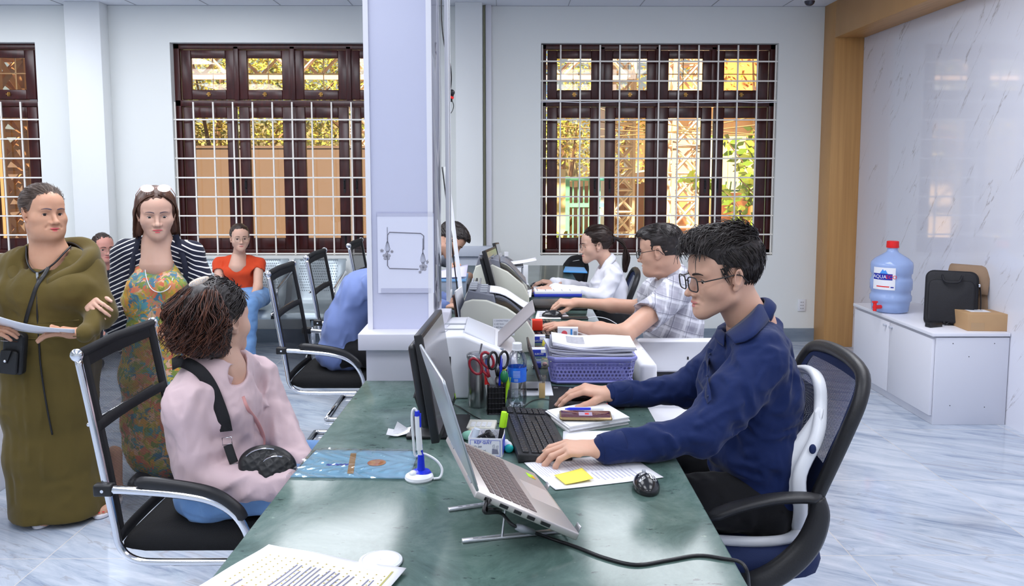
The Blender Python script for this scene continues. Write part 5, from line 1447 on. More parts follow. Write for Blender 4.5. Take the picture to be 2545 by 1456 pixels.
def pen(loc, R3, body, tip, label, ln=.14, r=.0042):
 t = thing('pen', label, 'pen', loc, rot=R3)
 m = MB(); m.cyl((0, 0, 0), (0, 0, ln*.72), r, n=12); m.build('barrel', body, t, smooth='auto')
 m = MB(); m.cyl((0, 0, ln*.72), (0, 0, ln), r*1.1, r*.35, n=12); m.box((r*1.2, 0, ln*.8), (.002, .003, .04)); m.build('cap', tip, t, smooth='auto')
pen(cup+Vector((.008, .012, .03)), rotm(ry=R(3)), M_bluep, M_bluep, 'bright blue pen standing tallest in the pen cup', .15)
pen(cup+Vector((.018, .016, .02)), rotm(ry=R(8)), M_black, mat('navy_plastic', (.02, .03, .12), .3), 'navy capped pen at the right of the pen cup', .115, .005)
pen(cup+Vector((-.016, .010, .01)), rotm(ry=R(-10)), mat('white_red_marker', (.80, .80, .80), .4), M_red, 'white and red marker in the pen cup', .11, .006)
pen(cup+Vector((.022, .018, .01)), rotm(ry=R(10)), M_lime, M_lime, 'lime highlighter mostly hidden in the pen cup', .10, .006)
yn = thing('yellow_tag', 'yellow paper tag sticking up from the pen cup', 'note', cup+Vector((.012, .022, .085))); m = MB(); m.bb(-.002, .020, 0, .001, 0, .05); m.build('tag', M_yel2, yn)

bo = thing('drink_bottle', 'clear plastic drink bottle with blue label, half full', 'bottle', on(1285, 1008, CT))
M_pet = clear_mat('pet_plastic', (.94, .95, .97), .04, .03, .7)
m = MB(); m.lathe([(.010, .006), (.022, .000), (.030, .008), (.0315, .030), (.031, .050), (.0285, .072), (.0300, .085), (.0302, .130), (.0315, .140), (.031, .152), (.027, .168), (.017, .182), (.0125, .188), (.0125, .196)], n=40, cap=False); m.build('shell', M_pet, bo, smooth=True)
m = MB(); m.lathe([(.0005, .004), (.020, .003), (.0285, .010), (.0300, .030), (.0295, .049), (.0005, .0495)], n=36, cap=False); m.build('water', clear_mat('bottle_water', (.88, .92, .96), .05, .02, .6), bo, smooth=True)
m = MB(); m.lathe([(.0150, .186), (.0152, .190), (.0150, .206), (.0135, .208), (.0005, .208)], n=30, cap=False); m.lathe([(.0165, .184), (.0165, .187)], n=24); m.build('cap', M_wplast, bo, smooth='auto')
m = MB(); m.lathe([(.0306, .084), (.0308, .131)], n=40, cap=False); lbl = m.build('label', mat('bottle_blue', (.02, .09, .70), .3, noise=(40, (.02, .22, .85), .2)), bo, smooth=True)
m = MB(); a0 = R(245)
for k in range(9): m.sheet(lambda u, v: (.0311*math.cos(a0+.75*u), .0311*math.sin(a0+.75*u), .100+k*.0026+.0008*v), 4, 1)
for k in range(12): m.sheet(lambda u, v: (.0311*math.cos(a0+.12+.035*k+.016*u), .0311*math.sin(a0+.12+.035*k+.016*u), .087+.009*v), 1, 1)
m.build('label_print', mat('pale_blue_print', (.55, .68, .92), .4), lbl)

# ---- clip box and the small things in and around it
kx = thing('clip_box', 'open white binder clip carton with blue printing', 'box', on(1206, 1136, CT), R(-6))
bw, bd_, bh = .092, .066, .052
M_carton = mat('carton_white', (.78, .78, .84), .45)
m = MB(); t_ = .0015
m.bb(-bw/2, bw/2, 0, t_, 0, bh); m.bb(-bw/2, bw/2, bd_-t_, bd_, 0, bh+.004); m.bb(-bw/2, -bw/2+t_, 0, bd_, 0, bh); m.bb(bw/2-t_, bw/2, 0, bd_, 0, bh); m.bb(-bw/2, bw/2, 0, bd_, 0, t_); kb_ = m.build('carton', M_carton, kx)
m = MB()
for bx4 in ((-.040, .040, .046, .0468), (-.040, .040, .004, .0048), (-.0405, -.0395, .004, .0468), (.0395, .0405, .004, .0468)): m.bb(bx4[0], bx4[1], -.0006, 0, bx4[2], bx4[3])
m.bb(bw/2, bw/2+.0006, .004, bd_-.004, .006, .046); m.bb(-bw/2-.0006, -bw/2, .004, bd_-.004, .006, .046); m.build('blue_frame', M_blueink, kb_)
TM = rotm(rx=R(90))
text_mesh('KẸP GIẤY', .0115, TM, Vector((-.006, -.0005, .040)), M_blueink, 'lettering', kb_, sx=.95)
text_mesh('NO: 260', .0070, TM, Vector((-.022, -.0005, .0285)), M_print, 'lettering', kb_); text_mesh('2" (51 mm)', .0070, TM, Vector((-.014, -.0005, .0185)), M_print, 'lettering', kb_)
m = MB(); m.prism([(.018, .010), (.036, .010), (.033, .022), (.019, .024)], (0, -.0005, 0), c=(0, -.0003, 0)); m.tube([(.022, -.0006, .023), (.020, -.0006, .033), (.024, -.0006, .036), (.026, -.0006, .024)], .0004, n=4); m.tube([(.030, -.0006, .023), (.031, -.0006, .032), (.035, -.0006, .033), (.033, -.0006, .022)], .0004, n=4); m.build('clip_picture', M_print, kb_)
kp = Vector(kx.location)
def small(name, label, cat, off, R3, build):
 t = thing(name, label, cat, kp+Vector(off), rot=R3); build(t); return t
def b_hl(t):
 m = MB(); m.cyl((0, 0, 0), (0, 0, .035), .0065, n=14); m.build('barrel', M_black, t, smooth='auto')
 m = MB(); m.cyl((0, 0, .035), (0, 0, .078), .0088, .0078, n=16); m.box((.0095, 0, .055), (.004, .004, .040)); m.build('cap', M_lime, t, bevel=.001)
small('highlighter', 'lime green highlighter standing in the clip box', 'highlighter', (.040, .040, .035), rotm(ry=R(8)), b_hl)
def b_cl(t):
 m = MB(); m.prism([(-.012, 0), (.012, 0), (.006, .014), (-.006, .014)], (0, .030, 0)); m.build('clip_body', M_black, t, bevel=.001)
 m = MB()
 for s in (-1, 1): m.tube([(s*.008, .008, .002), (s*.018, .004, .014), (s*.018, .024, .014), (s*.008, .022, .002)], .0008, n=5)
 m.build('wire_arm', M_chrome, t)
small('binder_clip', 'black binder clip on top of the clip box, right side', 'clip', (.018, .020, .040), rotm(rz=.5, rx=.3), b_cl)
small('binder_clip', 'black binder clip lying at the middle of the clip box', 'clip', (-.004, .030, .038), rotm(rz=-.4, ry=.5), b_cl)
def b_gl(t): m = MB(); m.cyl((-.020, 0, .0), (.020, 0, .018), .0028, n=8); m.box((.0, 0, .010), (.045, .008, .005), rotm(ry=-.4)); m.build('bar', M_black, t, bevel=.001)
small('staple_remover', 'black slim tool slanting across the clip box', 'tool', (-.010, .012, .045), rotm(rz=.2), b_gl)
def b_tb(t):
 m = MB(); m.cyl((0, 0, 0), (.012, 0, .040), .009, n=14); m.build('clear_tube', mat('frost_clear', (.72, .80, .92), .15, alpha=.6), t, smooth='auto'); m = MB(); m.cyl((-.003, 0, -.006), (.001, 0, .006), .0095, n=14); m.build('blue_end', mat('light_blue_plastic', (.05, .30, .80), .3), t)
small('glue_tube', 'clear tube with blue end in the clip box', 'tube', (-.034, .014, .034), rotm(), b_tb)
for k, (px, py, lb_) in enumerate(((1197, 1052, 'white desk calculator behind the clip box'),)):
 ca = thing('calculator', lb_, 'calculator', on(px, py+14, CT), R(-5)); m = MB(); m.bb(-.042, .042, -.035, .045, 0, .016); bb_ = m.build('body', M_beige, ca, bevel=.004)
 m = MB()
 for i in range(4):
  for j in range(3): m.bb(-.030+i*.016, -.018+i*.016, -.028+j*.014, -.018+j*.014, .016, .0185)
 m.build('buttons', M_wplast, bb_)
cf = thing('correction_fluid', 'teal correction fluid bottle with white cap lying by the keyboard', 'bottle', on(1262, 1118, CT)+Vector((0, 0, .012)), R(8))
m = MB(); m.tube([(0, -.030, 0), (0, -.027, 0), (0, .006, 0), (0, .014, 0)], [.009, .0125, .0125, .008], n=16, flat=.9); m.build('body', M_teal, cf, smooth=True)
m = MB(); m.cyl((0, .012, 0), (0, .034, 0), .0080, .0075, n=16); m.build('cap', M_wplast, cf, smooth='auto')
m = MB(); m.sheet(lambda u, v: (.0128*math.sin(-1.0+2*u), -.022+.026*v, .0118*math.cos(-1.0+2*u)), 8, 1); m.build('label', M_wplast, cf, smooth=True)
ts = thing('paper_bits', 'green and white crumpled scraps beside the clip box', 'scraps', on(1166, 1094, CT)); m = MB(); m.ball((0, 0, .014), (.022, .014, .014)); m.build('green_scrap', mat('mint_scrap', (.30, .62, .48), .6, bump=(60, .8)), ts, smooth=True); m = MB(); m.ball((.008, .028, .016), (.014, .012, .012)); m.build('beige_scrap', mat('beige_scrap', (.60, .55, .42), .6, bump=(60, .8)), ts, smooth=True)

# ---- tablet on stand, wooden stamp
tb = thing('tablet', 'dark tablet leaning on a small stand behind the bottle', 'tablet', on(1322, 968, CT), R(0))
m = MB(); TB = rotm(ry=R(-18)); m.box(TB @ Vector((0, 0, .095))+Vector((.038, .02, .004)), (.008, .17, .150), TB); m.build('body', mat('tablet_brown', (.030, .022, .020), .3), tb, bevel=.003)
m = MB(); m.bb(-.04, .07, -.09, .09, 0, .006); m.build('stand_plate', M_wplast, tb, bevel=.002)
m = MB(); m.tube([(-.02, -.03, .08), (-.045, -.03, .01), (.02, -.03, .008)], .005, n=6); m.build('stand_arm', M_black, tb)
st_ = thing('stamp_block', 'square tan wooden stamp handle with clear top beside the tablet', 'stamp', on(1347, 988, CT)); m = MB(); m.bb(-.010, .010, -.010, .010, 0, .052); m.build('wooden_handle', mat('pale_wood', (.62, .43, .20), .5), st_, bevel=.002); m = MB(); m.bb(-.011, .011, -.011, .011, .053, .075); m.build('clear_top', M_pet, st_)

# ---- lilac basket with papers
bk_c = (on(1365, 958, CT)+on(1582, 958, CT))/2
bs = thing('paper_basket', 'lilac perforated plastic basket under a stack of papers', 'basket', bk_c+Vector((0, .13, 0)))
M_lilac = perforated('lilac_plastic', (.33, .33, .78), 72, .33, .35); M_lil2 = mat('lilac_rim', (.34, .35, .80), .35)
hw, hd, hb = .155, .125, .095
ring = lambda k, z: [Vector((x*k, y*k, z)) for x, y in [(hw-.02, -hd), (hw, -hd+.02), (hw, hd-.02), (hw-.02, hd), (-hw+.02, hd), (-hw, hd-.02), (-hw, -hd+.02), (-hw+.02, -hd)]]
def wall_pt(u, v, k0=.93, k1=1.0):
 P = ring(k0+(k1-k0)*v, hb*(.14+.72*v)); n = len(P); L_ = [(P[(i+1) % n]-P[i]).length for i in range(n)]; s_ = u*sum(L_)
 for i in range(n):
  if s_ <= L_[i] or i == n-1: return P[i].lerp(P[(i+1) % n], min(1, s_/L_[i]))
  s_ -= L_[i]
m = MB(); m.sheet(wall_pt, 120, 6, uv=(1.06, .07)); m.build('lattice_wall', M_lilac, bs, smooth=False)
m = MB(); m.tube(ring(1.01, hb), .005, n=8, closed=True, flat=1.3); m.tube(ring(1.0, hb*.93), .004, n=6, closed=True); m.tube(ring(.935, .010), .004, n=6, closed=True)
P = ring(.93, .004); m.prism(P, (0, 0, .004));
for z in (.86, .14): m.sheet(lambda u, v: wall_pt(u, z-.07+.16*v if z > .5 else -.02+.12*v), 100, 1)
m.build('rim', M_lil2, bs, smooth=False)
rdm = random.Random(12)
for k in range(9):
 m = MB(); a = rdm.uniform(-.05, .06); dx, dy = rdm.uniform(-.012, .012), rdm.uniform(-.008, .008); zz = hb-.012+k*.0062
 cs, sn2 = math.cos(a), math.sin(a); w_, d_ = .150, .105
 def sp(u, v):
  x = (-1+2*u)*w_; y = (-1+2*v)*d_; c2 = .026*max(0, -x/w_-.3)**1.5*(1-.4*v) if k > 2 else .01*max(0, -x/w_-.3)
  x2 = x*(1-.0*k)
  return (cs*x2-sn2*y+dx, sn2*x2+cs*y+dy, zz+c2+.002*math.sin(u*9+k))
 m.sheet(sp, 16, 6)
 tt = thing('paper_stack', ['thin sheaf lying lowest in the lilac basket', 'second sheaf from the bottom of the basket pile', 'third sheaf up in the basket pile', 'fourth sheaf up in the basket pile', 'fifth sheaf, in the middle of the basket pile', 'fourth sheaf from the top of the basket pile', 'third sheaf from the top of the basket pile', 'sheaf directly beneath the top sheets of the basket pile', 'topmost printed sheets on the lilac basket'][k], 'papers', bk_c+Vector((.0, .13, 0)), 0, 'sheaves piled in the lilac basket')
 m.build('sheets', mat('sheaf', (.74-.06*(k % 2), .75-.06*(k % 2), .82), .7) if k < 8 else M_paperw, tt, solid=.0052, smooth=False)
 if k == 8:
  m = MB()
  for q in range(11): m.sheet(lambda u, v: Vector(sp(.18+.22*u, .25+.055*q+.016*v))+Vector((0, 0, .0032)), 6, 1)
  m.build('print', M_print, tt)

# ---- printers
def rbody(m, prof, y0, y1): m.prism([(x, z) for x, z in prof], (0, y1-y0, 0), c=(0, y0, 0))
def printer(name, label, loc, rz, w, prof, body, top, D=.36):
 t = thing(name, label, 'printer', loc, rz, 'laser printers on the counter')
 m = MB(); rbody(m, prof, 0, D); b = m.build('body', body, t, bevel=.010, seg=3)
 return t, b
# white laser printer: front/output side faces right, its near side faces the viewer
P0 = on(1112, 985, CT); P1 = on(1232, 985, CT)
PW = .27
wp = thing('laser_printer', 'white laser printer between the monitor and the steel tumbler', 'printer', (-.225, 2.70, CT), 0, 'laser printers on the counter')
prof = [(0, 0), (PW, 0), (PW, .10), (PW-.01, .135), (PW-.06, .165), (.09, .215), (.03, .215), (0, .19)]
m = MB(); rbody(m, prof, 0, .36); b = m.build('body', mat('printer_white', (.74, .75, .80), .35), wp, bevel=.010, seg=3)
m = MB(); m.prism([(.088, .2155), (PW-.08, .168), (PW-.08, .176), (.088, .224)], (0, .27, 0), c=(0, .045, 0)); m.build('output_slope', mat('printer_grey', (.60, .62, .68), .4), b, bevel=.003)
m = MB(); m.bb(.01, .085, .10, .115, .2155, .2175); m.bb(.01, .085, .20, .215, .2155, .2175); m.build('vents', M_greyp, b)
m = MB(); m.cyl((PW-.055, .02, .163), (PW-.055, .02, .168), .006, n=16); m.cyl((PW-.09, .02, .172), (PW-.09, .02, .174), .003, n=10); m.build('buttons', M_greyp, b)
m = MB(); m.bb(.015, .045, -.002, .004, .105, .145); m.build('side_socket', M_black, b, bevel=.002)
m = MB(); m.prism([Vector((PW-.075, .05, .165)), Vector((PW-.075, .30, .165)), Vector((PW+.055, .30, .29)), Vector((PW+.055, .05, .29))], (.004, 0, -.006)); m.build('paper_stop', mat('warm_grey_plastic', (.36, .33, .34), .4), wp, bevel=.003)
# beige printer next behind
M_bp = mat('printer_beige', (.62, .62, .54), .42); M_bd = mat('printer_dark', (.17, .18, .22), .4)
def beige_printer(loc, label, k=1.0, wd=.37):
 t = thing('laser_printer', label, 'printer', loc, 0, 'laser printers on the counter')
 prof = [(0, 0), (wd, 0), (wd, .08*k), (wd-.03, .13*k), (wd*.62, .19*k), (wd*.35, .222*k), (.05, .225*k), (.015, .215*k), (0, .18*k)]
 m = MB(); rbody(m, prof, .31, .34); m.build('side_panel', M_bp, t, bevel=.006)
 m = MB(); rbody(m, prof, 0, .03); b = m.build('side_panel', M_bp, t, bevel=.006)
 prof2 = [(.01, .01), (wd-.01, .01), (wd-.01, .075*k), (wd-.04, .12*k), (wd*.60, .175*k), (.15, .185*k), (.14, .24*k), (.03, .26*k), (.01, .20*k)]
 m = MB(); rbody(m, prof2, .03, .31); m.build('core', M_bd, t, bevel=.006)
 m = MB()
 for i in range(2):
  for j in range(4): m.box((.05+.045*i, .07+.065*j, .262*k-.012*i), (.030, .045, .004))
 m.build('top_vents', M_greyp, t)
 m = MB(); m.sheet(lambda u, v: (.145+(wd-.16)*u, .04+.26*v, (.232-.10*u**1.5)*k+.004*math.sin(u*6)), 10, 2); m.build('output_cover', M_bd, t, solid=.006)
 return t
bp = beige_printer((-.185, 3.40, CT), 'beige laser printer with dark top and small white notice on its side', 1.0, .31)
m = MB(); m.bb(.135, .225, -.0018, -.0006, .075, .145); lb2 = m.build('notice', M_paperw, bp)
for k, tx in enumerate(('1. CHỨNG THỰC', '2. HỘ TỊCH', '3. ĐẤT ĐAI', '4. XÂY DỰNG', '5. NỘP HỒ SƠ')): text_mesh(tx, .0078, TM, Vector((.140, -.0020, .137-k*.0138)), M_print, 'lettering', lb2, align='LEFT')
m = MB(); m.sheet(lambda u, v: (.12+.18*u, .06+.20*v, .248-.07*u+.012*math.sin(u*5)), 8, 3); tt = thing('printed_sheets', 'freshly printed sheets lying on the beige printer', 'papers', bp.location); m.build('sheets', M_paperw, tt, solid=.003, smooth=True)
beige_printer((-.17, 4.36, CT), 'tall beige laser printer hidden behind the second monitor', 1.18, .30)
# red and black self inking stamp, boxes of tape
rs = thing('office_stamp', 'red and black self inking stamp beside the printer tray', 'stamp', on(1334, 836, CT)+Vector((0, .0, 0)))
m = MB(); m.bb(-.024, .024, -.02, .02, .0, .028); m.build('black_foot', mat('ink_navy', (.02, .025, .06), .35), rs, bevel=.003)
m = MB(); m.bb(-.026, .026, -.022, .022, .030, .080); m.build('red_body', mat('stamp_red', (.85, .05, .02), .35), rs, bevel=.004)
M_bluebox = mat('blue_box', (.03, .05, .45), .4)
def tapebox(px, py, label, w=.07, stack=0, rz=0, d=.05):
 t = thing('tape_box', label, 'box', on(px, py, CT)+Vector((0, 0, stack*.028)), rz, 'small blue stationery boxes')
 m = MB(); m.bb(-w/2, w/2, 0, d, 0, .027); b = m.build('carton', M_bluebox, t, bevel=.001)
 m = MB(); m.bb(-w/2, w/2, .002, d-.002, .0272, .0276); m.bb(w*.1, w/2, -.0006, 0, .014, .026); m.build('white_panel', M_paperw, b)
 text_mesh('SLECHO', .010, TM, Vector((0, -.0010, .009)), M_paperw, 'lettering', b)
tapebox(1340, 885, 'blue and white tape box nearest the lilac basket, lower of the pair', .072); tapebox(1338, 868, 'blue tape box with a yellow clip against it', .060, 1)
tapebox(1430, 868, 'long blue box lying behind the paper pile', .14, 0, R(-2), .06)
wb = thing('medicine_box', 'white carton with a round red logo standing behind the paper pile', 'box', on(1425, 862, CT)+Vector((-.02, .06, .027)), R(-4)); m = MB(); m.bb(-.045, .045, 0, .03, 0, .045); b = m.build('carton', M_paperw, wb)
m = MB(); m.v = []; m.cyl((-.015, -.0002, .020), (-.015, -.0012, .020), .013, n=20); m.bb(.012, .020, -.001, 0, .012, .040, 1); m.bb(.026, .040, -.001, 0, .006, .030, 2); m.build('logo', [mat('logo_red', (.85, .10, .12), .4), mat('logo_blue', (.05, .30, .75), .4), M_greyp], b)
yb_ = thing('yellow_clip', 'yellow paper clip tag leaning on the blue tape boxes', 'clip', on(1362, 872, CT)); m = MB(); m.box((0, 0, .03), (.05, .02, .022), rotm(ry=.2)); m.build('tag', M_yel2, yb_, bevel=.002)
gd = thing('glass_tray', 'clear sample tray of tape and clips next to the basket', 'tray', on(1345, 915, CT)); m = MB(); m.bb(-.035, .035, -.02, .05, 0, .03); m.build('tray', M_pet, gd, bevel=.003); m = MB(); m.bb(-.028, .0, .0, .03, .002, .02); m.ball((.015, .02, .012), (.010, .010, .008), mi=1); m.build('contents', [M_bluebox, mat('salmon_print', (.85, .50, .42), .5)], gd)

# ---- papers and things along the counter further back
paper('form_sheet', 'stapled forms lying under the forearm of the man in the plaid shirt', 'paper', [(1395, 850), (1600, 870), (1560, 838), (1420, 828)], CT+.004, curl=.006, lines=[(.1, .2, .9, .8, 6, False)], ink=bpy.data.materials['pale_ink'])
paper('form_sheet', 'white sheet below the hand of the man in the plaid shirt', 'paper', [(1378, 838), (1500, 842), (1480, 822), (1380, 820)], CT+.003, lines=[(.1, .2, .9, .8, 5, False)], ink=bpy.data.materials['pale_ink'])
paper('form_sheet', 'printed sheets between the mouse and the dark laptop', 'paper', [(1330, 792), (1420, 792), (1400, 772), (1335, 772)], CT+.003, lines=[(.1, .2, .9, .8, 5, False)])
dk = thing('closed_laptop', 'closed dark laptop with a gold ring logo between two clerks', 'laptop', on(1395, 772, CT), R(2))
m = MB(); m.bb(-.145, .145, 0, .24, .0, .012); m.build('base', M_black, dk, bevel=.003); m = MB(); m.bb(-.145, .145, 0, .24, .013, .030); ldd = m.build('lid', mat('dark_bronze', (.050, .040, .036), .35, .4), dk, bevel=.004)
m = MB(); m.tube([(.0+.018*math.cos(a*.314), .06+.018*math.sin(a*.314), .0304) for a in range(20)], .0016, n=4, closed=True); m.box((0, .06, .0304), (.016, .004, .001)); m.build('ring_logo', mat('gold_logo', (.75, .50, .12), .35, .6), ldd)
bn = thing('ring_binder', 'open stack of printed sheets on a blue folder before the woman in white', 'folder', on(1385, 738, CT), R(1))
m = MB(); m.bb(-.14, .15, 0, .23, .0, .018); m.build('folder', M_bluebox, bn, bevel=.002); m = MB(); m.bb(-.135, .145, .003, .22, .018, .034); m.build('sheets', M_paperw, bn, bevel=.001)
m = MB()
for k in range(5): m.bb(-.12+k*.05, -.116+k*.05, .02, .15, .0345, .0348)
m.build('print', M_print, bn)
paper('form_sheet', 'loose white sheet left of the open stack by the woman in white', 'paper', [(1262, 738), (1320, 742), (1322, 722), (1275, 720)], CT+.02, curl=.01, lines=[(.1, .2, .9, .8, 5, False)])
ty = thing('terminal', 'small grey card terminal with paper roll near the farthest monitor', 'terminal', on(1262, 682, CT)+Vector((0, .10, 0)))
m = MB(); m.prism([(-.06, 0), (.10, 0), (.10, .04), (-.02, .12), (-.06, .12)], (0, .14, 0)); m.build('body', M_bd, ty, bevel=.008); m = MB(); m.box((-.01, .06, .135), (.03, .05, .03)); m.build('paper_roll', M_paperw, ty)
pt = thing('paper_tray', 'white upright tray plate before the woman in white', 'tray', on(1292, 708, CT)); m = MB(); m.bb(-.035, .055, -.003, .003, .005, .135); m.bb(-.04, .06, -.03, .03, 0, .008); m.build('plate', M_wplast, pt, bevel=.002)
sh_ = thing('letter_tray', 'grey tray shelf holding printed sheets above the keyboard of the woman in white', 'tray', on(1285, 730, CT)+Vector((-.03, -.02, 0))); m = MB(); m.bb(-.10, .07, 0, .20, .165, .172); m.bb(-.10, -.094, 0, .20, 0, .17); m.bb(.060, .068, 0, .20, 0, .17); m.build('tray_frame', M_greyp, sh_)
m = MB(); m.sheet(lambda u, v: (-.10+.25*u, .01+.18*v, .180+.03*u*u), 8, 3); tq = thing('printed_sheets', 'curling printed sheets on the grey tray shelf', 'papers', sh_.location); m.build('sheets', M_paperw, tq, solid=.004, smooth=True)
scissors(on(1252, 742, CT)+Vector((.0, 0, .115)), rotm(ry=R(12), rz=R(10)), M_dkred, 'red scissors standing beside the second monitor')
bo2 = thing('pen_holder', 'brown wooden pen box beside the second monitor', 'pen holder', on(1262, 752, CT)); m = MB(); m.prism([(-.03, 0), (.035, 0), (.035, .04), (0, .105), (-.03, .105)], (0, .07, 0)); m.build('box', mat('brown_board', (.16, .055, .03), .5), bo2, bevel=.003)
ptx = thing('desk_phone_cradle', 'phone lying by the wrist of the man in the plaid shirt with white cable', 'phone', on(1430, 792, CT)); m = MB(); m.bb(-.075, .065, -.03, .03, 0, .008); m.build('phone', M_black, ptx, bevel=.003); m = MB(); m.tube(spline([(.065, 0, .005), (.11, 0, .01), (.16, -.05, .008), (.19, -.18, .006)], 5), .002, n=5); m.build('white_cable', M_wplast, ptx)
# leaflet rack and folders between pillar and printers
lf = thing('leaflet_holder', 'upright white leaflet in a holder behind the white printer', 'leaflet', on(1135, 880, CT)+Vector((-.01, .25, 0)), R(-8))
m = MB(); m.box((.02, 0, .13), (.006, .15, .22), rotm(ry=R(-8))); m.build('leaflet', M_paperw, lf); m = MB(); m.box((.008, .005, .12), (.006, .15, .20), rotm(ry=R(-8))); m.build('backing', mat('backing_brown', (.10, .05, .04), .5), lf); m = MB(); m.bb(-.03, .05, -.07, .07, 0, .02); m.build('foot', M_greyp, lf)
fo = thing('file_folders', 'dark upright file folders behind the leaflet', 'folders', on(1165, 850, CT)+Vector((.0, .30, 0)))
for k in range(4): m = MB(); m.box((k*.018-.02, 0, .12), (.010, .22, .23), rotm(ry=R(4))); m.build('folder', [M_black, M_greyp, M_black, M_alu][k], fo, bevel=.002)
lp = thing('paper_tray', 'lilac paper and grey trays under the writing hand of the bending man', 'trays', on(1130, 740, CT)+Vector((-.02, 0, 0)))
m = MB(); m.bb(-.14, .09, 0, .28, 0, .10); m.build('grey_tray', mat('tray_grey', (.35, .40, .50), .4), lp, bevel=.004); m = MB(); m.bb(-.14, .09, -.005, .28, .10, .115); m.build('blue_tray', mat('tray_cyan', (.25, .50, .85), .3), lp)
m = MB(); m.sheet(lambda u, v: (-.15+.24*u, .0+.25*v, .118+.045*u*v+.01*u), 6, 6); tq = thing('printed_sheets', 'lilac sheets the bending man is writing on', 'papers', lp.location); m.build('sheets', mat('lilac_paper', (.66, .64, .84), .6), tq, solid=.004, smooth=True)
paper('blue_folder', 'blue edged folder near the window end of the counter', 'folder', [(1400, 674), (1460, 676), (1452, 664), (1405, 662)], CT+.02, m0=mat('folder_azure', (.10, .40, .85), .4), thick=.01)

# ================================================================== people: shared anatomy
def sdf_eval(sd, pts):
 pts = np.asarray(pts, dtype=np.float32); X, Y, Z = pts[:, 0], pts[:, 1], pts[:, 2]
 F = np.full(len(pts), .08, dtype=np.float32)
 for prims, k, km, sub in sd.ops:
  g = np.full(len(pts), .08, dtype=np.float32)
  for q in prims: g = smin(g, _ev(q, X, Y, Z), k)
  F = -smin(-F, g, km) if sub else smin(F, g, km)
 return F
def surf_y(sd, xf, x, z, y0=.14, y1=.02):
 """front surface of the face at local (x, z)"""
 ys = np.linspace(y0, y1, 100); P = np.array([xf.p((x, y, z)) for y in ys]); f = sdf_eval(sd, P)
 i = np.nonzero(f < 0)[0]
 return float(ys[i[0]]) if len(i) else y1
def skin(name, col, red=.0):
 m = mat(name, col, .47, spec=.42, noise=(14, (col[0]*.93, col[1]*.86, col[2]*.84), .2), bump=(420, .10))
 N, L, b = nodes_of(m)
 b.inputs['Subsurface Weight'].default_value = .12; b.inputs['Subsurface Radius'].default_value = (.012, .005, .003); b.inputs['Subsurface Scale'].default_value = 1.0
 return m
SK_A = skin('skin_warm', (.66, .40, .29)); SK_B = skin('skin_fair', (.66, .42, .32)); SK_C = skin('skin_tan', (.56, .31, .20))
def hair_mat(name, col, col2, rough=.42):
 m = mat(name, col, rough, spec=.5, noise=(60, col2, .1, (1, 1, .18)), bump=(300, .5, (1, 1, .12)))
 return m
H_BLK = hair_mat('hair_black', (.012, .009, .009), (.030, .022, .020)); H_BRN = hair_mat('hair_brown', (.11, .042, .020), (.035, .015, .010))
H_DBR = hair_mat('hair_dark_brown', (.035, .016, .010), (.015, .008, .006)); H_GRY = hair_mat('hair_greying', (.13, .085, .06), (.05, .032, .026))
M_eye = mat('eye_white', (.72, .68, .64), .15); M_iris = mat('eye_dark', (.012, .007, .005), .08); M_lash = mat('lash', (.02, .012, .010), .6)
M_brow = mat('eyebrow_hair', (.035, .022, .018), .8)

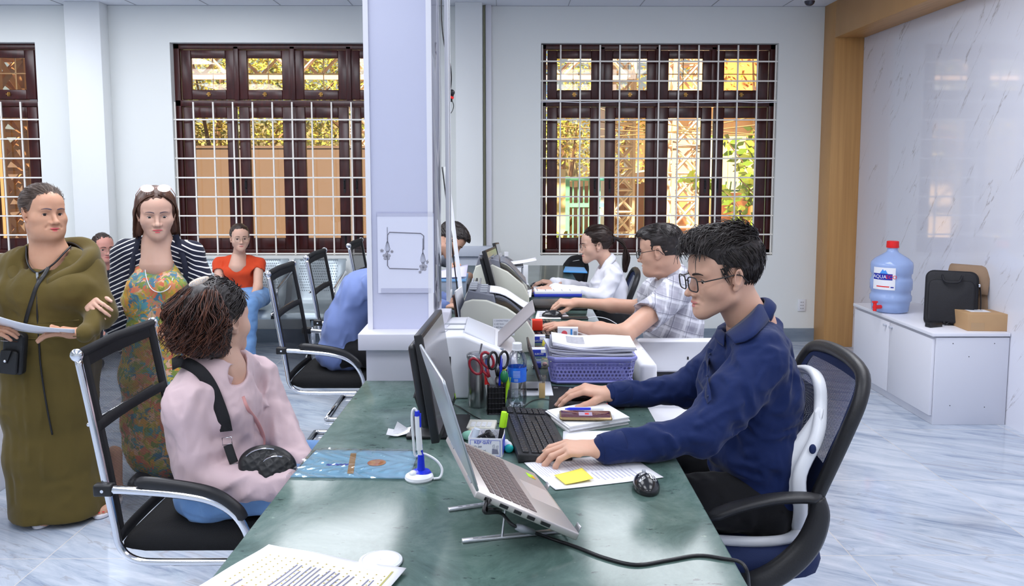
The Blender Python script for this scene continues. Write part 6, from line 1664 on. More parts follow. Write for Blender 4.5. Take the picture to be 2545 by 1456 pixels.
def head_shape(sd, xf, jaw=1.0, cheek=1.0, chin2=0.0, nose=1.0, mouth_open=0.0, lid=.0050, male=True):
 t = lambda *q: tr(q, xf)
 sd.add(t(E((0, -.012, .034), (.0755, .096, .086)), E((0, .040, .040), (.060, .048, .052)),
    E((0, .032, -.025), (.0625*cheek, .055, .068)),
    C((.049*jaw, .010, -.056), (.016*jaw, .070, -.088), .016, .015), C((-.049*jaw, .010, -.056), (-.016*jaw, .070, -.088), .016, .015),
    E((.044*cheek, .050, -.026), (.024, .027, .024)), E((-.044*cheek, .050, -.026), (.024, .027, .024)),
    E((0, .062, -.062), (.034*jaw, .030, .034))), .028)
 sd.add(t(S((0, .0795, -.091), .0165)), .02, .022)
 if chin2: sd.add(t(E((0, .030, -.100), (.055*jaw, .042, .028*chin2)), E((.036, .050, -.075), (.026*chin2, .026, .028)), E((-.036, .050, -.075), (.026*chin2, .026, .028))), .02, .03)
 b = .010 if male else .007
 sd.add(t(C((.044, .068, .022), (.016, .081, .020), b, b), C((-.044, .068, .022), (-.016, .081, .020), b, b)), .012, .016)
 # sockets
 sd.add(t(E((.031, .094, .000), (.019, .017, .012)), E((-.031, .094, .000), (.019, .017, .012))), .004, .014, True)
 # nose
 sd.add(t(C((0, .080, .012), (0, .104, -.026), .0065, .0090*nose), E((0, .1085, -.032), (.0105*nose, .0115, .0095)), E((.0130*nose, .094, -.0365), (.0072*nose, .011, .0068)), E((-.0130*nose, .094, -.0365), (.0072*nose, .011, .0068))), .007, .010)
 sd.add(t(E((.0068*nose, .103, -.0425), (.0036, .0055, .0030)), E((-.0068*nose, .103, -.0425), (.0036, .0055, .0030))), .001, .002, True)
 # lids
 sd.add(t(S((.0315, .0665, -.001), .0142), S((-.0315, .0665, -.001), .0142)), .001, .006)
 sd.add(t(E((.0318, .084, -.001), (.0152, .0110, lid)), E((-.0318, .084, -.001), (.0152, .0110, lid))), .001, .0015, True)
 # lips
 sd.add(t(E((0, .0880, -.0592), (.0240, .0125, .0070)), E((0, .0870, -.0698), (.0200, .0125, .0082))), .003, .006)
 sd.add(t(E((0, .1005, -.0642), (.0245, .010, .0011+mouth_open))), .001, .003, True)
 # philtrum and folds
 sd.add(t(C((.024, .096, -.042), (.032, .087, -.056), .002, .002), C((-.024, .096, -.042), (-.032, .087, -.056), .002, .002)), .001, .010, True)
 # ears
 for s in (-1, 1):
  Me = rotm(ry=s*R(12), rz=-s*R(22))
  sd.add(t(E((s*.0775, -.006, -.003), (.0075, .0175, .0300), Me), E((s*.074, .004, -.028), (.006, .008, .009))), .004, .006)
  sd.add(t(E((s*.0850, -.003, .003), (.0070, .0095, .0185), Me)), .001, .004, True)
  sd.add(t(C((s*.0765, .008, .0), (s*.0745, .010, -.012), .004, .003)), .001, .003)
def head_parts(root, sd, xf, gaze=(0, 1, -.1), browcol=None, lipcol=(.55, .16, .15), brow_z=.0, eyes=True, lips=True, brow_w=.0032, mouth_open=0):
 g = Vector(gaze).normalized()
 def wm(mb): return world_mb(root, mb)
 if eyes:
  for s in (-1, 1):
   c = Vector((s*.0315, .0668, -.001)); m = MB()
   m.ball(xf.V(c), .0126*xf.k, nu=20, nv=14); e = wm(m).build('eye', M_eye, root, smooth=True)
   m = MB(); Mx = basis(y=g, z=(0, 0, 1)); MM = Matrix([[float(q) for q in r] for r in xf.M]) @ Mx
   m.ball(xf.V(c+g*.0090), (.0070*xf.k, .0046*xf.k, .0070*xf.k), MM, 16, 10); i_ = wm(m).build('iris', M_iris, e, smooth=True)
   # lash line along the upper lid
   m = MB(); pts = []
   for k in range(9):
    x = s*(.0170+.0295*k/8); z = -.001+.0058*math.sin(math.pi*(k+.3)/8.6)
    y = .0665+math.sqrt(max(.0145**2-(abs(x)-.0315)**2-(z+.001)**2, .00002))
    pts.append(xf.V((x, y, z)))
   m.tube(pts, .0009*xf.k, n=5); wm(m).build('eyelash', M_lash, root)
 for s in (-1, 1):
  m = MB(); up = []; dn = []
  n = 10
  for k in range(n+1):
   u = k/n; x = s*(.0115+.037*u); z = .0215+brow_z+.0055*math.sin(u*2.5)-.003*u; w = brow_w*(1.0-.75*u**2)*(.6+.4*min(1, u*6))
   up.append((x, z+w)); dn.append((x, z-w))
  for (a, b) in zip(up, dn):
   for q in (a, b): m.v.append(tuple(xf.V((q[0], surf_y(sd, xf, q[0], q[1])+.0012, q[1]))))
  for k in range(n): m.f.append((2*k, 2*k+1, 2*k+3, 2*k+2)); m.m.append(0)
  wm(m).build('eyebrow', browcol or M_brow, root, smooth=True, solid=.0012, off=1)
 if lips:
  q = SDF(.0016*xf.k)
  q.add(tr([E((0, .0889, -.0588), (.0235, .0125, .0060)), E((0, .0883, -.0700), (.0192, .0122, .0074))], xf), .002)
  q.add(tr([E((0, .1020, -.0642), (.0245, .010, .0009+mouth_open))], xf), .001, .002, True)
  np_object('lips', [q.mesh(.006)], mat('lip_colour', lipcol, .38, spec=.5), root)
def neck_prims(xf, base, r0=.054, r1=.058):
 return [('c', xf.p((0, -.022, -.050)), A3(base), r0*xf.k, r1)]
def hand_prims(wrist, fdir, back, side, curls=((.5, .6, .4),)*4, spread=.06, thumb=(.75, .62, -.25), tcurl=.35, k=1.0, fat=1.0):
 """fdir: wrist to knuckles; back: out of the back of the hand; side=+1 when the thumb lies on the +x side of (x = f x back)"""
 M = basis(y=fdir, z=back); xf = Xf(wrist, M, k)
 palm = [XC((0, -.035, 0), (0, .010, 0), (.0255*fat, .0190*fat), (.0270*fat, .0170*fat), (1, 0, 0)), XC((0, .012, 0), (0, .082, .001), (.0290*fat, .0150), (.0385*fat, .0120), (1, 0, 0)),
   E((side*.020, .035, -.006), (.018, .028, .014))]
 out = [(tr(palm, xf), .016)]
 nails = []
 base = [(.0295, .086), (.0098, .091), (-.0100, .087), (-.0280, .078)]
 ln = [(.042, .026, .021), (.046, .029, .022), (.042, .027, .021), (.033, .020, .019)]
 for i in range(4):
  x, y = base[i]; p = Vector((side*x, y, 0)); an = 0; sp = spread*(1.5-i)*.8*side
  pr = []; rr = [.0094, .0086, .0078, .0066] if i < 3 else [.0084, .0076, .0070, .0060]
  c = curls[i] if len(curls) > i else curls[-1]
  p0 = p-Vector((0, .02, .002))
  pr.append(C(p0, p, rr[0]*fat, rr[0]*fat))
  for j in range(3):
   an += c[j]
   d = Vector((math.sin(sp)*math.cos(an), math.cos(sp)*math.cos(an), -math.sin(an)))
   q = p+d*ln[i][j]; pr.append(C(p, q, rr[j]*fat, rr[j+1]*fat)); pd = d; p1 = p; p = q
  nn = Vector((math.sin(sp)*math.sin(an), math.cos(sp)*math.sin(an), math.cos(an)))
  nails.append((xf.V(p-pd*.001+nn*rr[3]*.80*fat), basis(y=Vector([float(a) for a in xf.d(pd)]), z=Vector([float(a) for a in xf.d(nn)])), k*fat))
  out.append((tr(pr, xf), .004))
 d = Vector((side*thumb[0], thumb[1], thumb[2])).normalized(); p = Vector((side*.020, .018, -.004)); pr = []
 ax = Vector((-side*.5, .8, -.2)).normalized(); a = 0
 for j, (l, r0, r1) in enumerate(((.044, .0140, .0115), (.032, .0110, .0098), (.026, .0098, .0080))):
  dd = (d*math.cos(a)+ax*math.sin(a)).normalized(); q = p+dd*l; pr.append(C(p, q, r0*fat, r1*fat)); p = q; a += tcurl
 out.append((tr(pr, xf), .005))
 return out, nails
def add_hand(sd, H):
 for prims, kk in H[0][:1]: sd.add(prims, kk, .012)
 n = len(H[0])
 for prims, kk in H[0][1:]: sd.add(prims, kk, .0035)
def nails_obj(root, nails, name='fingernails'):
 m = MB()
 for c, M, k in nails: m.ball(c, (.0052*k, .0068*k, .0020*k), M, 10, 8)
 return world_mb(root, m).build(name, mat('nail', (.72, .46, .40), .25), root, smooth=True)
def wrinkle(scale, amp, stretch=(1, 1, 1), seed=0., M=None, sharp=1.3):
 def fn(x, y, z):
  if M is not None: x, y, z = (M[0][0]*x+M[0][1]*y+M[0][2]*z, M[1][0]*x+M[1][1]*y+M[1][2]*z, M[2][0]*x+M[2][1]*y+M[2][2]*z)
  a, b, c = x*scale*stretch[0]+seed, y*scale*stretch[1]+seed*.7, z*scale*stretch[2]
  w = vnoise(a*.45+9, b*.45, c*.45)*1.6
  n = vnoise(a+w, b-w, c+w*.6)
  return amp*(np.abs(n)**sharp*2.2-.45)
 return fn
def local(fn, c, r):
 """limit a surface detail to a region"""
 c = A3(c)
 def g(x, y, z):
  w = np.clip(1.6-1.6*np.sqrt((x-c[0])**2+(y-c[1])**2+(z-c[2])**2)/r, 0, 1); return fn(x, y, z)*w
 return g
def folds(lines, amp=.006, r=.012):
 """raised and sunk cloth folds along given lines"""
 prims = [C(a, b, r, r*.5) for a, b in lines]
 def g(x, y, z):
  d = np.full(x.shape, 1., dtype=np.float32)
  for q in prims:
   d = np.minimum(d, _ev(q, x, y, z)+r)
  return -amp*np.exp(-(d/r)**2)+amp*.5*np.exp(-((d-r*1.7)/r)**2)
 return g
def cloth(name, col, rough=.85, bump=(700, .25), noise=None): return mat(name, col, rough, spec=.25, bump=bump, noise=noise, sheen=.15)
def person_root(label, x, y, cat='person', name='person'):
 return thing(name, label, cat, (x, y, 0))
def garment(root, name, sd, mt, pad=.02, facemat=None, it=2):
 V, F_ = sd.mesh(pad); return np_object(name, [(V, F_)], mt, root, facemat, it)
def collar(root, neck, M, mt, r=(.072, .066), stand=.030, fall=.042, spread=.075, tilt=.014, open_=R(26), name='collar', point=.03):
 """shirt collar: stand round the neck and fall-over with two points; M columns: right, forward, up"""
 xf = Xf(neck, M)
 def pt(a, lvl):
  # a: -1..1 around from front right to front left, lvl 0 base .. 1 top .. 2 fall edge
  an = R(90)+open_+(R(360)-2*open_)*(a+1)/2
  fr = max(0, math.sin(an)) ; ex = abs(a)**6
  x, y = math.cos(an), math.sin(an)
  if lvl <= 1:
   rr = 1.02-.07*lvl; return Vector((x*r[0]*rr, y*r[1]*rr-.004, stand*lvl*(1-.55*ex)-tilt*(y)*1.2-.018*fr))
  f = lvl-1; rr = .95+.30*f+.05*math.sin(f*3.14)
  return Vector((x*r[0]*rr+math.copysign(spread*.30, x)*ex*f, y*r[1]*rr-.004+.022*ex*f, stand*(1-.55*ex)-tilt*y*1.2-.018*fr-(fall+point*ex)*f+.006*math.sin(f*3.14)))
 m = MB(); m.sheet(lambda u, v: xf.V(pt(2*u-1, 2*v)), 48, 12)
 return world_mb(root, m).build(name, mt, root, smooth=True, solid=.0028)
def strands(root, name, paths, r, mt, n=4, taper=True, sub=3, seg=True):
 m = MB()
 for i, P in enumerate(paths):
  pts = spline(P, sub) if sub > 1 else P
  k = len(pts); rr = r[i] if isinstance(r, list) else r
  m.tube(pts, [rr*(.45+.55*math.sin(math.pi*min(1, .15+.85*(j/(k-1)))**.8)) if taper else rr for j in range(k)], n=n, flat=.6, cap=False)
 return world_mb(root, m).build(name, mt, root, smooth=True)
def glasses(root, xf, mt, w=.026, h=.019, r=.0016, y=.104, z=-.003, shape=4.0, temple=.0025, tint=(.93, .95, .97), name='glasses', ear=True, half=False):
 m = MB(); lens = []
 for s in (-1, 1):
  P = []
  for k in range(28):
   a = 2*math.pi*k/28; c, q = math.cos(a), math.sin(a); e = (abs(c)**shape+abs(q)**shape)**(-1/shape)
   x = s*.0335+c*w*e; P.append(xf.V((x, y-.10*(abs(x)-.02)**1.0*.9+.002, z+q*h*e)))
  m.tube(P, r*xf.k, n=6, closed=True); lens.append(P)
  x = s*(.0335+w*.98); yy = y-.09*(abs(x)-.02)
  m.tube([xf.V((x, yy, z+h*.55)), xf.V((s*.0735, y-.018, z+h*.50)), xf.V((s*.0790, .050, z+.012)), xf.V((s*.0800, .000, z+.014)), xf.V((s*.0810, -.014, z+.009)), xf.V((s*.0800, -.030, z-.012))], [r*xf.k]+[temple*xf.k]*5, n=6, flat=.6)
 m.tube([xf.V((-.0080, y, z+.006)), xf.V((0, y+.003, z+.009)), xf.V((.0080, y, z+.006))], r*xf.k, n=6)
 g = world_mb(root, m).build(name, mt, root, smooth=True)
 m = MB()
 for P in lens: m.add(P, [tuple(range(len(P)))])
 world_mb(root, m).build('lens', clear_mat('lens', tint, .03, .02, .12), g)
 return g

# ================================================================== people: hair and placing tools
def loc_of(xf):
 M, o, k = xf.M, xf.o, xf.k
 def f(X, Y, Z):
  x, y, z = X-o[0], Y-o[1], Z-o[2]
  return ((M[0,0]*x+M[1,0]*y+M[2,0]*z)/k, (M[0,1]*x+M[1,1]*y+M[2,1]*z)/k, (M[0,2]*x+M[1,2]*y+M[2,2]*z)/k)
 return f
def poly_sd(a, b, P):
 """signed distance to a 2-D polygon, inside negative"""
 a, b = np.broadcast_arrays(a, b)
 d = np.full(a.shape, 1e9, dtype=np.float32); ins = np.zeros(a.shape, dtype=bool); n = len(P)
 for i in range(n):
  x0, y0 = P[i]; x1, y1 = P[(i+1) % n]; ex, ey = x1-x0, y1-y0
  t = np.clip(((a-x0)*ex+(b-y0)*ey)/(ex*ex+ey*ey+1e-12), 0, 1)
  d = np.minimum(d, (a-x0-t*ex)**2+(b-y0-t*ey)**2)
  c = ((y0 <= b) & (y1 > b)) | ((y1 <= b) & (y0 > b))
  with np.errstate(divide='ignore', invalid='ignore'): xi = x0+(b-y0)/(y1-y0+1e-12)*ex
  ins ^= c & (a < xi)
 d = np.sqrt(d); return np.where(ins, -d, d)
def hair_cap(root, xf, mt, poly, extra=(), t=(.080, .102, .091), h=.0028, noise=(70, .004, (1, .35, 1)), k=.02, name='hair', c0=(0, -.014, .036), it=1):
 sd = SDF(h*xf.k); sd.add(tr([E(c0, t)]+list(extra), xf), k)
 L = loc_of(xf)
 if noise:
  def g(x, y, z):
   a, b, c = L(x, y, z); s, am, st = noise
   return am*(np.abs(vnoise(a*s*st[0]+vnoise(a*20, b*20, c*20), b*s*st[1], c*s*st[2]))*2-.5)
  sd.post.append(g)
 def cut(X, Y, Z):
  a, b, c = L(X, Y, Z)
  return (poly_sd(b, c, poly)+.003*vnoise(a*90, b*90, c*90))*xf.k
 sd.cuts.append(cut)
 V, F_ = sd.mesh(.02); np_object(name, [(V, F_)], mt, root, None, it)
 return sd
POLY_M = [(.13, .083), (.13, .22), (-.2, .22), (-.2, -.070), (-.060, -.078), (-.034, -.055), (-.027, -.01), (-.019, .026), (.014, .026), (.022, -.016), (.034, -.014), (.038, .030), (.048, .060), (.068, .074)]
POLY_F = [(.13, .076), (.13, .22), (-.2, .22), (-.2, -.080), (-.045, -.070), (-.034, -.03), (-.022, .018), (.012, .026), (.028, .004), (.040, .012), (.050, .046), (.066, .066)]
def tufts(root, xf, mt, n, poly, flow, ln, r, seed, sd, lift=.2, name='hair_tufts', wig=.2, zmin=-.2, c0=(0, -.005, .035)):
 """thin locks rooted on the hair surface, combed along flow"""
 rd = random.Random(seed); rs = np.random.RandomState(seed); paths = []
 D = rs.normal(size=(n*2, 3)).astype(np.float32); D /= np.linalg.norm(D, axis=1)[:, None]
 T = np.linspace(.03, .20, 70, dtype=np.float32); c = A3(c0)
 P = c+D[:, None, :]*T[None, :, None]; W = xf.o+(P.reshape(-1, 3)*xf.k) @ xf.M.T
 F = sdf_eval(sd, W).reshape(len(D), -1); last = np.where(F < 0, np.arange(len(T))[None, :], -1).max(1)
 for d, i in zip(D, last):
  if i < 0 or len(paths) >= n: continue
  p = Vector([float(q) for q in c+d*T[i]])
  if float(poly_sd(np.array([p.y]), np.array([p.z]), poly)[0]) > -.002 or p.z < zmin: continue
  nrm = Vector([float(q) for q in d]); f = Vector(flow(p, rd)); f -= nrm*f.dot(nrm)
  if f.length < 1e-4: continue
  f.normalize(); f += Vector((rd.gauss(0, 1), rd.gauss(0, 1), rd.gauss(0, 1)))*wig*.3; l = ln*rd.uniform(.6, 1.3)
  paths.append([xf.V(p-nrm*.002), xf.V(p+f*l*.4+nrm*l*lift*.5), xf.V(p+f*l*.95+nrm*l*lift*.35-nrm*(l*l*2.5))])
 return strands(root, name, paths, r*xf.k, mt, n=4, sub=2)
def hit(sd, px, py, y0, y1, off=0., n=260):
 """first point of a body surface on the sight line of a picture point"""
 P = np.array([tuple(at(px, py, y)) for y in np.linspace(y0, y1, n)]); f = sdf_eval(sd, P)
 i = np.nonzero(f < off)[0]
 return Vector([float(q) for q in P[i[0]]]) if len(i) else at(px, py, (y0+y1)/2)
def ribbon(mb, pts, w, nrm, th=.002, sub=5, mi=0):
 """flat strap through points; nrm: its facing direction"""
 P = spline(pts, sub); N = Vector(nrm).normalized(); o = len(mb.v)
 for i, p in enumerate(P):
  a = P[max(0, i-1)]; b = P[min(len(P)-1, i+1)]; s = (b-a).cross(N).normalized()*w/2
  for q in (p-s, p+s, p+s+N*th, p-s+N*th): mb.v.append(tuple(q))
 for i in range(len(P)-1):
  for j in range(4): mb.f.append((o+4*i+j, o+4*i+(j+1) % 4, o+4*i+4+(j+1) % 4, o+4*i+4+j)); mb.m.append(mi)
 return mb
def limb(a, b, ra, rb): return C(a, b, ra, rb)
def V3(*a): return Vector(a)

def legs_mesh(root, name, hipL, hipR, kneeL, kneeR, ankL, ankR, mt, r=(.088, .064, .045), h=.008, pel=None, extra=(), cutz=None):
 sd = SDF(h)
 pr = [C(hipL, kneeL, r[0], r[1]), C(hipR, kneeR, r[0], r[1]), C(kneeL, ankL, r[1]*.98, r[2]), C(kneeR, ankR, r[1]*.98, r[2])]
 if pel is not None: pr.append(E(pel[0], pel[1]))
 sd.add(pr+list(extra), .03); sd.post.append(wrinkle(22, .006, seed=3))
 if cutz is not None: sd.cuts.append(lambda X, Y, Z: cutz-Z)
 return garment(root, name, sd, mt)
def shoe(root, p, d, mt, name='shoe', sole=None):
 d = Vector(d).normalized(); M = basis(y=d, z=(0, 0, 1)); xf = Xf(p, M)
 sd = SDF(.005); sd.add(tr([E((0, .05, .030), (.044, .085, .034)), E((0, -.04, .042), (.036, .055, .045)), E((0, .10, .024), (.042, .055, .026))], xf), .02); sd.cuts.append(lambda X, Y, Z: .002-Z)
 return np_object(name, [sd.mesh()], mt, root)

# ================================================================== 1. the man in the navy shirt
def man_navy():
 t = person_root('young man in a navy shirt and dark glasses typing at the counter', .62, 2.42)
 f = Vector((-.965, -.20, -.15)).normalized(); M = basis(y=f, z=(0, 0, 1))
 k = 1.07; x_ = M @ Vector((1, 0, 0)); u_ = M @ Vector((0, 0, 1))
 ear = at(1836, 694, 2.34); O = ear+x_*.0775*k+u_*.003*k+f*.006*k
 xf = Xf(O, M, k)
 nb = at(1868, 812, 2.44)
 hd = SDF(.0022); head_shape(hd, xf, jaw=1.02, cheek=.97, male=True); hd.add(neck_prims(xf, nb, .056, .064), .025)
 wN, wF = on(1505, 1115, .812), on(1527, 980, .815)
 eN, eF = Vector((.520, 2.135, .835)), at(1705, 968, 2.66)
 HN = hand_prims(wN+Vector((-.012, 0, 0)), (-1, -.03, .03), (.0, -.12, 1), +1, curls=((.38, .42, .25), (.40, .45, .25), (.45, .5, .3), (.5, .6, .3)), spread=.08, thumb=(.7, .6, -.35), k=1.03)
 HF = hand_prims(wF+Vector((-.012, 0, 0.004)), (-1, .05, .16), (.1, -.10, 1), -1, curls=((.50, .35, .2), (.52, .35, .2), (.55, .45, .3), (.55, .55, .3)), spread=.05, thumb=(.55, .75, -.35), tcurl=.2, k=1.03)
 hs = SDF(.0021); add_hand(hs, HN); hs.add([C(wN, wN.lerp(eN, .3), .028, .032)], .01, .02)
 hs2 = SDF(.0021); add_hand(hs2, HF); hs2.add([C(wF, wF.lerp(eF, .3), .028, .032)], .01, .02)
 bd = SDF(.012); bd.add([C(nb, nb+Vector((.03, 0, -.30)), .075, .10), C(wN, eN, .030, .036), C(wF, eF, .030, .036)], .03)
 np_object('body', [hd.mesh(.03), hs.mesh(), hs2.mesh(), bd.mesh()], SK_A, t)
 nails_obj(t, HN[1]+HF[1][:3])
 head_parts(t, hd, xf, gaze=(0, 1, -.35), lipcol=(.56, .20, .18), brow_z=-.002)
 glasses(t, xf, mat('glasses_black', (.02, .018, .018), .3), w=.0255, h=.0195, r=.0019, temple=.0030, y=.106)
 # hair
 poly = [(.16, .092), (.16, .25), (-.2, .25), (-.2, -.066), (-.078, -.080), (-.050, -.088), (-.036, -.055), (-.027, -.01), (-.017, .030), (.016, .030), (.024, -.004), (.036, .002), (.043, .034), (.052, .058), (.075, .076)]
 ex = [E((0, .022, .080), (.068, .078, .060)), E((.0, .068, .094), (.054, .036, .028)), E((0, -.055, .060), (.070, .062, .068)), E((.01, .040, .112), (.050, .050, .028))]
 hs_ = hair_cap(t, xf, H_BLK, poly, ex, t=(.0800, .1010, .090), noise=(80, .004, (1, .4, 1)))
 def flow(p, rd):
  if p.y > .040 and p.z < .09: return (0, 0, 0)
  if p.y > .05: return (-.3, .7, .55)
  if p.z > .085: return (-.35+rd.uniform(-.3, .3), 1 if p.y > -.03 else .2, .25)
  if p.y < -.03: return (0, -.25, -1)
  return (0, -.55+.2*rd.random(), -1)
 tufts(t, xf, H_BLK, 1500, poly, flow, .030, .0014, 3, hs_, lift=.14, wig=.16)
 def flow2(p, rd): return (-.3+rd.uniform(-.5, .5), 1, .1)
 tufts(t, xf, H_BLK, 1500, [(.16, .088), (.16, .25), (-.12, .25), (-.12, .085)], flow2, .044, .0016, 8, hs_, lift=.30, wig=.45)
 # shirt
 sh = SDF(.0048); ac = (0, 1, 0)
 pel = at(1890, 1215, 2.42); wai = at(1868, 1100, 2.42); che = at(1862, 965, 2.43); up = at(1866, 872, 2.44)
 sN, sF = at(1893, 905, 2.27), at(1815, 885, 2.63)
 sh.add([XC(pel, wai, (.185, .125), (.180, .130), ac), XC(wai, che, (.180, .130), (.190, .140), ac), XC(che, up, (.190, .140), (.165, .105), ac)], .05)
 sh.add([C(up+Vector((0, -.02, .0)), sN+Vector((0, .02, .03)), .072, .066), C(up+Vector((0, .02, 0)), sF+Vector((0, -.02, .03)), .072, .062), C(nb+Vector((.024, 0, -.065)), up, .062, .095), C(nb+Vector((.040, .01, -.022)), up, .052, .07)], .04, .05)
 sh.add([C(sN, eN.lerp(sN, .45), .079, .071), C(eN.lerp(sN, .45), eN, .071, .060), C(eN, eN.lerp(wN, .5), .059, .048), C(eN.lerp(wN, .5), wN+Vector((.004, 0, .0)), .048, .0385)], .022, .035)
 sh.add([C(sF, eF, .074, .058), C(eF, wF+Vector((.004, 0, 0)), .055, .0385)], .022, .035)
 # sleeve and back folds
 fl = [(at(1735, 1055, 2.08), at(1850, 1000, 2.13)), (at(1725, 1090, 2.07), at(1840, 1085, 2.12)), (at(1745, 1030, 2.1), at(1800, 930, 2.15)), (at(1780, 1120, 2.1), at(1900, 1030, 2.2)), (at(1660, 1075, 2.06), at(1700, 1140, 2.06)), (at(1620, 1085, 2.06), at(1650, 1135, 2.06)), (at(1770, 990, 2.2), at(1880, 950, 2.2)), (at(1930, 1000, 2.25), at(1975, 960, 2.3)), (at(1860, 1130, 2.25), at(1940, 1060, 2.3)), (at(1745, 900, 2.45), at(1770, 1000, 2.4)), (at(1610, 985, 2.6), at(1660, 930, 2.6)), (at(1580, 995, 2.6), at(1610, 950, 2.6))]
 sh.post.append(folds(fl, .0055, .011)); sh.post.append(wrinkle(16, .0075, (1, .8, 1.3), 2.0)); sh.post.append(wrinkle(42, .0018, (1, 1, 1), 5.0))
 # neck opening and cuffs
 sh.add([C(nb+Vector((-.04, 0, .06)), nb+Vector((-.018, 0, -.01)), .066, .050), C(nb+Vector((-.06, -.012, .02)), nb+Vector((-.085, -.018, -.06)), .030, .010)], .01, .006, True)
 M_navy = cloth('navy_cotton', (.007, .018, .085), .8)
 shirt = garment(t, 'shirt', sh, M_navy)
 collar(t, nb+Vector((.004, 0, -.004)), basis(y=(-.86, -.10, -.50), z=(-.50, 0, .86)), M_navy, r=(.068, .070), stand=.046, fall=.030, open_=R(30), point=0)
 def leaf(U, Lw):
  U = spline([hit(hd, x, y, 2.0, 2.6, .010) if Y is None else at(x, y, Y) for x, y, Y in U], 6); Lw = spline([hit(sh, x, y, 2.0, 2.6, .010) if Y is None else at(x, y, Y) for x, y, Y in Lw], 6); n = len(U)-1
  m = MB(); m.sheet(lambda u, v: U[round(u*n)].lerp(Lw[round(u*n)], v)+Vector((-.004, -.010, .006))*math.sin(v*3.14), n, 6); world_mb(t, m).build('collar_leaf', M_navy, t, smooth=True, solid=.003)
 leaf(((1893, 746, 2.46), (1884, 757, 2.385), (1862, 781, 2.36), (1832, 806, 2.36), (1803, 827, 2.37)), ((1916, 776, 2.46), (1910, 797, None), (1882, 828, None), (1854, 847, None), (1826, 854, None)))
 leaf(((1803, 828, 2.40), (1794, 820, 2.44), (1786, 812, 2.50)), ((1800, 862, None), (1786, 852, None), (1776, 838, None)))
 for w, e in ((wN, eN), (wF, eF)):
  d = (e-w).normalized(); Mx = basis(z=d, x=(0, 1, 0)); m = MB()
  m.lathe([(.034, -.014), (.0385, -.014), (.041, .0), (.0425, .045), (.0405, .047)], c=w, n=30, M=Mx, cap=False); world_mb(t, m).build('cuff', M_navy, t, smooth=True)
 m = MB(); ribbon(m, [hit(sh, x, y, 2.0, 2.5, .004) for x, y in ((1768, 868), (1760, 900), (1757, 950), (1762, 1000))], .024, (-.8, -.6, 0), .002); world_mb(t, m).build('placket', M_navy, t, smooth=True)
 m = MB();
 for x, y in ((1765, 880), (1757, 935), (1760, 985)): q = hit(sh, x, y, 2.0, 2.5, .007); m.ball(q, (.004, .002, .004))
 world_mb(t, m).build('button', mat('navy_button', (.02, .03, .08), .3), t)
 # trousers and shoes
 M_tr = cloth('black_trousers', (.010, .010, .012), .85)
 hN, hF = at(1895, 1245, 2.32), Vector((pel.x, 2.52, .575))
 kN, kF = Vector((hN.x-.44, 2.30, .575)), Vector((hN.x-.44, 2.56, .575)); aN, aF = Vector((kN.x-.05, 2.30, .09)), Vector((kN.x-.02, 2.56, .09))
 legs_mesh(t, 'trousers', hN, hF, kN, kF, aN, aF, M_tr, r=(.092, .068, .05), pel=(pel+Vector((.0, 0, -.03)), (.125, .19, .105)))
 for a in (aN, aF): shoe(t, Vector((a.x, a.y, 0)), (-1, 0, 0), M_black)
man_navy()

# ================================================================== 2. the man in the plaid shirt
def plaid_mat():
 m = cloth('plaid_cotton', (.50, .50, .56), .85); N, L, b = nodes_of(m)
 tc = N.new('ShaderNodeTexCoord'); mp = N.new('ShaderNodeMapping'); L.new(tc.outputs['Object'], mp.inputs['Vector']); mp.inputs['Rotation'].default_value = (0, R(-18), 0)
 sp = N.new('ShaderNodeSeparateXYZ'); L.new(mp.outputs[0], sp.inputs[0])
 def band(ax, per, w, off=0.): return mth(N, L, 'LESS_THAN', mth(N, L, 'FRACT', mth(N, L, 'ADD', mth(N, L, 'DIVIDE', sp.outputs[ax], per), off)), w)
 c = mixc(N, L, mth(N, L, 'MULTIPLY', band('X', .075, .34), .45), (.50, .50, .56), (.30, .29, .36))
 c = mixc(N, L, mth(N, L, 'MULTIPLY', band('Z', .070, .36, .2), .45), c, (.30, .29, .36))
 c = mixc(N, L, mth(N, L, 'MULTIPLY', band('X', .075, .16, .45), .6), c, (.80, .80, .86))
 c = mixc(N, L, mth(N, L, 'MULTIPLY', band('Z', .070, .16, .55), .6), c, (.80, .80, .86))
 c = mixc(N, L, mth(N, L, 'MULTIPLY', band('X', .075, .045, .12), .7), c, (.13, .13, .19)); c = mixc(N, L, mth(N, L, 'MULTIPLY', band('Z', .070, .045, .30), .7), c, (.13, .13, .19))
 L.new(c, b.inputs['Base Color']); return m
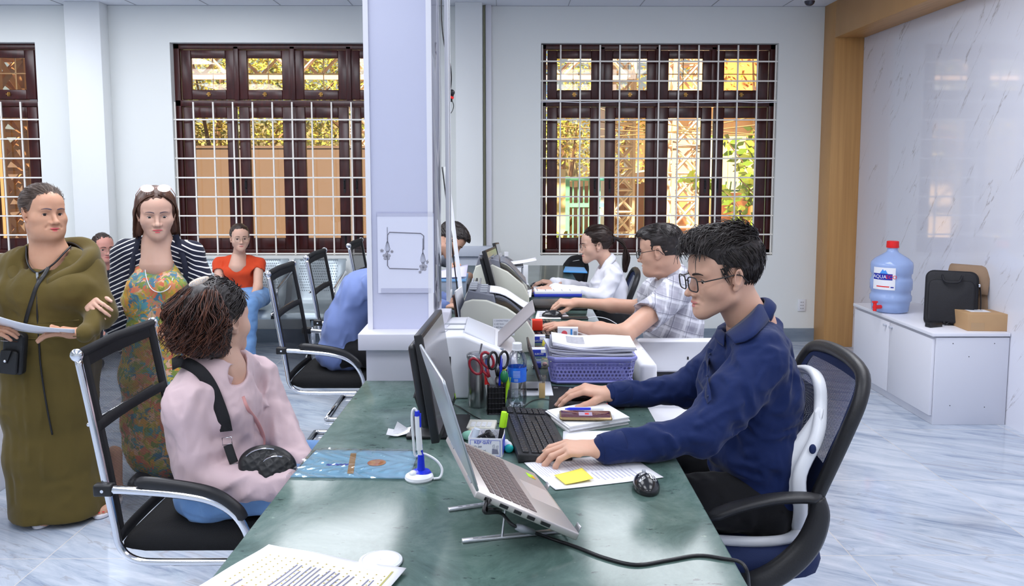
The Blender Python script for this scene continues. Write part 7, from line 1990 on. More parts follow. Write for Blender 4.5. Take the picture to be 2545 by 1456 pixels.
def man_plaid():
 t = person_root('man in a grey plaid short sleeved shirt and glasses reaching across the counter', .60, 3.95)
 f = Vector((-.90, .40, -.16)).normalized(); M = basis(y=f, z=(0, 0, 1)); k = 1.02
 x_ = M @ Vector((1, 0, 0)); ear = at(1636, 627, 3.86); O = ear+x_*.0775*k+f*.006
 xf = Xf(O, M, k); nb = at(1668, 690, 3.96)
 hd = SDF(.003); head_shape(hd, xf, jaw=1.04, cheek=1.03, chin2=.6); hd.add(neck_prims(xf, nb, .056, .064), .025)
 wN, eN = on(1424, 808, .815), on(1550, 832, .825)
 wF, eF = on(1432, 752, .835), at(1592, 765, 4.28)
 sN, sF = at(1680, 728, 3.78), at(1628, 722, 4.18)
 HN = hand_prims(wN, (-1, .0, .0), (0, -.1, 1), +1, curls=((.25, .35, .2), (.25, .35, .2), (.3, .35, .2), (.3, .4, .2)), spread=.16, thumb=(.8, .5, -.2))
 HF = hand_prims(wF, (-1, -.1, .05), (.1, -.3, 1), -1, curls=((.7, .4, .2), (.75, .5, .3), (.8, .6, .3), (.8, .7, .3)), spread=.03, thumb=(.4, .85, -.5))
 hs = SDF(.003); add_hand(hs, HN); hs.add([XC(wN, eN.lerp(wN, .45), (.027, .023), (.038, .035), (0, 1, 0)), C(eN.lerp(wN, .45), eN, .038, .041), C(eN, sN, .043, .050)], .02, .02)
 hs2 = SDF(.003); add_hand(hs2, HF); hs2.add([XC(wF, eF.lerp(wF, .45), (.027, .023), (.038, .035), (0, 1, 0)), C(eF.lerp(wF, .45), eF, .038, .041), C(eF, sF, .043, .050)], .02, .02)
 np_object('body', [hd.mesh(.03), hs.mesh(), hs2.mesh()], SK_A, t)
 head_parts(t, hd, xf, gaze=(0, 1, -.3), brow_z=-.002)
 glasses(t, xf, bpy.data.materials['glasses_black'], w=.026, h=.0165, r=.0020, temple=.0028)
 poly = [(.14, .090), (.14, .22), (-.2, .22), (-.2, -.050), (-.060, -.060), (-.034, -.045), (-.027, -.01), (-.019, .030), (.014, .030), (.024, -.006), (.038, .002), (.046, .040), (.056, .064), (.074, .078)]
 hs_ = hair_cap(t, xf, H_BLK, poly, [E((0, .030, .078), (.064, .080, .052)), E((0, -.04, .066), (.070, .064, .058))], t=(.0785, .0995, .0895), noise=(70, .003, (1, .4, 1)))
 tufts(t, xf, H_BLK, 1100, [(.14, .088), (.14, .25), (-.12, .25), (-.12, .07), (.05, .07)], lambda p, rd: (rd.uniform(-.3, .3), 1 if p.y > -.02 else -.5, .1 if p.y > -.02 else -.8), .026, .0013, 5, hs_, lift=.25)
 sh = SDF(.006); ac = (-.1, 1, 0)
 pel = at(1672, 905, 3.95); che = at(1672, 800, 3.97); up = at(1672, 728, 3.98)
 sh.add([XC(pel, che, (.185, .135), (.185, .130), ac), XC(che, up, (.185, .130), (.165, .100), ac)], .05)
 sh.add([C(up, sN+Vector((0, 0, .015)), .080, .066), C(up, sF, .080, .062), C(nb+Vector((.01, 0, -.02)), up, .064, .10)], .04, .04)
 mN, mF = eN.lerp(sN, .40), eF.lerp(sF, .42)
 sh.add([C(sN, mN, .070, .072), C(sF, mF, .066, .066)], .02, .03)
 for a, b in ((sN, mN), (sF, mF)):
  d = (b-a).normalized(); sh.add([C(b+d*.045, b+d*.12, .085, .085)], .004, .004, True)
 sh.add([C(nb+Vector((-.04, .01, .06)), nb+Vector((-.02, .01, -.01)), .068, .050)], .01, .006, True)
 sh.post.append(wrinkle(17, .007, (1, 1, 1), 6.));
 M_pl = plaid_mat(); garment(t, 'shirt', sh, M_pl)
 collar(t, nb+Vector((-.010, 0, -.004)), basis(y=(-.90, .10, -.38), z=(-.38, 0, .92)), M_pl, r=(.078, .074), stand=.032, fall=.044, open_=R(30))
 hN = Vector((pel.x, 3.84, .575)); hF = Vector((pel.x, 4.08, .575)); kN = hN+Vector((-.44, 0, 0)); kF = hF+Vector((-.44, 0, 0))
 legs_mesh(t, 'trousers', hN, hF, kN, kF, kN+Vector((0, 0, -.48)), kF+Vector((0, 0, -.48)), bpy.data.materials['black_trousers'], pel=(pel+Vector((0, 0, -.02)), (.13, .19, .11)), h=.012)
 for a in (kN, kF): shoe(t, Vector((a.x, a.y, 0)), (-1, 0, 0), M_black)
man_plaid()

# ================================================================== 3. the woman in the white shirt
def woman_white():
 t = person_root('woman with a dark ponytail and white shirt typing at the far counter end', .55, 5.25)
 f = Vector((-.985, -.06, -.12)).normalized(); M = basis(y=f, z=(0, 0, 1)); k = .98
 x_ = M @ Vector((1, 0, 0)); ear = at(1489, 611, 5.2); O = ear+x_*.0775*k+f*.006
 xf = Xf(O, M, k); nb = at(1510, 652, 5.28)
 hd = SDF(.003); head_shape(hd, xf, jaw=.92, cheek=.97, male=False); hd.add(neck_prims(xf, nb, .046, .052), .025)
 wN, eN, wF, eF = on(1378, 717, .805), at(1500, 737, 5.06), on(1378, 702, .81), at(1480, 722, 5.5)
 sN, sF = at(1524, 686, 5.12), at(1500, 682, 5.42)
 HN = hand_prims(wN, (-1, 0, .02), (0, -.1, 1), +1, curls=((.35, .5, .3),)*4, k=.92, spread=.05); HF = hand_prims(wF, (-1, 0, .1), (0, -.1, 1), -1, curls=((.5, .4, .2),)*4, k=.92, spread=.03)
 hs = SDF(.003); add_hand(hs, HN); hs.add([C(wN, wN.lerp(eN, .2), .022, .024)], .01); h2 = SDF(.003); add_hand(h2, HF); h2.add([C(wF, wF.lerp(eF, .2), .022, .024)], .01)
 np_object('body', [hd.mesh(.03), hs.mesh(), h2.mesh()], SK_B, t)
 head_parts(t, hd, xf, gaze=(0, 1, -.25), lipcol=(.70, .12, .14), brow_w=.0024)
 glasses(t, xf, mat('glasses_gold', (.55, .40, .28), .3, .8), w=.024, h=.020, r=.0011, temple=.0012, shape=2.2)
 hs_ = hair_cap(t, xf, H_DBR, POLY_F, [E((0, -.02, .055), (.074, .092, .078))], t=(.0800, .1010, .0900), noise=(55, .002, (1, .2, 1)))
 tufts(t, xf, H_DBR, 1100, POLY_F, lambda p, rd: (0, -1, -.25), .05, .0012, 4, hs_, lift=.02, wig=.1)
 m = MB(); tail = []
 rd = random.Random(4); pk = Vector((0, -.112, .028))
 for i in range(240):
  a = rd.uniform(0, 6.28); rr = rd.uniform(0, .020); w = rd.uniform(.6, 1.5); e = rd.uniform(.85, 1.1)
  o_ = Vector((math.cos(a)*rr*.5, 0, math.sin(a)*rr*.5))
  tail.append([xf.V(pk+Vector((0, .03, 0))+o_*.6), xf.V(pk+Vector((0, -.022, .000))+o_), xf.V(pk+Vector((math.cos(a)*rr*w, -.062-.01*w, -.055+math.sin(a)*rr)) ), xf.V(pk+Vector((math.cos(a)*rr*w*1.2, -.078+math.sin(a)*rr*w, -.14))), xf.V(pk+Vector((math.cos(a)*rr*.8, -.060+math.sin(a)*rr*.8, -.215*e)))])
 strands(t, 'ponytail', tail, .0042, H_DBR, n=4, sub=3)
 m = MB(); m.tube([xf.V(pk+Vector((.017*math.cos(a*.52), -.006+.004*math.sin(a*2.6), .017*math.sin(a*.52)))) for a in range(12)], .006, n=6, closed=True); world_mb(t, m).build('hair_tie', M_black, t)
 sh = SDF(.006); ac = (-.05, 1, 0); pel = at(1525, 790, 5.28); che = at(1515, 715, 5.28); up = at(1514, 682, 5.29)
 sh.add([XC(pel, che, (.150, .095), (.150, .105), ac), XC(che, up, (.150, .105), (.140, .075), ac), E(che+Vector((-.05, 0, .01)), (.075, .13, .065))], .04)
 sh.add([C(up, sN, .065, .052), C(up, sF, .065, .050), C(nb+Vector((.01, 0, -.02)), up, .050, .08)], .035)
 sh.add([C(sN, eN, .058, .050), C(eN, wN, .048, .035), C(sF, eF, .055, .048), C(eF, wF, .046, .035)], .015, .02)
 sh.add([C(nb+Vector((-.04, 0, .05)), nb+Vector((-.03, 0, -.015)), .055, .040)], .01, .006, True)
 sh.post.append(wrinkle(20, .006, seed=9.))
 M_w = cloth('white_cotton', (.76, .76, .82), .8); garment(t, 'shirt', sh, M_w)
 collar(t, nb+Vector((-.015, 0, -.006)), basis(y=(-.92, 0, -.42), z=(-.42, 0, .92)), M_w, r=(.062, .060), stand=.026, fall=.040, open_=R(34), point=.03)
 hN = Vector((pel.x-.02, 5.18, .56)); hF = hN+Vector((0, .2, 0)); kN = hN+Vector((-.40, 0, 0)); kF = hF+Vector((-.40, 0, 0))
 legs_mesh(t, 'trousers', hN, hF, kN, kF, kN+Vector((0, 0, -.47)), kF+Vector((0, 0, -.47)), bpy.data.materials['black_trousers'], pel=(pel, (.12, .17, .11)), h=.012, r=(.08, .058, .04))
 for a in (kN, kF): shoe(t, Vector((a.x, a.y, 0)), (-1, 0, 0), M_black)
woman_white()

# ================================================================== 4. the woman in the pale pink jacket
def woman_pink():
 t = person_root('woman with curly brown hair in a pale pink jacket seated on the near chair', -.93, 2.55)
 f = Vector((.50, .866, .0)).normalized(); M = basis(y=f, z=(0, 0, 1)); k = 1.02
 O = at(541, 797, 2.56); xf = Xf(O, M, k); nb = at(560, 920, 2.54)
 hd = SDF(.0026); head_shape(hd, xf, jaw=.95, cheek=1.02, male=False); hd.add(neck_prims(xf, nb, .048, .056), .025)
 hd.add([C(nb, nb+Vector((-.01, .01, -.12)), .056, .075), C(nb, at(588, 950, 2.54), .046, .030)], .03)
 np_object('body', [hd.mesh(.03)], SK_B, t); head_parts(t, hd, xf, gaze=(0, 1, 0))
 # curly hair: a dark mass with separate locks over it
 H_CUR = hair_mat('hair_auburn', (.085, .028, .016), (.025, .010, .008)); H_CU2 = hair_mat('hair_auburn_light', (.20, .07, .036), (.08, .028, .015))
 hp = [(.040, .035), (.075, .075), (.10, .088), (.10, .25), (-.25, .25), (-.25, -.11), (-.035, -.11), (-.030, -.04), (-.022, .020), (.015, .030)]
 ex = [E((0, -.030, .045), (.086, .102, .088)), E((0, -.065, -.015), (.084, .070, .082)), E((-.045, -.045, -.035), (.056, .060, .066)), E((.045, -.045, -.035), (.056, .060, .066))]
 hs_ = hair_cap(t, xf, H_BLK, hp, ex, noise=(38, .010, (1, 1, 1)), k=.03, h=.0034)
 tufts(t, xf, H_BLK, 1400, hp, lambda p, rd: (.1*math.sin(p.z*90), -.45 if p.y < -.02 else -1.6, -1), .045, .0019, 4, hs_, lift=.06, wig=.3)
 rd = random.Random(21); g1, g2, g3 = [], [], []
 for i in range(2700):
  a = rd.uniform(-2.75, 2.75)       # angle round the head, 0 at the back
  top = rd.random()
  el = R(rd.uniform(-15, 78)); R0 = Vector((.082, .090, .092)); c = Vector((0, -.024, .040))
  d = Vector((math.sin(a)*math.cos(el), -math.cos(a)*math.cos(el), math.sin(el)))
  if d.y > (.42 if d.x < 0 else -.22) and el < R(56): continue
  p = c+Vector((d.x*R0.x, d.y*R0.y, d.z*R0.z)); P = []; out = Vector((d.x, d.y, 0)).normalized()
  l = (p.z+rd.uniform(.035, .088)); rd_b = rd.uniform(.002, .028); n = 20; kk_ = math.floor(a*7)*3+math.floor(math.degrees(el)/16); ph = 2.4*kk_+rd.uniform(-.7, .7); cr = rd.uniform(.005, .012)*(1.35 if el < R(54) else .25); fq = 12.5+3*math.sin(kk_*1.7); l *= .5 if (d.x > 0 and out.y > -.35) else 1
  for j in range(n+1):
   u = j/n; s = Vector((-out.y, out.x, 0)); w = cr*(.15+1.1*u)
   bul = rd_b*math.sin(min(1, u*1.2)*2.3)*(1 if el < R(50) else .75)+.018*u
   q = p*(1-.0)+out*bul+Vector((0, 0, -l*u**1.05));
   if u > .05 and el > R(40):
    sl = min(1, u*2.2); q = p+out*(.055*sl+bul*.6)+Vector((0, 0, -l*max(0, u-.12)))
   q += s*(w*math.cos(ph+u*fq))+out*(w*math.sin(ph+u*fq))
   if d.x > 0 and out.y > -.38 and el > R(40):
    e2 = el-u*R(46); q = c+Vector((math.sin(a)*math.cos(e2)*R0.x, -math.cos(a)*math.cos(e2)*R0.y, math.sin(e2)*R0.z))*1.05-Vector((0, .030*u, 0))
   if j == 0: q -= out*.012
   P.append(xf.V(q))
  (g1 if el > R(rd.uniform(40, 68)) else (g2 if rd.random() < .6 else g3)).append(P)
 strands(t, 'hair_crown_locks', g1, .0017, H_BLK, n=3, sub=1)
 strands(t, 'hair_curls', g2, .0020, H_CUR, n=3, sub=1); strands(t, 'hair_curls', g3, .0019, H_CU2, n=3, sub=1)
 hc = thing('hair_clip', 'beige glittering hair clip in the curly brown hair', 'hair clip', at(494, 699, 2.36)); m = MB(); m.ball((0, 0, 0), (.032, .008, .010), rotm(ry=R(-22)), 20, 10); m.build('clip_shell', mat('beige_glitter', (.72, .50, .34), .3, noise=(300, (.9, .8, .7), .1)), hc, smooth=True)
 m = MB(); rr = random.Random(1)
 for i in range(26): a = rr.uniform(-.9, .9); m.ball(rotm(ry=R(-22)) @ Vector((a*.028, -.007, rr.uniform(-.6, .6)*.009*(1-abs(a)*.5))), .0013, nu=6, nv=4)
 m.build('rhinestones', M_chrome, hc)
 # jacket
 jk = SDF(.005); ac = (.26, .96, 0)
 pel = Vector((-.905, 2.56, .56)); wai = Vector((-.912, 2.56, .68)); che = Vector((-.917, 2.55, .810)); up = Vector((-.898, 2.545, .890))
 sN, sF = at(470, 1003, 2.42), at(640, 935, 2.70)
 eN, wN = at(500, 1190, 2.425), at(742, 1262, 2.38); eF, wF = at(702, 1070, 2.64), at(760, 1165, 2.54)
 wN.z = .60
 jk.add([XC(pel, wai, (.165, .120), (.165, .115), ac), XC(wai, che, (.165, .115), (.170, .120), ac), XC(che, up, (.170, .120), (.145, .085), ac), E(che+Vector((.06, -.01, -.02)), (.070, .125, .075))], .05)
 jk.add([C(up, sN+Vector((.0, 0, .018)), .065, .056), C(up, sF+Vector((0, 0, .012)), .065, .056), C(nb+Vector((-.005, 0, -.012)), up, .060, .085)], .04, .04)
 jk.add([C(sN, eN, .068, .058), C(eN, eN.lerp(wN, .5), .058, .054), C(eN.lerp(wN, .5), wN, .054, .046), C(sF, eF, .062, .052), C(eF, wF, .050, .040)], .02, .028)
 # open neck, V to the zip
 jk.add([C(nb+Vector((.02, 0, .10)), nb+Vector((.015, 0, -.004)), .060, .050), C(nb+Vector((.045, -.03, .0)), at(603, 985, 2.37), .036, .006)], .01, .008, True)
 fl = [(at(500, 1130, 2.26), at(575, 1200, 2.24)), (at(560, 1170, 2.24), at(600, 1230, 2.22)), (at(600, 1190, 2.22), at(640, 1250, 2.22)), (at(455, 1090, 2.3), at(545, 1160, 2.26)), (at(440, 1000, 2.3), at(470, 1110, 2.27)), (at(580, 1010, 2.4), at(640, 1110, 2.4)), (at(600, 1090, 2.38), at(650, 1100, 2.42)), (at(500, 1230, 2.24), at(600, 1290, 2.2)), (at(520, 1000, 2.32), at(540, 1100, 2.3)), (at(660, 1000, 2.6), at(720, 1060, 2.56))]
 jk.post.append(folds(fl, .009, .010)); jk.post.append(wrinkle(15, .009, (1, 1, .8), 4.)); jk.post.append(wrinkle(38, .0026, (1, 1, .6), seed=1.))
 M_pk = cloth('pink_nylon', (.64, .48, .50), .55, bump=(200, .1)); garment(t, 'jacket', jk, M_pk)
 # stand collar and zip edge
 xfn = Xf(nb+Vector((.004, 0, .004)), basis(y=(.90, -.22, -.30), z=(.30, 0, .95)))
 def cp(u, v):
  an = R(90)+R(34)+R(292)*u; rr = 1.03+.05*v; ex = abs(2*u-1)**4
  return xfn.V(Vector((math.cos(an)*.070*rr, math.sin(an)*.064*rr-.006, -.012+.040*v*(1-.35*ex)-.030*ex*(1-v)-.018*math.sin(an))))
 m = MB(); m.sheet(cp, 40, 5); world_mb(t, m).build('collar', M_pk, t, smooth=True, solid=.003)
 M_zip = mat('pink_zip', (.72, .34, .32), .5)
 m = MB(); zp = [hit(jk, x, y, 2.1, 2.8, .004) for x, y in ((603, 985), (615, 1015), (640, 1050), (655, 1090), (650, 1130))]; ribbon(m, zp, .012, (.3, -.95, 0), .003); world_mb(t, m).build('zip', M_zip, t, smooth=True)
 # jeans
 M_jean = cloth('light_denim', (.20, .36, .62), .85, noise=(9, (.12, .24, .48), .3))
 hN, hF = Vector((-.90, 2.46, .555)), Vector((-.90, 2.66, .555)); kN, kF = Vector((-.48, 2.45, .56)), Vector((-.48, 2.68, .56))
 legs_mesh(t, 'jeans', hN, hF, kN, kF, Vector((-.46, 2.45, .08)), Vector((-.46, 2.68, .08)), M_jean, r=(.088, .068, .048), pel=(pel+Vector((-.01, 0, -.03)), (.125, .185, .105)), h=.006)
 for y in (2.45, 2.68): shoe(t, Vector((-.46, y, 0)), (1, 0, 0), M_paperw)
 # bag with strap
 bg = thing('shoulder_bag', 'small black quilted shoulder bag at the side of the woman in pink', 'bag', at(665, 1160, 2.40))
 M_lea = mat('black_bag_leather', (.010, .010, .011), .42, bump=(90, .6)); Mb = rotm(rx=R(-18), ry=R(14), rz=R(12)); bo_ = Vector(bg.location)
 sb = SDF(.003); bx_ = Xf(bo_, Mb); sb.add(tr([E((0, .01, .002), (.086, .040, .062)), E((.030, -.024, -.006), (.056, .022, .050))], bx_), .004)
 Lb = loc_of(bx_); sb.post.append(lambda x, y, z: (lambda a, b, c: .0035*np.minimum(np.abs(np.sin((a+c)*110)), np.abs(np.sin((a-c)*110)))*(b < -.012))(*Lb(x, y, z)))
 np_object('pouch', [sb.mesh()], M_lea, bg)
 m = MB()
 for (x0, r0, y0) in ((0, .074, -.018), (.030, .050, -.034)): m.tube([Mb @ Vector((x0+math.cos(a)*r0, y0, math.sin(a)*r0*.72)) for a in [R(85+9*i) for i in range(9)]], .0016, n=5)
 m.build('zipper', M_chrome, bg)
 m = MB(); sp_ = [at(428, 905, 2.50), at(447, 898, 2.44)]+[hit(jk, x, y, 2.1, 2.9, .002) for x, y in ((470, 905), (500, 925), (525, 960), (542, 1000), (556, 1040), (563, 1072))]
 sp_ = [p-bo_ for p in sp_]; ribbon(m, sp_, .036, (.05, -.96, .28), .003); m.build('strap', M_blackfab, bg, smooth=True)
 b1 = hit(jk, 567, 1105, 2.1, 2.9, .012)-bo_; b2 = hit(jk, 577, 1135, 2.1, 2.9, .014)-bo_
 m = MB(); ribbon(m, [b1, b2, b2+Vector((.006, 0, -.018))], .026, (.05, -.98, .2), .008); m.build('strap_buckle', M_lea, bg, bevel=.002)
 m = MB(); m.tube([b1+Vector((-.016, -.004, .022)), b1+Vector((.012, -.004, .026)), b1+Vector((.013, -.004, .004)), b1+Vector((-.015, -.004, .0))], .0018, n=6, closed=True); q = b2+Vector((.008, -.003, -.024)); m.tube([q+Vector((-.008, 0, .004)), q+Vector((-.008, 0, -.012)), q+Vector((.008, 0, -.012)), q+Vector((.008, 0, .004))], .0018, n=6, closed=True); m.tube([q+Vector((0, 0, -.014)), q+Vector((.022, -.002, -.030)), Vector((-.055, -.02, .008))], .0022, n=6); m.build('metal_ring', M_chrome, bg, smooth=True)
woman_pink()

# ================================================================== 5. the woman in the olive dress
M_olive = cloth('olive_knit', (.100, .072, .019), .9, bump=(500, .2))
def woman_olive():
 t = person_root('woman in a long olive green dress standing with a paper in her hands', -1.93, 3.55)
 f = Vector((.82, -.56, -.03)).normalized(); M = basis(y=f, z=(.05, 0, 1)); k = 1.0
 O = at(107, 530, 3.56); xf = Xf(O, M, k); nb = at(125, 636, 3.58)
 hd = SDF(.003); head_shape(hd, xf, jaw=1.12, cheek=1.08, chin2=1.05, nose=1.12, mouth_open=.0012, lid=.0050, male=False); hd.add(neck_prims(xf, nb, .058, .066), .03)
 hd.add([C(nb, nb+Vector((0, -.01, -.12)), .075, .09)], .04)
 # left hand with the paper, right hand at the frame edge
 wL = at(200, 826, 3.36); wR = at(-40, 822, 3.36)
 HL = hand_prims(wL, (-.97, -.15, .10), (.1, -.25, 1), -1, curls=((.3, .35, .2),)*4, spread=.02, thumb=(.35, .9, .55), tcurl=-.15, k=.95)
 HR = hand_prims(wR, (.85, -.3, .15), (-.1, -.4, .9), +1, curls=((.3, .4, .3),)*4, spread=.02, thumb=(.35, .9, .4), k=.95)
 h1 = SDF(.003); add_hand(h1, HL); h2 = SDF(.003); add_hand(h2, HR)
 # feet
 ft = SDF(.0035); toes = []
 for (px, pyy, sx, side) in ((.0, 0, 0, -1),):
  F0 = on(118, 1292, .0); F0.z = 0
  for c, s_, in ((F0, 1), (F0+Vector((.21, .10, 0)), -1)):
   fx = Xf(c, basis(y=(.12*1, -1, 0), z=(0, 0, 1)))
   pr = [C((0, -.13, .050), (0, .0, .042), .030, .032), E((0, .03, .032), (.043, .055, .020))]
   ft.add(tr(pr, fx), .02)
   for i in range(5):
    x = s_*(-.032+.0165*i); r_ = [.0125, .0095, .0088, .0082, .0078][i]; y = [.092, .094, .088, .080, .070][i]
    ft.add(tr([C((x*.95, .060, .026), (x, y, .022), r_, r_*.95)], fx), .003, .005)
    toes.append((fx.V((x, y+.003, .022+r_*.75)), r_))
   ft.add(tr([C((0, -.12, .05), (0, -.13, .22), .032, .036)], fx), .02)
 np_object('body', [hd.mesh(.03), h1.mesh(), h2.mesh(), ft.mesh()], SK_C, t)
 m = MB()
 for c, r_ in toes: m.ball(c, (r_*.65, r_*.65, r_*.25), nu=10, nv=6)
 world_mb(t, m).build('toenails', mat('red_nail', (.70, .02, .03), .2), t, smooth=True)
 M_flip = mat('flip_flop_white', (.70, .68, .72), .5)
 for c in (F0, F0+Vector((.21, .10, 0))):
  fx = Xf(c, basis(y=(.12, -1, 0), z=(0, 0, 1))); m = MB()
  P = [fx.V((.048*math.sin(a)*(1+.12*math.cos(a)), -.03+.135*math.cos(a), .002)) for a in [i*math.pi/16 for i in range(32)]]
  m.prism(P, (0, 0, .018)); s_ = world_mb(t, m).build('flip_flop', M_flip, t, bevel=.004)
  m = MB()
  for sx in (-1, 1): m.tube([fx.V(q) for q in ((0, .070, .022), (0, .060, .045), (sx*.020, .035, .060), (sx*.040, .0, .045), (sx*.044, -.03, .02))], .005, n=6)
  world_mb(t, m).build('thong_strap', M_flip, t, smooth=True)
 head_parts(t, hd, xf, gaze=(.10, 1, -.02), lipcol=(.68, .13, .14), browcol=mat('brow_tattoo', (.10, .07, .09), .7), mouth_open=.0012, brow_w=.0028)
 hs_ = hair_cap(t, xf, H_GRY, PO_ := [(.13, .080), (.13, .22), (-.2, .22), (-.2, -.085), (-.045, -.075), (-.034, -.03), (-.022, .020), (.012, .028), (.020, .004), (.034, .012), (.044, .046), (.064, .068)], [E((0, -.02, .050), (.076, .094, .076)), E((-.03, -.095, -.045), (.035, .030, .040))], t=(.0795, .0995, .0885), noise=(60, .002, (1, .25, 1)))
 tufts(t, xf, H_GRY, 1300, PO_, lambda p, rd: (0, -1, -.2), .05, .0012, 4, hs_, lift=.02, wig=.1)
 m = MB(); m.ball(xf.V((-.0785, .004, -.033)), .0035); m.ball(xf.V((.0785, .004, -.033)), .0035);
 ea = world_mb(t, m); ea.build('stud_earring', M_chrome, t, smooth=True)
 # dress
 dr = SDF(.0065); ac = (1, .12, 0); c0 = Vector((-1.915, 3.60, 0))
 def lv(px, py, Y, w, d): return (at(px, py, Y), (w, d))
 st = [lv(122, 668, 3.61, .200, .115), lv(122, 735, 3.60, .205, .150), lv(126, 815, 3.60, .185, .150), lv(122, 900, 3.60, .200, .165), lv(118, 1000, 3.58, .195, .155), lv(128, 1120, 3.57, .195, .150), lv(146, 1262, 3.55, .205, .160)]
 dr.add([XC(st[i][0], st[i+1][0], st[i][1], st[i+1][1], ac) for i in range(len(st)-1)], .05)
 dr.add([E(at(70, 722, 3.50), (.105, .085, .085)), E(at(178, 722, 3.50), (.105, .085, .085))], .05, .05)
 sR, sL = at(22, 672, 3.62), at(214, 672, 3.60); eL = at(252, 782, 3.52); eR = at(-50, 785, 3.58)
 dr.add([C(nb+Vector((0, .02, -.05)), sR, .075, .068), C(nb+Vector((0, .02, -.05)), sL, .075, .068)], .05, .05)
 dr.add([C(sL, eL, .070, .062), C(eL, wL+Vector((.015, 0, 0)), .058, .043), C(sR, eR, .070, .060), C(eR, wR, .056, .04)], .025, .035)
 fl = [(at(150, 760, 3.4), at(225, 745, 3.45)), (at(170, 735, 3.4), at(228, 720, 3.45)), (at(215, 780, 3.38), at(262, 760, 3.42)), (at(190, 815, 3.3), at(250, 790, 3.36)), (at(60, 900, 3.42), at(70, 1150, 3.4)), (at(180, 1000, 3.42), at(200, 1230, 3.4)), (at(30, 950, 3.45), at(45, 1240, 3.42)), (at(100, 960, 3.42), at(110, 1240, 3.4))]
 dr.post.append(folds(fl, .007, .016)); dr.post.append(wrinkle(8, .010, (1, 1, .28), 7.)); dr.post.append(wrinkle(22, .0035, (1, 1, .7), 2.))
 dr.add([C(nb+Vector((0, 0, .08)), nb+Vector((0, -.01, -.01)), .080, .080), C(nb+Vector((0, -.09, .02)), at(94, 658, 3.43), .085, .008)], .015, .010, True)
 zc = at(100, 1275, 3.4).z; dr.cuts.append(lambda X, Y, Z: .022+.04*np.clip(X+1.85, 0, 1)-Z)
 garment(t, 'dress', dr, M_olive, it=3)
 # hood lying open around the neck
 def hood(u, v):
  an = R(90)+R(18)+R(324)*u; ex = abs(2*u-1); rr = .098+.060*math.sin(v*math.pi*.62)+.012*(1-ex); x = math.cos(an)*rr*1.18; y = math.sin(an)*rr
  return xh.V(Vector((x, y, .035-.02*ex-.085*ex**3+.050*math.sin(v*math.pi)*(1-.4*ex)-.060*v*(1-.3*ex)+.006*math.sin(u*30+v*4))))
 xh = Xf(nb+Vector((.005, .005, -.012)), basis(y=(-.06, -1, -.18), z=(0, -.18, 1)))
 m = MB(); m.sheet(hood, 48, 10); world_mb(t, m).build('hood', M_olive, t, smooth=True, solid=.005)
 M_trim = mat('black_trim', (.008, .008, .010), .45)
 m = MB(); m.tube(spline([hit(dr, x, y, 3.2, 3.9, .004) for x, y in ((66, 612), (66, 640), (74, 664), (92, 678), (112, 670), (135, 654), (158, 630), (176, 612))], 4), .0042, n=6); m.tube([hood(.12+.76*u/40, .02) for u in range(41)], .0042, n=6)
 m2 = [hit(dr, x, y, 3.2, 3.8, .003) for x, y in ((93, 680), (93, 700), (92, 740), (93, 790), (97, 850), (100, 900), (108, 960), (118, 1020), (130, 1080))]
 m.tube(spline(m2, 5), .0038, n=6); world_mb(t, m).build('zip', M_trim, t, smooth=True)
 p = hit(dr, 93, 682, 3.2, 3.8, .010); m = MB(); m.box(p, (.010, .005, .018)); m.tube([p+Vector((0, -.004, -.008)), p+Vector((0, -.006, -.022))], .003, n=6); world_mb(t, m).build('zip_pull', M_chrome, t)
 m = MB()
 for py_, dd in ((798, .004), (838, .003)):
  pts = [hit(dr, x, py_+4*math.sin(x*.02), 3.2, 3.8, .004) for x in range(42, 200, 14)]; m.tube(pts, .0018, n=5)
 world_mb(t, m).build('waist_seam', M_olive, t, smooth=True)
 # the paper she holds
 pp = thing('paper_sheet', 'long white sheet of paper held by the woman in olive', 'paper', at(90, 806, 3.27)); q0 = Vector(pp.location)
 A, B = at(-45, 772, 3.24)-q0, at(186, 818, 3.22)-q0; Cc, D = at(186, 830, 3.36)-q0, at(-45, 800, 3.36)-q0
 m = MB(); m.sheet(lambda u, v: (A*(1-u)+B*u)*(1-v)+(D*(1-u)+Cc*u)*v+Vector((0, 0, -.018*math.sin(u*3.14))), 14, 4); m.build('sheet', M_paperw, pp, smooth=True, solid=.001)
 # crossbody bag
 cb_ = thing('crossbody_bag', 'small black leather phone pouch hanging in front of the olive dress', 'bag', at(30, 878, 3.38)); b0 = Vector(cb_.location); M_lea = bpy.data.materials['black_bag_leather']
 m = MB(); Mt = rotm(ry=R(7)); m.prism(slab(.085, .175, 0, .02), (0, .045, 0), M=Mt, c=(0, -.02, -.085)); m.build('pouch_body', M_lea, cb_, bevel=.010, seg=3)
 m = MB(); m.prism(slab(.072, .10, 0, .015), (0, .014, 0), M=Mt, c=(-.004, -.036, -.080)); fp = m.build('front_pocket', M_lea, cb_, bevel=.005)
 m = MB(); m.prism([(-.02, .03), (.022, .034), (.006, -.022), (-.006, -.022)], (0, .006, 0), M=Mt, c=(-.002, -.045, -.01)); m.ball(Mt @ Vector((0, -.048, -.022)), (.006, .004, .006), mi=1); m.build('flap', [M_lea, M_chrome], cb_)
 m = MB(); m.tube([Mt @ Vector(q) for q in ((-.036, -.024, .055), (.034, -.024, .058))], .0016, n=5); m.build('zipper', M_chrome, fp)
 m = MB(); sp_ = [hit(dr, x, y, 3.1, 3.8, .006)-b0 for x, y in ((121, 664), (112, 680), (92, 710), (78, 750), (66, 790), (57, 830))];     ribbon(m, sp_+[Vector((.035, -.02, .09))], .016, (.05, -.98, .15), .0025); m.build('strap', M_lea, cb_, smooth=True)
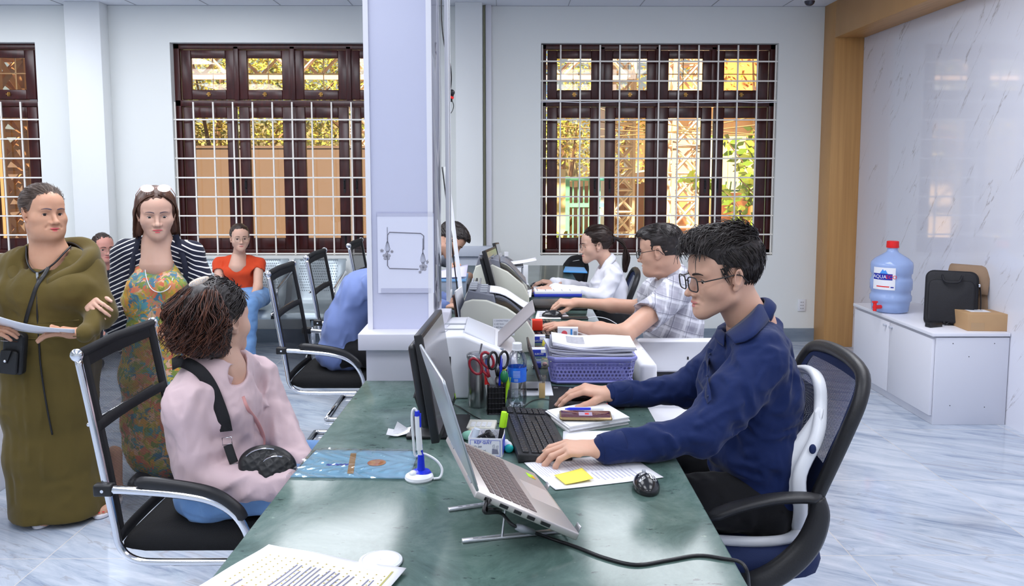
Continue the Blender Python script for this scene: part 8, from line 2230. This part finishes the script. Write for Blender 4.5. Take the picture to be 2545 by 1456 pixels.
 m = MB(); q = sp_[-1]; m.tube([q+Vector((-.006, -.004, 0)), q+Vector((.006, -.004, -.004)), q+Vector((.004, -.004, -.022)), q+Vector((-.006, -.004, -.018))], .0018, n=6, closed=True); m.build('clasp', M_chrome, cb_)
 return dr, wL, eL
OL = woman_olive()

# ================================================================== 6. the woman in the striped cardigan
def stripe_mat():
 m = cloth('striped_knit', (.012, .014, .030), .85); N, L, b = nodes_of(m)
 tc = N.new('ShaderNodeTexCoord'); sp = N.new('ShaderNodeSeparateXYZ'); L.new(tc.outputs['Object'], sp.inputs[0])
 # stripes sink towards the sides like the draped knit
 ax = mth(N, L, 'ABSOLUTE', mth(N, L, 'SUBTRACT', sp.outputs['X'], -.01))
 z = mth(N, L, 'ADD', sp.outputs['Z'], mth(N, L, 'MULTIPLY', ax, .45))
 n = N.new('ShaderNodeTexNoise'); n.inputs['Scale'].default_value = 9; L.new(tc.outputs['Object'], n.inputs['Vector'])
 z = mth(N, L, 'ADD', z, mth(N, L, 'MULTIPLY', n.outputs['Fac'], .014))
 s = mth(N, L, 'LESS_THAN', mth(N, L, 'FRACT', mth(N, L, 'DIVIDE', z, .0235)), .24)
 L.new(mixc(N, L, s, (.010, .012, .028), (.72, .70, .68)), b.inputs['Base Color']); return m
def floral_mat():
 m = cloth('floral_print', (.5, .3, .1), .8); N, L, b = nodes_of(m)
 tc = N.new('ShaderNodeTexCoord'); v = N.new('ShaderNodeTexVoronoi'); v.inputs['Scale'].default_value = 34;
 n = N.new('ShaderNodeTexNoise'); n.inputs['Scale'].default_value = 16; n.inputs['Distortion'].default_value = 2.5; n.inputs['Detail'].default_value = 4; L.new(tc.outputs['Object'], n.inputs['Vector'])
 ad = N.new('ShaderNodeMix'); ad.data_type = 'VECTOR'; ad.inputs[0].default_value = .10; L.new(tc.outputs['Object'], ad.inputs[4]); L.new(n.outputs['Color'], ad.inputs[5]); L.new(ad.outputs[1], v.inputs['Vector'])
 r = N.new('ShaderNodeValToRGB'); r.color_ramp.interpolation = 'CONSTANT'; sp = N.new('ShaderNodeSeparateColor'); L.new(v.outputs['Color'], sp.inputs[0]); L.new(sp.outputs[0], r.inputs['Fac'])
 cols = [(.62, .32, .05), (.62, .16, .09), (.10, .30, .34), (.55, .42, .08), (.20, .26, .06), (.70, .42, .28), (.08, .18, .26), (.60, .22, .12)]
 e = r.color_ramp.elements; e[0].color = (*cols[0], 1); e[1].position = .125; e[1].color = (*cols[1], 1)
 for i in range(2, 8): q = e.new(i/8); q.color = (*cols[i], 1)
 f = N.new('ShaderNodeMapRange'); L.new(n.outputs['Fac'], f.inputs[0]); f.inputs[1].default_value = .52; f.inputs[2].default_value = .60; f.inputs[4].default_value = .6
 L.new(mixc(N, L, f.outputs[0], r.outputs['Color'], (.30, .34, .06)), b.inputs['Base Color']); return m
def woman_striped():
 t = person_root('woman in a striped cardigan over a floral dress holding the olive woman by the arm', -1.66, 4.0)
 f = Vector((.42, -.90, -.15)).normalized(); M = basis(y=f, z=(0, 0, 1)); k = 1.03
 O = at(388, 531, 4.0); xf = Xf(O, M, k); nb = at(392, 606, 4.02)
 hd = SDF(.003); head_shape(hd, xf, jaw=.96, cheek=1.0, lid=.0042, male=False); hd.add(neck_prims(xf, nb, .048, .056), .025)
 hd.add([C(nb, nb+Vector((0, -.01, -.10)), .070, .085)], .04)
 wR = hit(OL[0], 216, 742, 3.2, 3.9, -.035); fR = hit(OL[0], 242, 772, 3.2, 3.9, .020)-wR
 HR = hand_prims(wR, fR, (.25, -.93, .2), -1, curls=((.35, .55, .3), (.4, .55, .3), (.45, .6, .3), (.5, .6, .3)), spread=.12, thumb=(.6, .6, -.4), k=.90)
 h1 = SDF(.003); add_hand(h1, HR)
 np_object('body', [hd.mesh(.03), h1.mesh()], SK_B, t)
 head_parts(t, hd, xf, gaze=(0, 1, -.32), lipcol=(.66, .10, .12), browcol=bpy.data.materials['brow_tattoo'], brow_w=.0024)
 # bob hair with centre part
 pf = [(.13, .082), (.13, .25), (-.25, .25), (-.25, -.115), (.016, -.115), (.030, -.06), (.034, .0), (.045, .045), (.062, .070)]
 hair_cap(t, xf, H_BRN, pf, [E((0, -.03, .040), (.088, .095, .080)), C((.070, -.022, .0), (.078, -.015, -.085), .030, .024), C((-.070, -.022, .0), (-.078, -.015, -.085), .030, .024), C((.0, -.075, 0), (0, -.07, -.085), .055, .045)], t=(.0840, .1030, .0930), noise=(50, .004, (1, 1, .15)), k=.02)
 ps_ = []
 rd = random.Random(6)
 for i in range(520):
  s = rd.choice((-1, 1)); y0 = rd.uniform(-.06, .058);
  ps_.append([xf.V(q) for q in ((s*.008, y0+.008, .126-(max(0, y0-.0)*.45)), (s*.050, y0+.004, .100-max(0, y0)*.3), (s*.086, y0*.5-.005, .030), (s*(.096+rd.uniform(-.006, .004)), y0*.3-.010, -.045), (s*(.094+rd.uniform(-.012, .010)), y0*.25-.008+rd.uniform(-.01, .01), -.105+rd.uniform(-.012, .010)))])
 strands(t, 'hair_strands', ps_, .0020, H_BRN, n=3, sub=3)
 # spectacles pushed up on the hair
 M2 = basis(y=M @ Vector((0, .62, .78)), z=M @ Vector((0, -.78, .62))); xg = Xf(Vector(xf.V((0, -.022, .045))), M2, k*1.05)
 m = MB(); lens = []
 for s in (-1, 1):
  P = [xg.V((s*.034+.027*math.cos(a), .100, .021*math.sin(a))) for a in [i*.262 for i in range(24)]]
  m.tube(P, .0014, n=6, closed=True); lens.append(P)
  m.tube([xg.V((s*.060, .100, .006)), xg.V((s*.080, .06, .0)), xg.V((s*.086, 0, -.03))], .0018, n=6)
 m.tube([xg.V((-.008, .100, .004)), xg.V((.008, .100, .004))], .0014, n=6)
 g = world_mb(t, m).build('head_glasses', mat('rose_metal', (.60, .36, .32), .25, .8), t, smooth=True); m = MB()
 for P in lens: m.add(P, [tuple(range(len(P)))])
 world_mb(t, m).build('lens', clear_mat('lens_b', (.9, .9, .92), .22), g)
 # floral dress
 fd_ = SDF(.0065); ac = (1, .05, 0)
 st = [(at(393, 652, 4.04), (.110, .080)), (at(393, 740, 4.03), (.165, .125)), (at(395, 830, 4.04), (.160, .125)), (at(398, 930, 4.05), (.185, .145)), (Vector((-1.70, 4.06, .30)), (.205, .160)), (Vector((-1.70, 4.06, .16)), (.215, .17))]
 fd_.add([XC(st[i][0], st[i+1][0], st[i][1], st[i+1][1], ac) for i in range(len(st)-1)]+[E(at(362, 715, 3.95), (.075, .065, .065)), E(at(424, 715, 3.95), (.075, .065, .065))], .05)
 fd_.add([C(nb+Vector((0, -.03, .06)), nb+Vector((.01, -.07, -.03)), .070, .060)], .01, .01, True)
 fd_.post.append(wrinkle(9, .008, (1, 1, .35), 4.)); fd_.post.append(wrinkle(24, .003, seed=5.)); garment(t, 'floral_dress', fd_, floral_mat())
 # cardigan
 cd = SDF(.0062); sR, sL = at(310, 628, 4.06), at(476, 628, 4.06); eR = at(288, 800, 4.0); eL = at(520, 770, 4.02); wL = at(480, 850, 3.86)
 st = [(at(392, 640, 4.06), (.160, .095)), (at(392, 740, 4.06), (.185, .120)), (at(392, 850, 4.07), (.200, .135))]
 cd.add([XC(st[i][0], st[i+1][0], st[i][1], st[i+1][1], ac) for i in range(len(st)-1)], .05)
 cd.add([C(nb+Vector((0, .03, -.03)), sR, .068, .054), C(nb+Vector((0, .03, -.03)), sL, .068, .054)], .04, .05)
 cd.add([C(sR, eR, .060, .062), C(eR, wR+Vector((-.01, .10, .01)), .060, .036), C(sL, eL, .060, .060), C(eL, wL, .056, .042)], .025, .035)
 cd.add([C(nb+Vector((0, 0, .10)), nb+Vector((0, -.02, -.02)), .075, .072)], .01, .01, True)
 # open front: remove a tall wedge
 a_, b_ = at(398, 640, 3.86), at(396, 900, 3.86)
 cd.add([XC(a_, b_, (.066, .135), (.100, .125), (1, 0, 0))], .01, .012, True)
 cd.post.append(wrinkle(14, .007, (1, 1, .6), 8.)); M_st = stripe_mat()
 garment(t, 'cardigan', cd, M_st)
 m = MB()
 for s, X in ((-1, [(352, 583), (347, 610), (337, 650), (333, 700), (336, 760), (340, 830)]), (1, [(432, 583), (437, 605), (452, 650), (458, 700), (456, 760), (455, 830)])):
  pts = [hit(cd, x+s*6, y, 3.7, 4.3, .004) for x, y in X]; ribbon(m, pts, .026, (s*.2, -.97, 0), .004)
 world_mb(t, m).build('cardigan_edge', mat('cardigan_black', (.010, .012, .028), .85), t, smooth=True)
 m = MB(); m.tube(spline([hit(fd_, x, y, 3.7, 4.3, .004) for x, y in ((361, 640), (362, 680), (374, 715), (396, 726), (420, 716), (430, 690))], 6), .0022, n=6); world_mb(t, m).build('necklace_cord', M_wplast, t, smooth=True)
 m = MB(); m.tube([wR+Vector((.012, .008, .012))+Vector((.0, .026*math.cos(a*.42), .026*math.sin(a*.42))) for a in range(15)], .0028, n=6, closed=True); world_mb(t, m).build('bracelet', M_chrome, t, smooth=True)
 for x in (-1.78, -1.60): shoe(t, Vector((x, 3.98, 0)), (0, -1, 0), M_black)
 lg = SDF(.01); lg.add([C((-1.78, 4.02, .05), (-1.78, 4.04, .4), .04, .06), C((-1.60, 4.02, .05), (-1.60, 4.04, .4), .04, .06)], .01); np_object('legs', [lg.mesh()], SK_B, t)
woman_striped()

# ================================================================== 7. the woman in orange on the bench
def woman_orange():
 t = person_root('woman in an orange red t-shirt and jeans sitting on the waiting bench', -2.10, 6.75)
 f = Vector((.42, -.90, -.02)).normalized(); M = basis(y=f, z=(0, 0, 1)); k = .93
 O = at(596, 592, 6.72); xf = Xf(O, M, k); nb = at(594, 638, 6.76)
 hd = SDF(.0036); head_shape(hd, xf, jaw=.93, cheek=1.0, male=False); hd.add(neck_prims(xf, nb, .045, .052), .025)
 sR, sL = at(545, 655, 6.78), at(643, 655, 6.78); eL = at(641, 712, 6.66); wL = at(626, 748, 6.50); eR = at(545, 712, 6.66); wR = at(565, 748, 6.48)
 ar = SDF(.005); ar.add([C(nb, nb+Vector((0, -.02, -.08)), .06, .08), C(sL, eL, .042, .036), C(eL, wL, .035, .024), C(sR, eR, .042, .036), C(eR, wR, .035, .024)], .02)
 H1 = hand_prims(wL, (-.7, -.5, -.3), (.2, -.3, 1), -1, k=.9); H2 = hand_prims(wR, (.7, -.5, -.3), (-.2, -.3, 1), 1, k=.9); h1 = SDF(.004); add_hand(h1, H1); h2 = SDF(.004); add_hand(h2, H2)
 np_object('body', [hd.mesh(.03), ar.mesh(), h1.mesh(), h2.mesh()], SK_B, t); head_parts(t, hd, xf, gaze=(0, 1, 0), brow_w=.0022, lipcol=(.62, .22, .20))
 glasses(t, xf, bpy.data.materials['glasses_gold'], w=.0245, h=.0205, r=.0018, temple=.0016, shape=2.1)
 hair_cap(t, xf, H_DBR, POLY_F, [E((0, -.02, .052), (.075, .092, .076)), C((-.068, .02, .01), (-.070, .03, -.05), .010, .003)], t=(.0800, .1010, .0890), noise=(50, .003, (1, .3, 1)))
 sh = SDF(.006); ac = (1, 0, 0); che = at(595, 678, 6.78); pel = at(595, 738, 6.80); up = at(594, 652, 6.80)
 sh.add([XC(pel, che, (.155, .105), (.150, .095), ac), XC(che, up, (.150, .095), (.135, .070), ac), E(at(575, 676, 6.72), (.06, .05, .05)), E(at(612, 676, 6.72), (.06, .05, .05))], .04)
 sh.add([C(up, sL, .06, .052), C(up, sR, .06, .052), C(sL, sL.lerp(eL, .35), .052, .052), C(sR, sR.lerp(eR, .35), .052, .052)], .02, .03)
 for s, e in ((sL, eL), (sR, eR)): d = (e-s).normalized(); q = s.lerp(e, .35)+d*.035; sh.add([C(q, q+d*.05, .062, .062)], .003, .003, True)
 sh.add([C(nb+Vector((0, -.02, .08)), nb+Vector((0, -.06, -.02)), .062, .066)], .01, .008, True); sh.post.append(wrinkle(18, .005, seed=3.))
 garment(t, 't_shirt', sh, cloth('orange_red_cotton', (.62, .065, .020), .85))
 M_jean = bpy.data.materials['light_denim']
 hL, hR = Vector((-2.0, 6.72, .50)), Vector((-2.18, 6.72, .50)); kL, kR = Vector((-1.97, 6.33, .50)), Vector((-2.2, 6.33, .50))
 legs_mesh(t, 'jeans', hL, hR, kL, kR, Vector((-1.98, 6.32, .09)), Vector((-2.18, 6.32, .09)), M_jean, r=(.080, .060, .044), pel=(Vector((-2.09, 6.76, .50)), (.165, .12, .09)), h=.008)
 for x in (-1.98, -2.18): shoe(t, Vector((x, 6.32, 0)), (0, -1, 0), M_paperw)
woman_orange()

# ================================================================== 8. the man seated behind the two women
def man_back():
 t = person_root('older man with dark hair and glasses seated behind the two standing women', -3.35, 6.7)
 f = Vector((.72, -.68, -.12)).normalized(); M = basis(y=f, z=(0, 0, 1)); k = .98
 O = at(256, 616, 6.66); xf = Xf(O, M, k); nb = O+Vector((-.02, .04, -.16))
 hd = SDF(.004); head_shape(hd, xf, nose=1.1); hd.add(neck_prims(xf, nb, .054, .06), .025)
 wL = at(284, 800, 6.30); H1 = hand_prims(wL, (.1, -.4, -.9), (.3, -.9, .3), 1, k=.95); h1 = SDF(.004); add_hand(h1, H1)
 np_object('body', [hd.mesh(.03), h1.mesh()], skin('skin_ruddy', (.60, .30, .24)), t); head_parts(t, hd, xf)
 glasses(t, xf, bpy.data.materials['glasses_gold'], r=.0014, temple=.0014, h=.016)
 hair_cap(t, xf, H_DBR, [(.13, .092), (.13, .22), (-.2, .22), (-.2, -.07), (-.05, -.075), (-.034, -.055), (-.027, -.01), (-.019, .028), (.014, .028), (.022, -.01), (.034, -.008), (.036, .04), (.044, .075), (.06, .088)], t=(.080, .101, .090))
 M_dk = cloth('dark_clothes', (.014, .014, .022), .85)
 sh = SDF(.009); pel = Vector((nb.x, 6.74, .52)); sh.add([XC(pel, nb+Vector((0, .02, -.14)), (.17, .12), (.18, .11), (1, 0, 0)), C(nb+Vector((0, 0, -.09)), nb+Vector((-.18, 0, -.13)), .07, .06), C(nb+Vector((0, 0, -.09)), nb+Vector((.18, 0, -.13)), .07, .06), C(nb+Vector((.18, 0, -.13)), nb+Vector((.22, -.12, -.38)), .058, .05), C(nb+Vector((.22, -.12, -.38)), wL, .05, .04), C(nb+Vector((-.18, 0, -.13)), nb+Vector((-.2, -.15, -.38)), .058, .05)], .04); sh.post.append(wrinkle(16, .006)); garment(t, 'jacket', sh, M_dk)
 x = nb.x; legs_mesh(t, 'trousers', Vector((x+.1, 6.68, .50)), Vector((x-.1, 6.68, .50)), Vector((x+.12, 6.28, .50)), Vector((x-.12, 6.28, .50)), Vector((x+.12, 6.26, .09)), Vector((x-.12, 6.26, .09)), M_dk, pel=(pel, (.18, .13, .1)), h=.012)
 for dx in (-.12, .12): shoe(t, Vector((x+dx, 6.26, 0)), (0, -1, 0), M_black)
man_back()

# ================================================================== 9. the person in blue at the pillar
def person_blue():
 t = person_root('person in a slate blue shirt on the second visitor chair, head hidden by the pillar', -.84, 4.45)
 sN, sF = Vector((-.675, 4.28, .93)), Vector((-.66, 4.66, .93)); nb = Vector((-.60, 4.47, 1.0))
 f = Vector((.93, 0, -.35)).normalized(); xf = Xf(Vector((-.48, 4.47, 1.13)), basis(y=f, z=(0, 0, 1)), 1.0)
 hd = SDF(.005); head_shape(hd, xf); hd.add(neck_prims(xf, nb), .02)
 wN, wF = Vector((-.33, 4.36, .81)), Vector((-.33, 4.58, .81)); H1 = hand_prims(wN, (1, .2, 0), (0, 0, 1), -1); H2 = hand_prims(wF, (1, -.2, 0), (0, 0, 1), 1); h1 = SDF(.005); add_hand(h1, H1); h2 = SDF(.005); add_hand(h2, H2)
 np_object('body', [hd.mesh(), h1.mesh(), h2.mesh()], SK_A, t); head_parts(t, hd, xf)
 hair_cap(t, xf, H_BLK, POLY_M, [E((0, .02, .07), (.066, .08, .055))])
 sh = SDF(.006); ac = (0, 1, 0); pel = Vector((-.868, 4.45, .575)); wai = Vector((-.865, 4.45, .70)); che = Vector((-.775, 4.46, .865))
 sh.add([XC(pel, wai, (.20, .135), (.185, .115), ac), XC(wai, che, (.185, .115), (.195, .120), ac), XC(che, nb+Vector((-.03, 0, -.05)), (.190, .115), (.10, .08), ac), E(pel+Vector((-.01, 0, -.035)), (.15, .20, .085))], .05)
 sh.add([C(che, sN, .08, .072), C(che, sF, .08, .072), C(nb+Vector((-.02, 0, -.03)), sN, .06, .06), C(nb+Vector((-.02, 0, -.03)), sF, .06, .06), C(sN, Vector((-.62, 4.26, .80)), .068, .060), C(Vector((-.60, 4.26, .82)), wN, .056, .042), C(sF, Vector((-.58, 4.68, .82)), .066, .06), C(Vector((-.58, 4.68, .82)), wF, .056, .042)], .03, .04)
 fl = [(at(905, 740, 4.25), at(850, 860, 4.25)), (at(915, 780, 4.25), at(840, 900, 4.25)), (at(918, 720, 4.25), at(870, 800, 4.25)), (at(918, 850, 4.25), at(860, 930, 4.25)), (at(890, 690, 4.25), at(918, 720, 4.22))]
 sh.post.append(folds(fl, .006, .014)); sh.post.append(wrinkle(13, .008, (1, 1, .8), 1.)); garment(t, 'shirt', sh, cloth('slate_blue_cotton', (.165, .225, .46), .8))
 legs_mesh(t, 'trousers', Vector((-.85, 4.33, .565)), Vector((-.85, 4.57, .565)), Vector((-.46, 4.30, .57)), Vector((-.46, 4.60, .57)), Vector((-.46, 4.30, .08)), Vector((-.46, 4.60, .08)), bpy.data.materials['black_trousers'], pel=(pel+Vector((.01, 0, -.02)), (.13, .19, .10)), h=.01)
 for y in (4.30, 4.60): shoe(t, Vector((-.46, y, 0)), (1, 0, 0), M_black)
person_blue()

# ================================================================== 10. the man bent over his papers beyond the pillar
def man_bent():
 t = person_root('black haired man bent over papers, writing behind the clear screen', -.70, 5.70)
 f = Vector((.66, -.12, -.74)).normalized(); xf = Xf(at(1119, 595, 5.62), basis(y=f, z=(.74, 0, .66)), 1.0); O = Vector([float(q) for q in xf.o]); nb = O+Vector((-.13, 0, -.10))
 hd = SDF(.0035); head_shape(hd, xf); hd.add(neck_prims(xf, nb), .02)
 w1, w2 = at(1124, 690, 5.45), Vector((-.42, 5.80, .90)); e1 = Vector((-.60, 5.42, .85))
 H1 = hand_prims(w1, (.3, .2, .9), (.3, -.9, .2), 1, curls=((.9, .9, .5),)*4, k=.9); h1 = SDF(.004); add_hand(h1, H1); h1.add([C(w1, at(1165, 688, 5.75), .024, .034)], .01, .01)
 np_object('body', [hd.mesh(), h1.mesh()], SK_A, t); head_parts(t, hd, xf)
 hair_cap(t, xf, H_BLK, POLY_M, [E((0, .02, .07), (.070, .09, .060))], noise=(70, .006, (1, .4, 1)))
 sh = SDF(.01); pel = Vector((-.86, 5.72, .60)); sh.add([XC(pel, nb+Vector((-.06, 0, -.08)), (.18, .12), (.17, .10), (0, 1, 0)), C(nb+Vector((-.06, 0, -.06)), Vector((nb.x-.04, 5.48, .93)), .07, .062), C(Vector((nb.x-.04, 5.48, .93)), e1, .06, .05), C(e1, w1, .045, .036), C(nb+Vector((-.06, 0, -.06)), Vector((nb.x-.04, 5.92, .93)), .07, .062), C(Vector((nb.x-.04, 5.92, .93)), w2, .06, .05)], .03); garment(t, 'shirt', sh, cloth('grey_blue_shirt', (.30, .34, .42), .8))
 legs_mesh(t, 'trousers', Vector((-.86, 5.6, .56)), Vector((-.86, 5.84, .56)), Vector((-.45, 5.6, .57)), Vector((-.45, 5.84, .57)), Vector((-.45, 5.6, .08)), Vector((-.45, 5.84, .08)), bpy.data.materials['black_trousers'], h=.014)
 for y in (5.6, 5.84): shoe(t, Vector((-.45, y, 0)), (1, 0, 0), M_black)
man_bent()
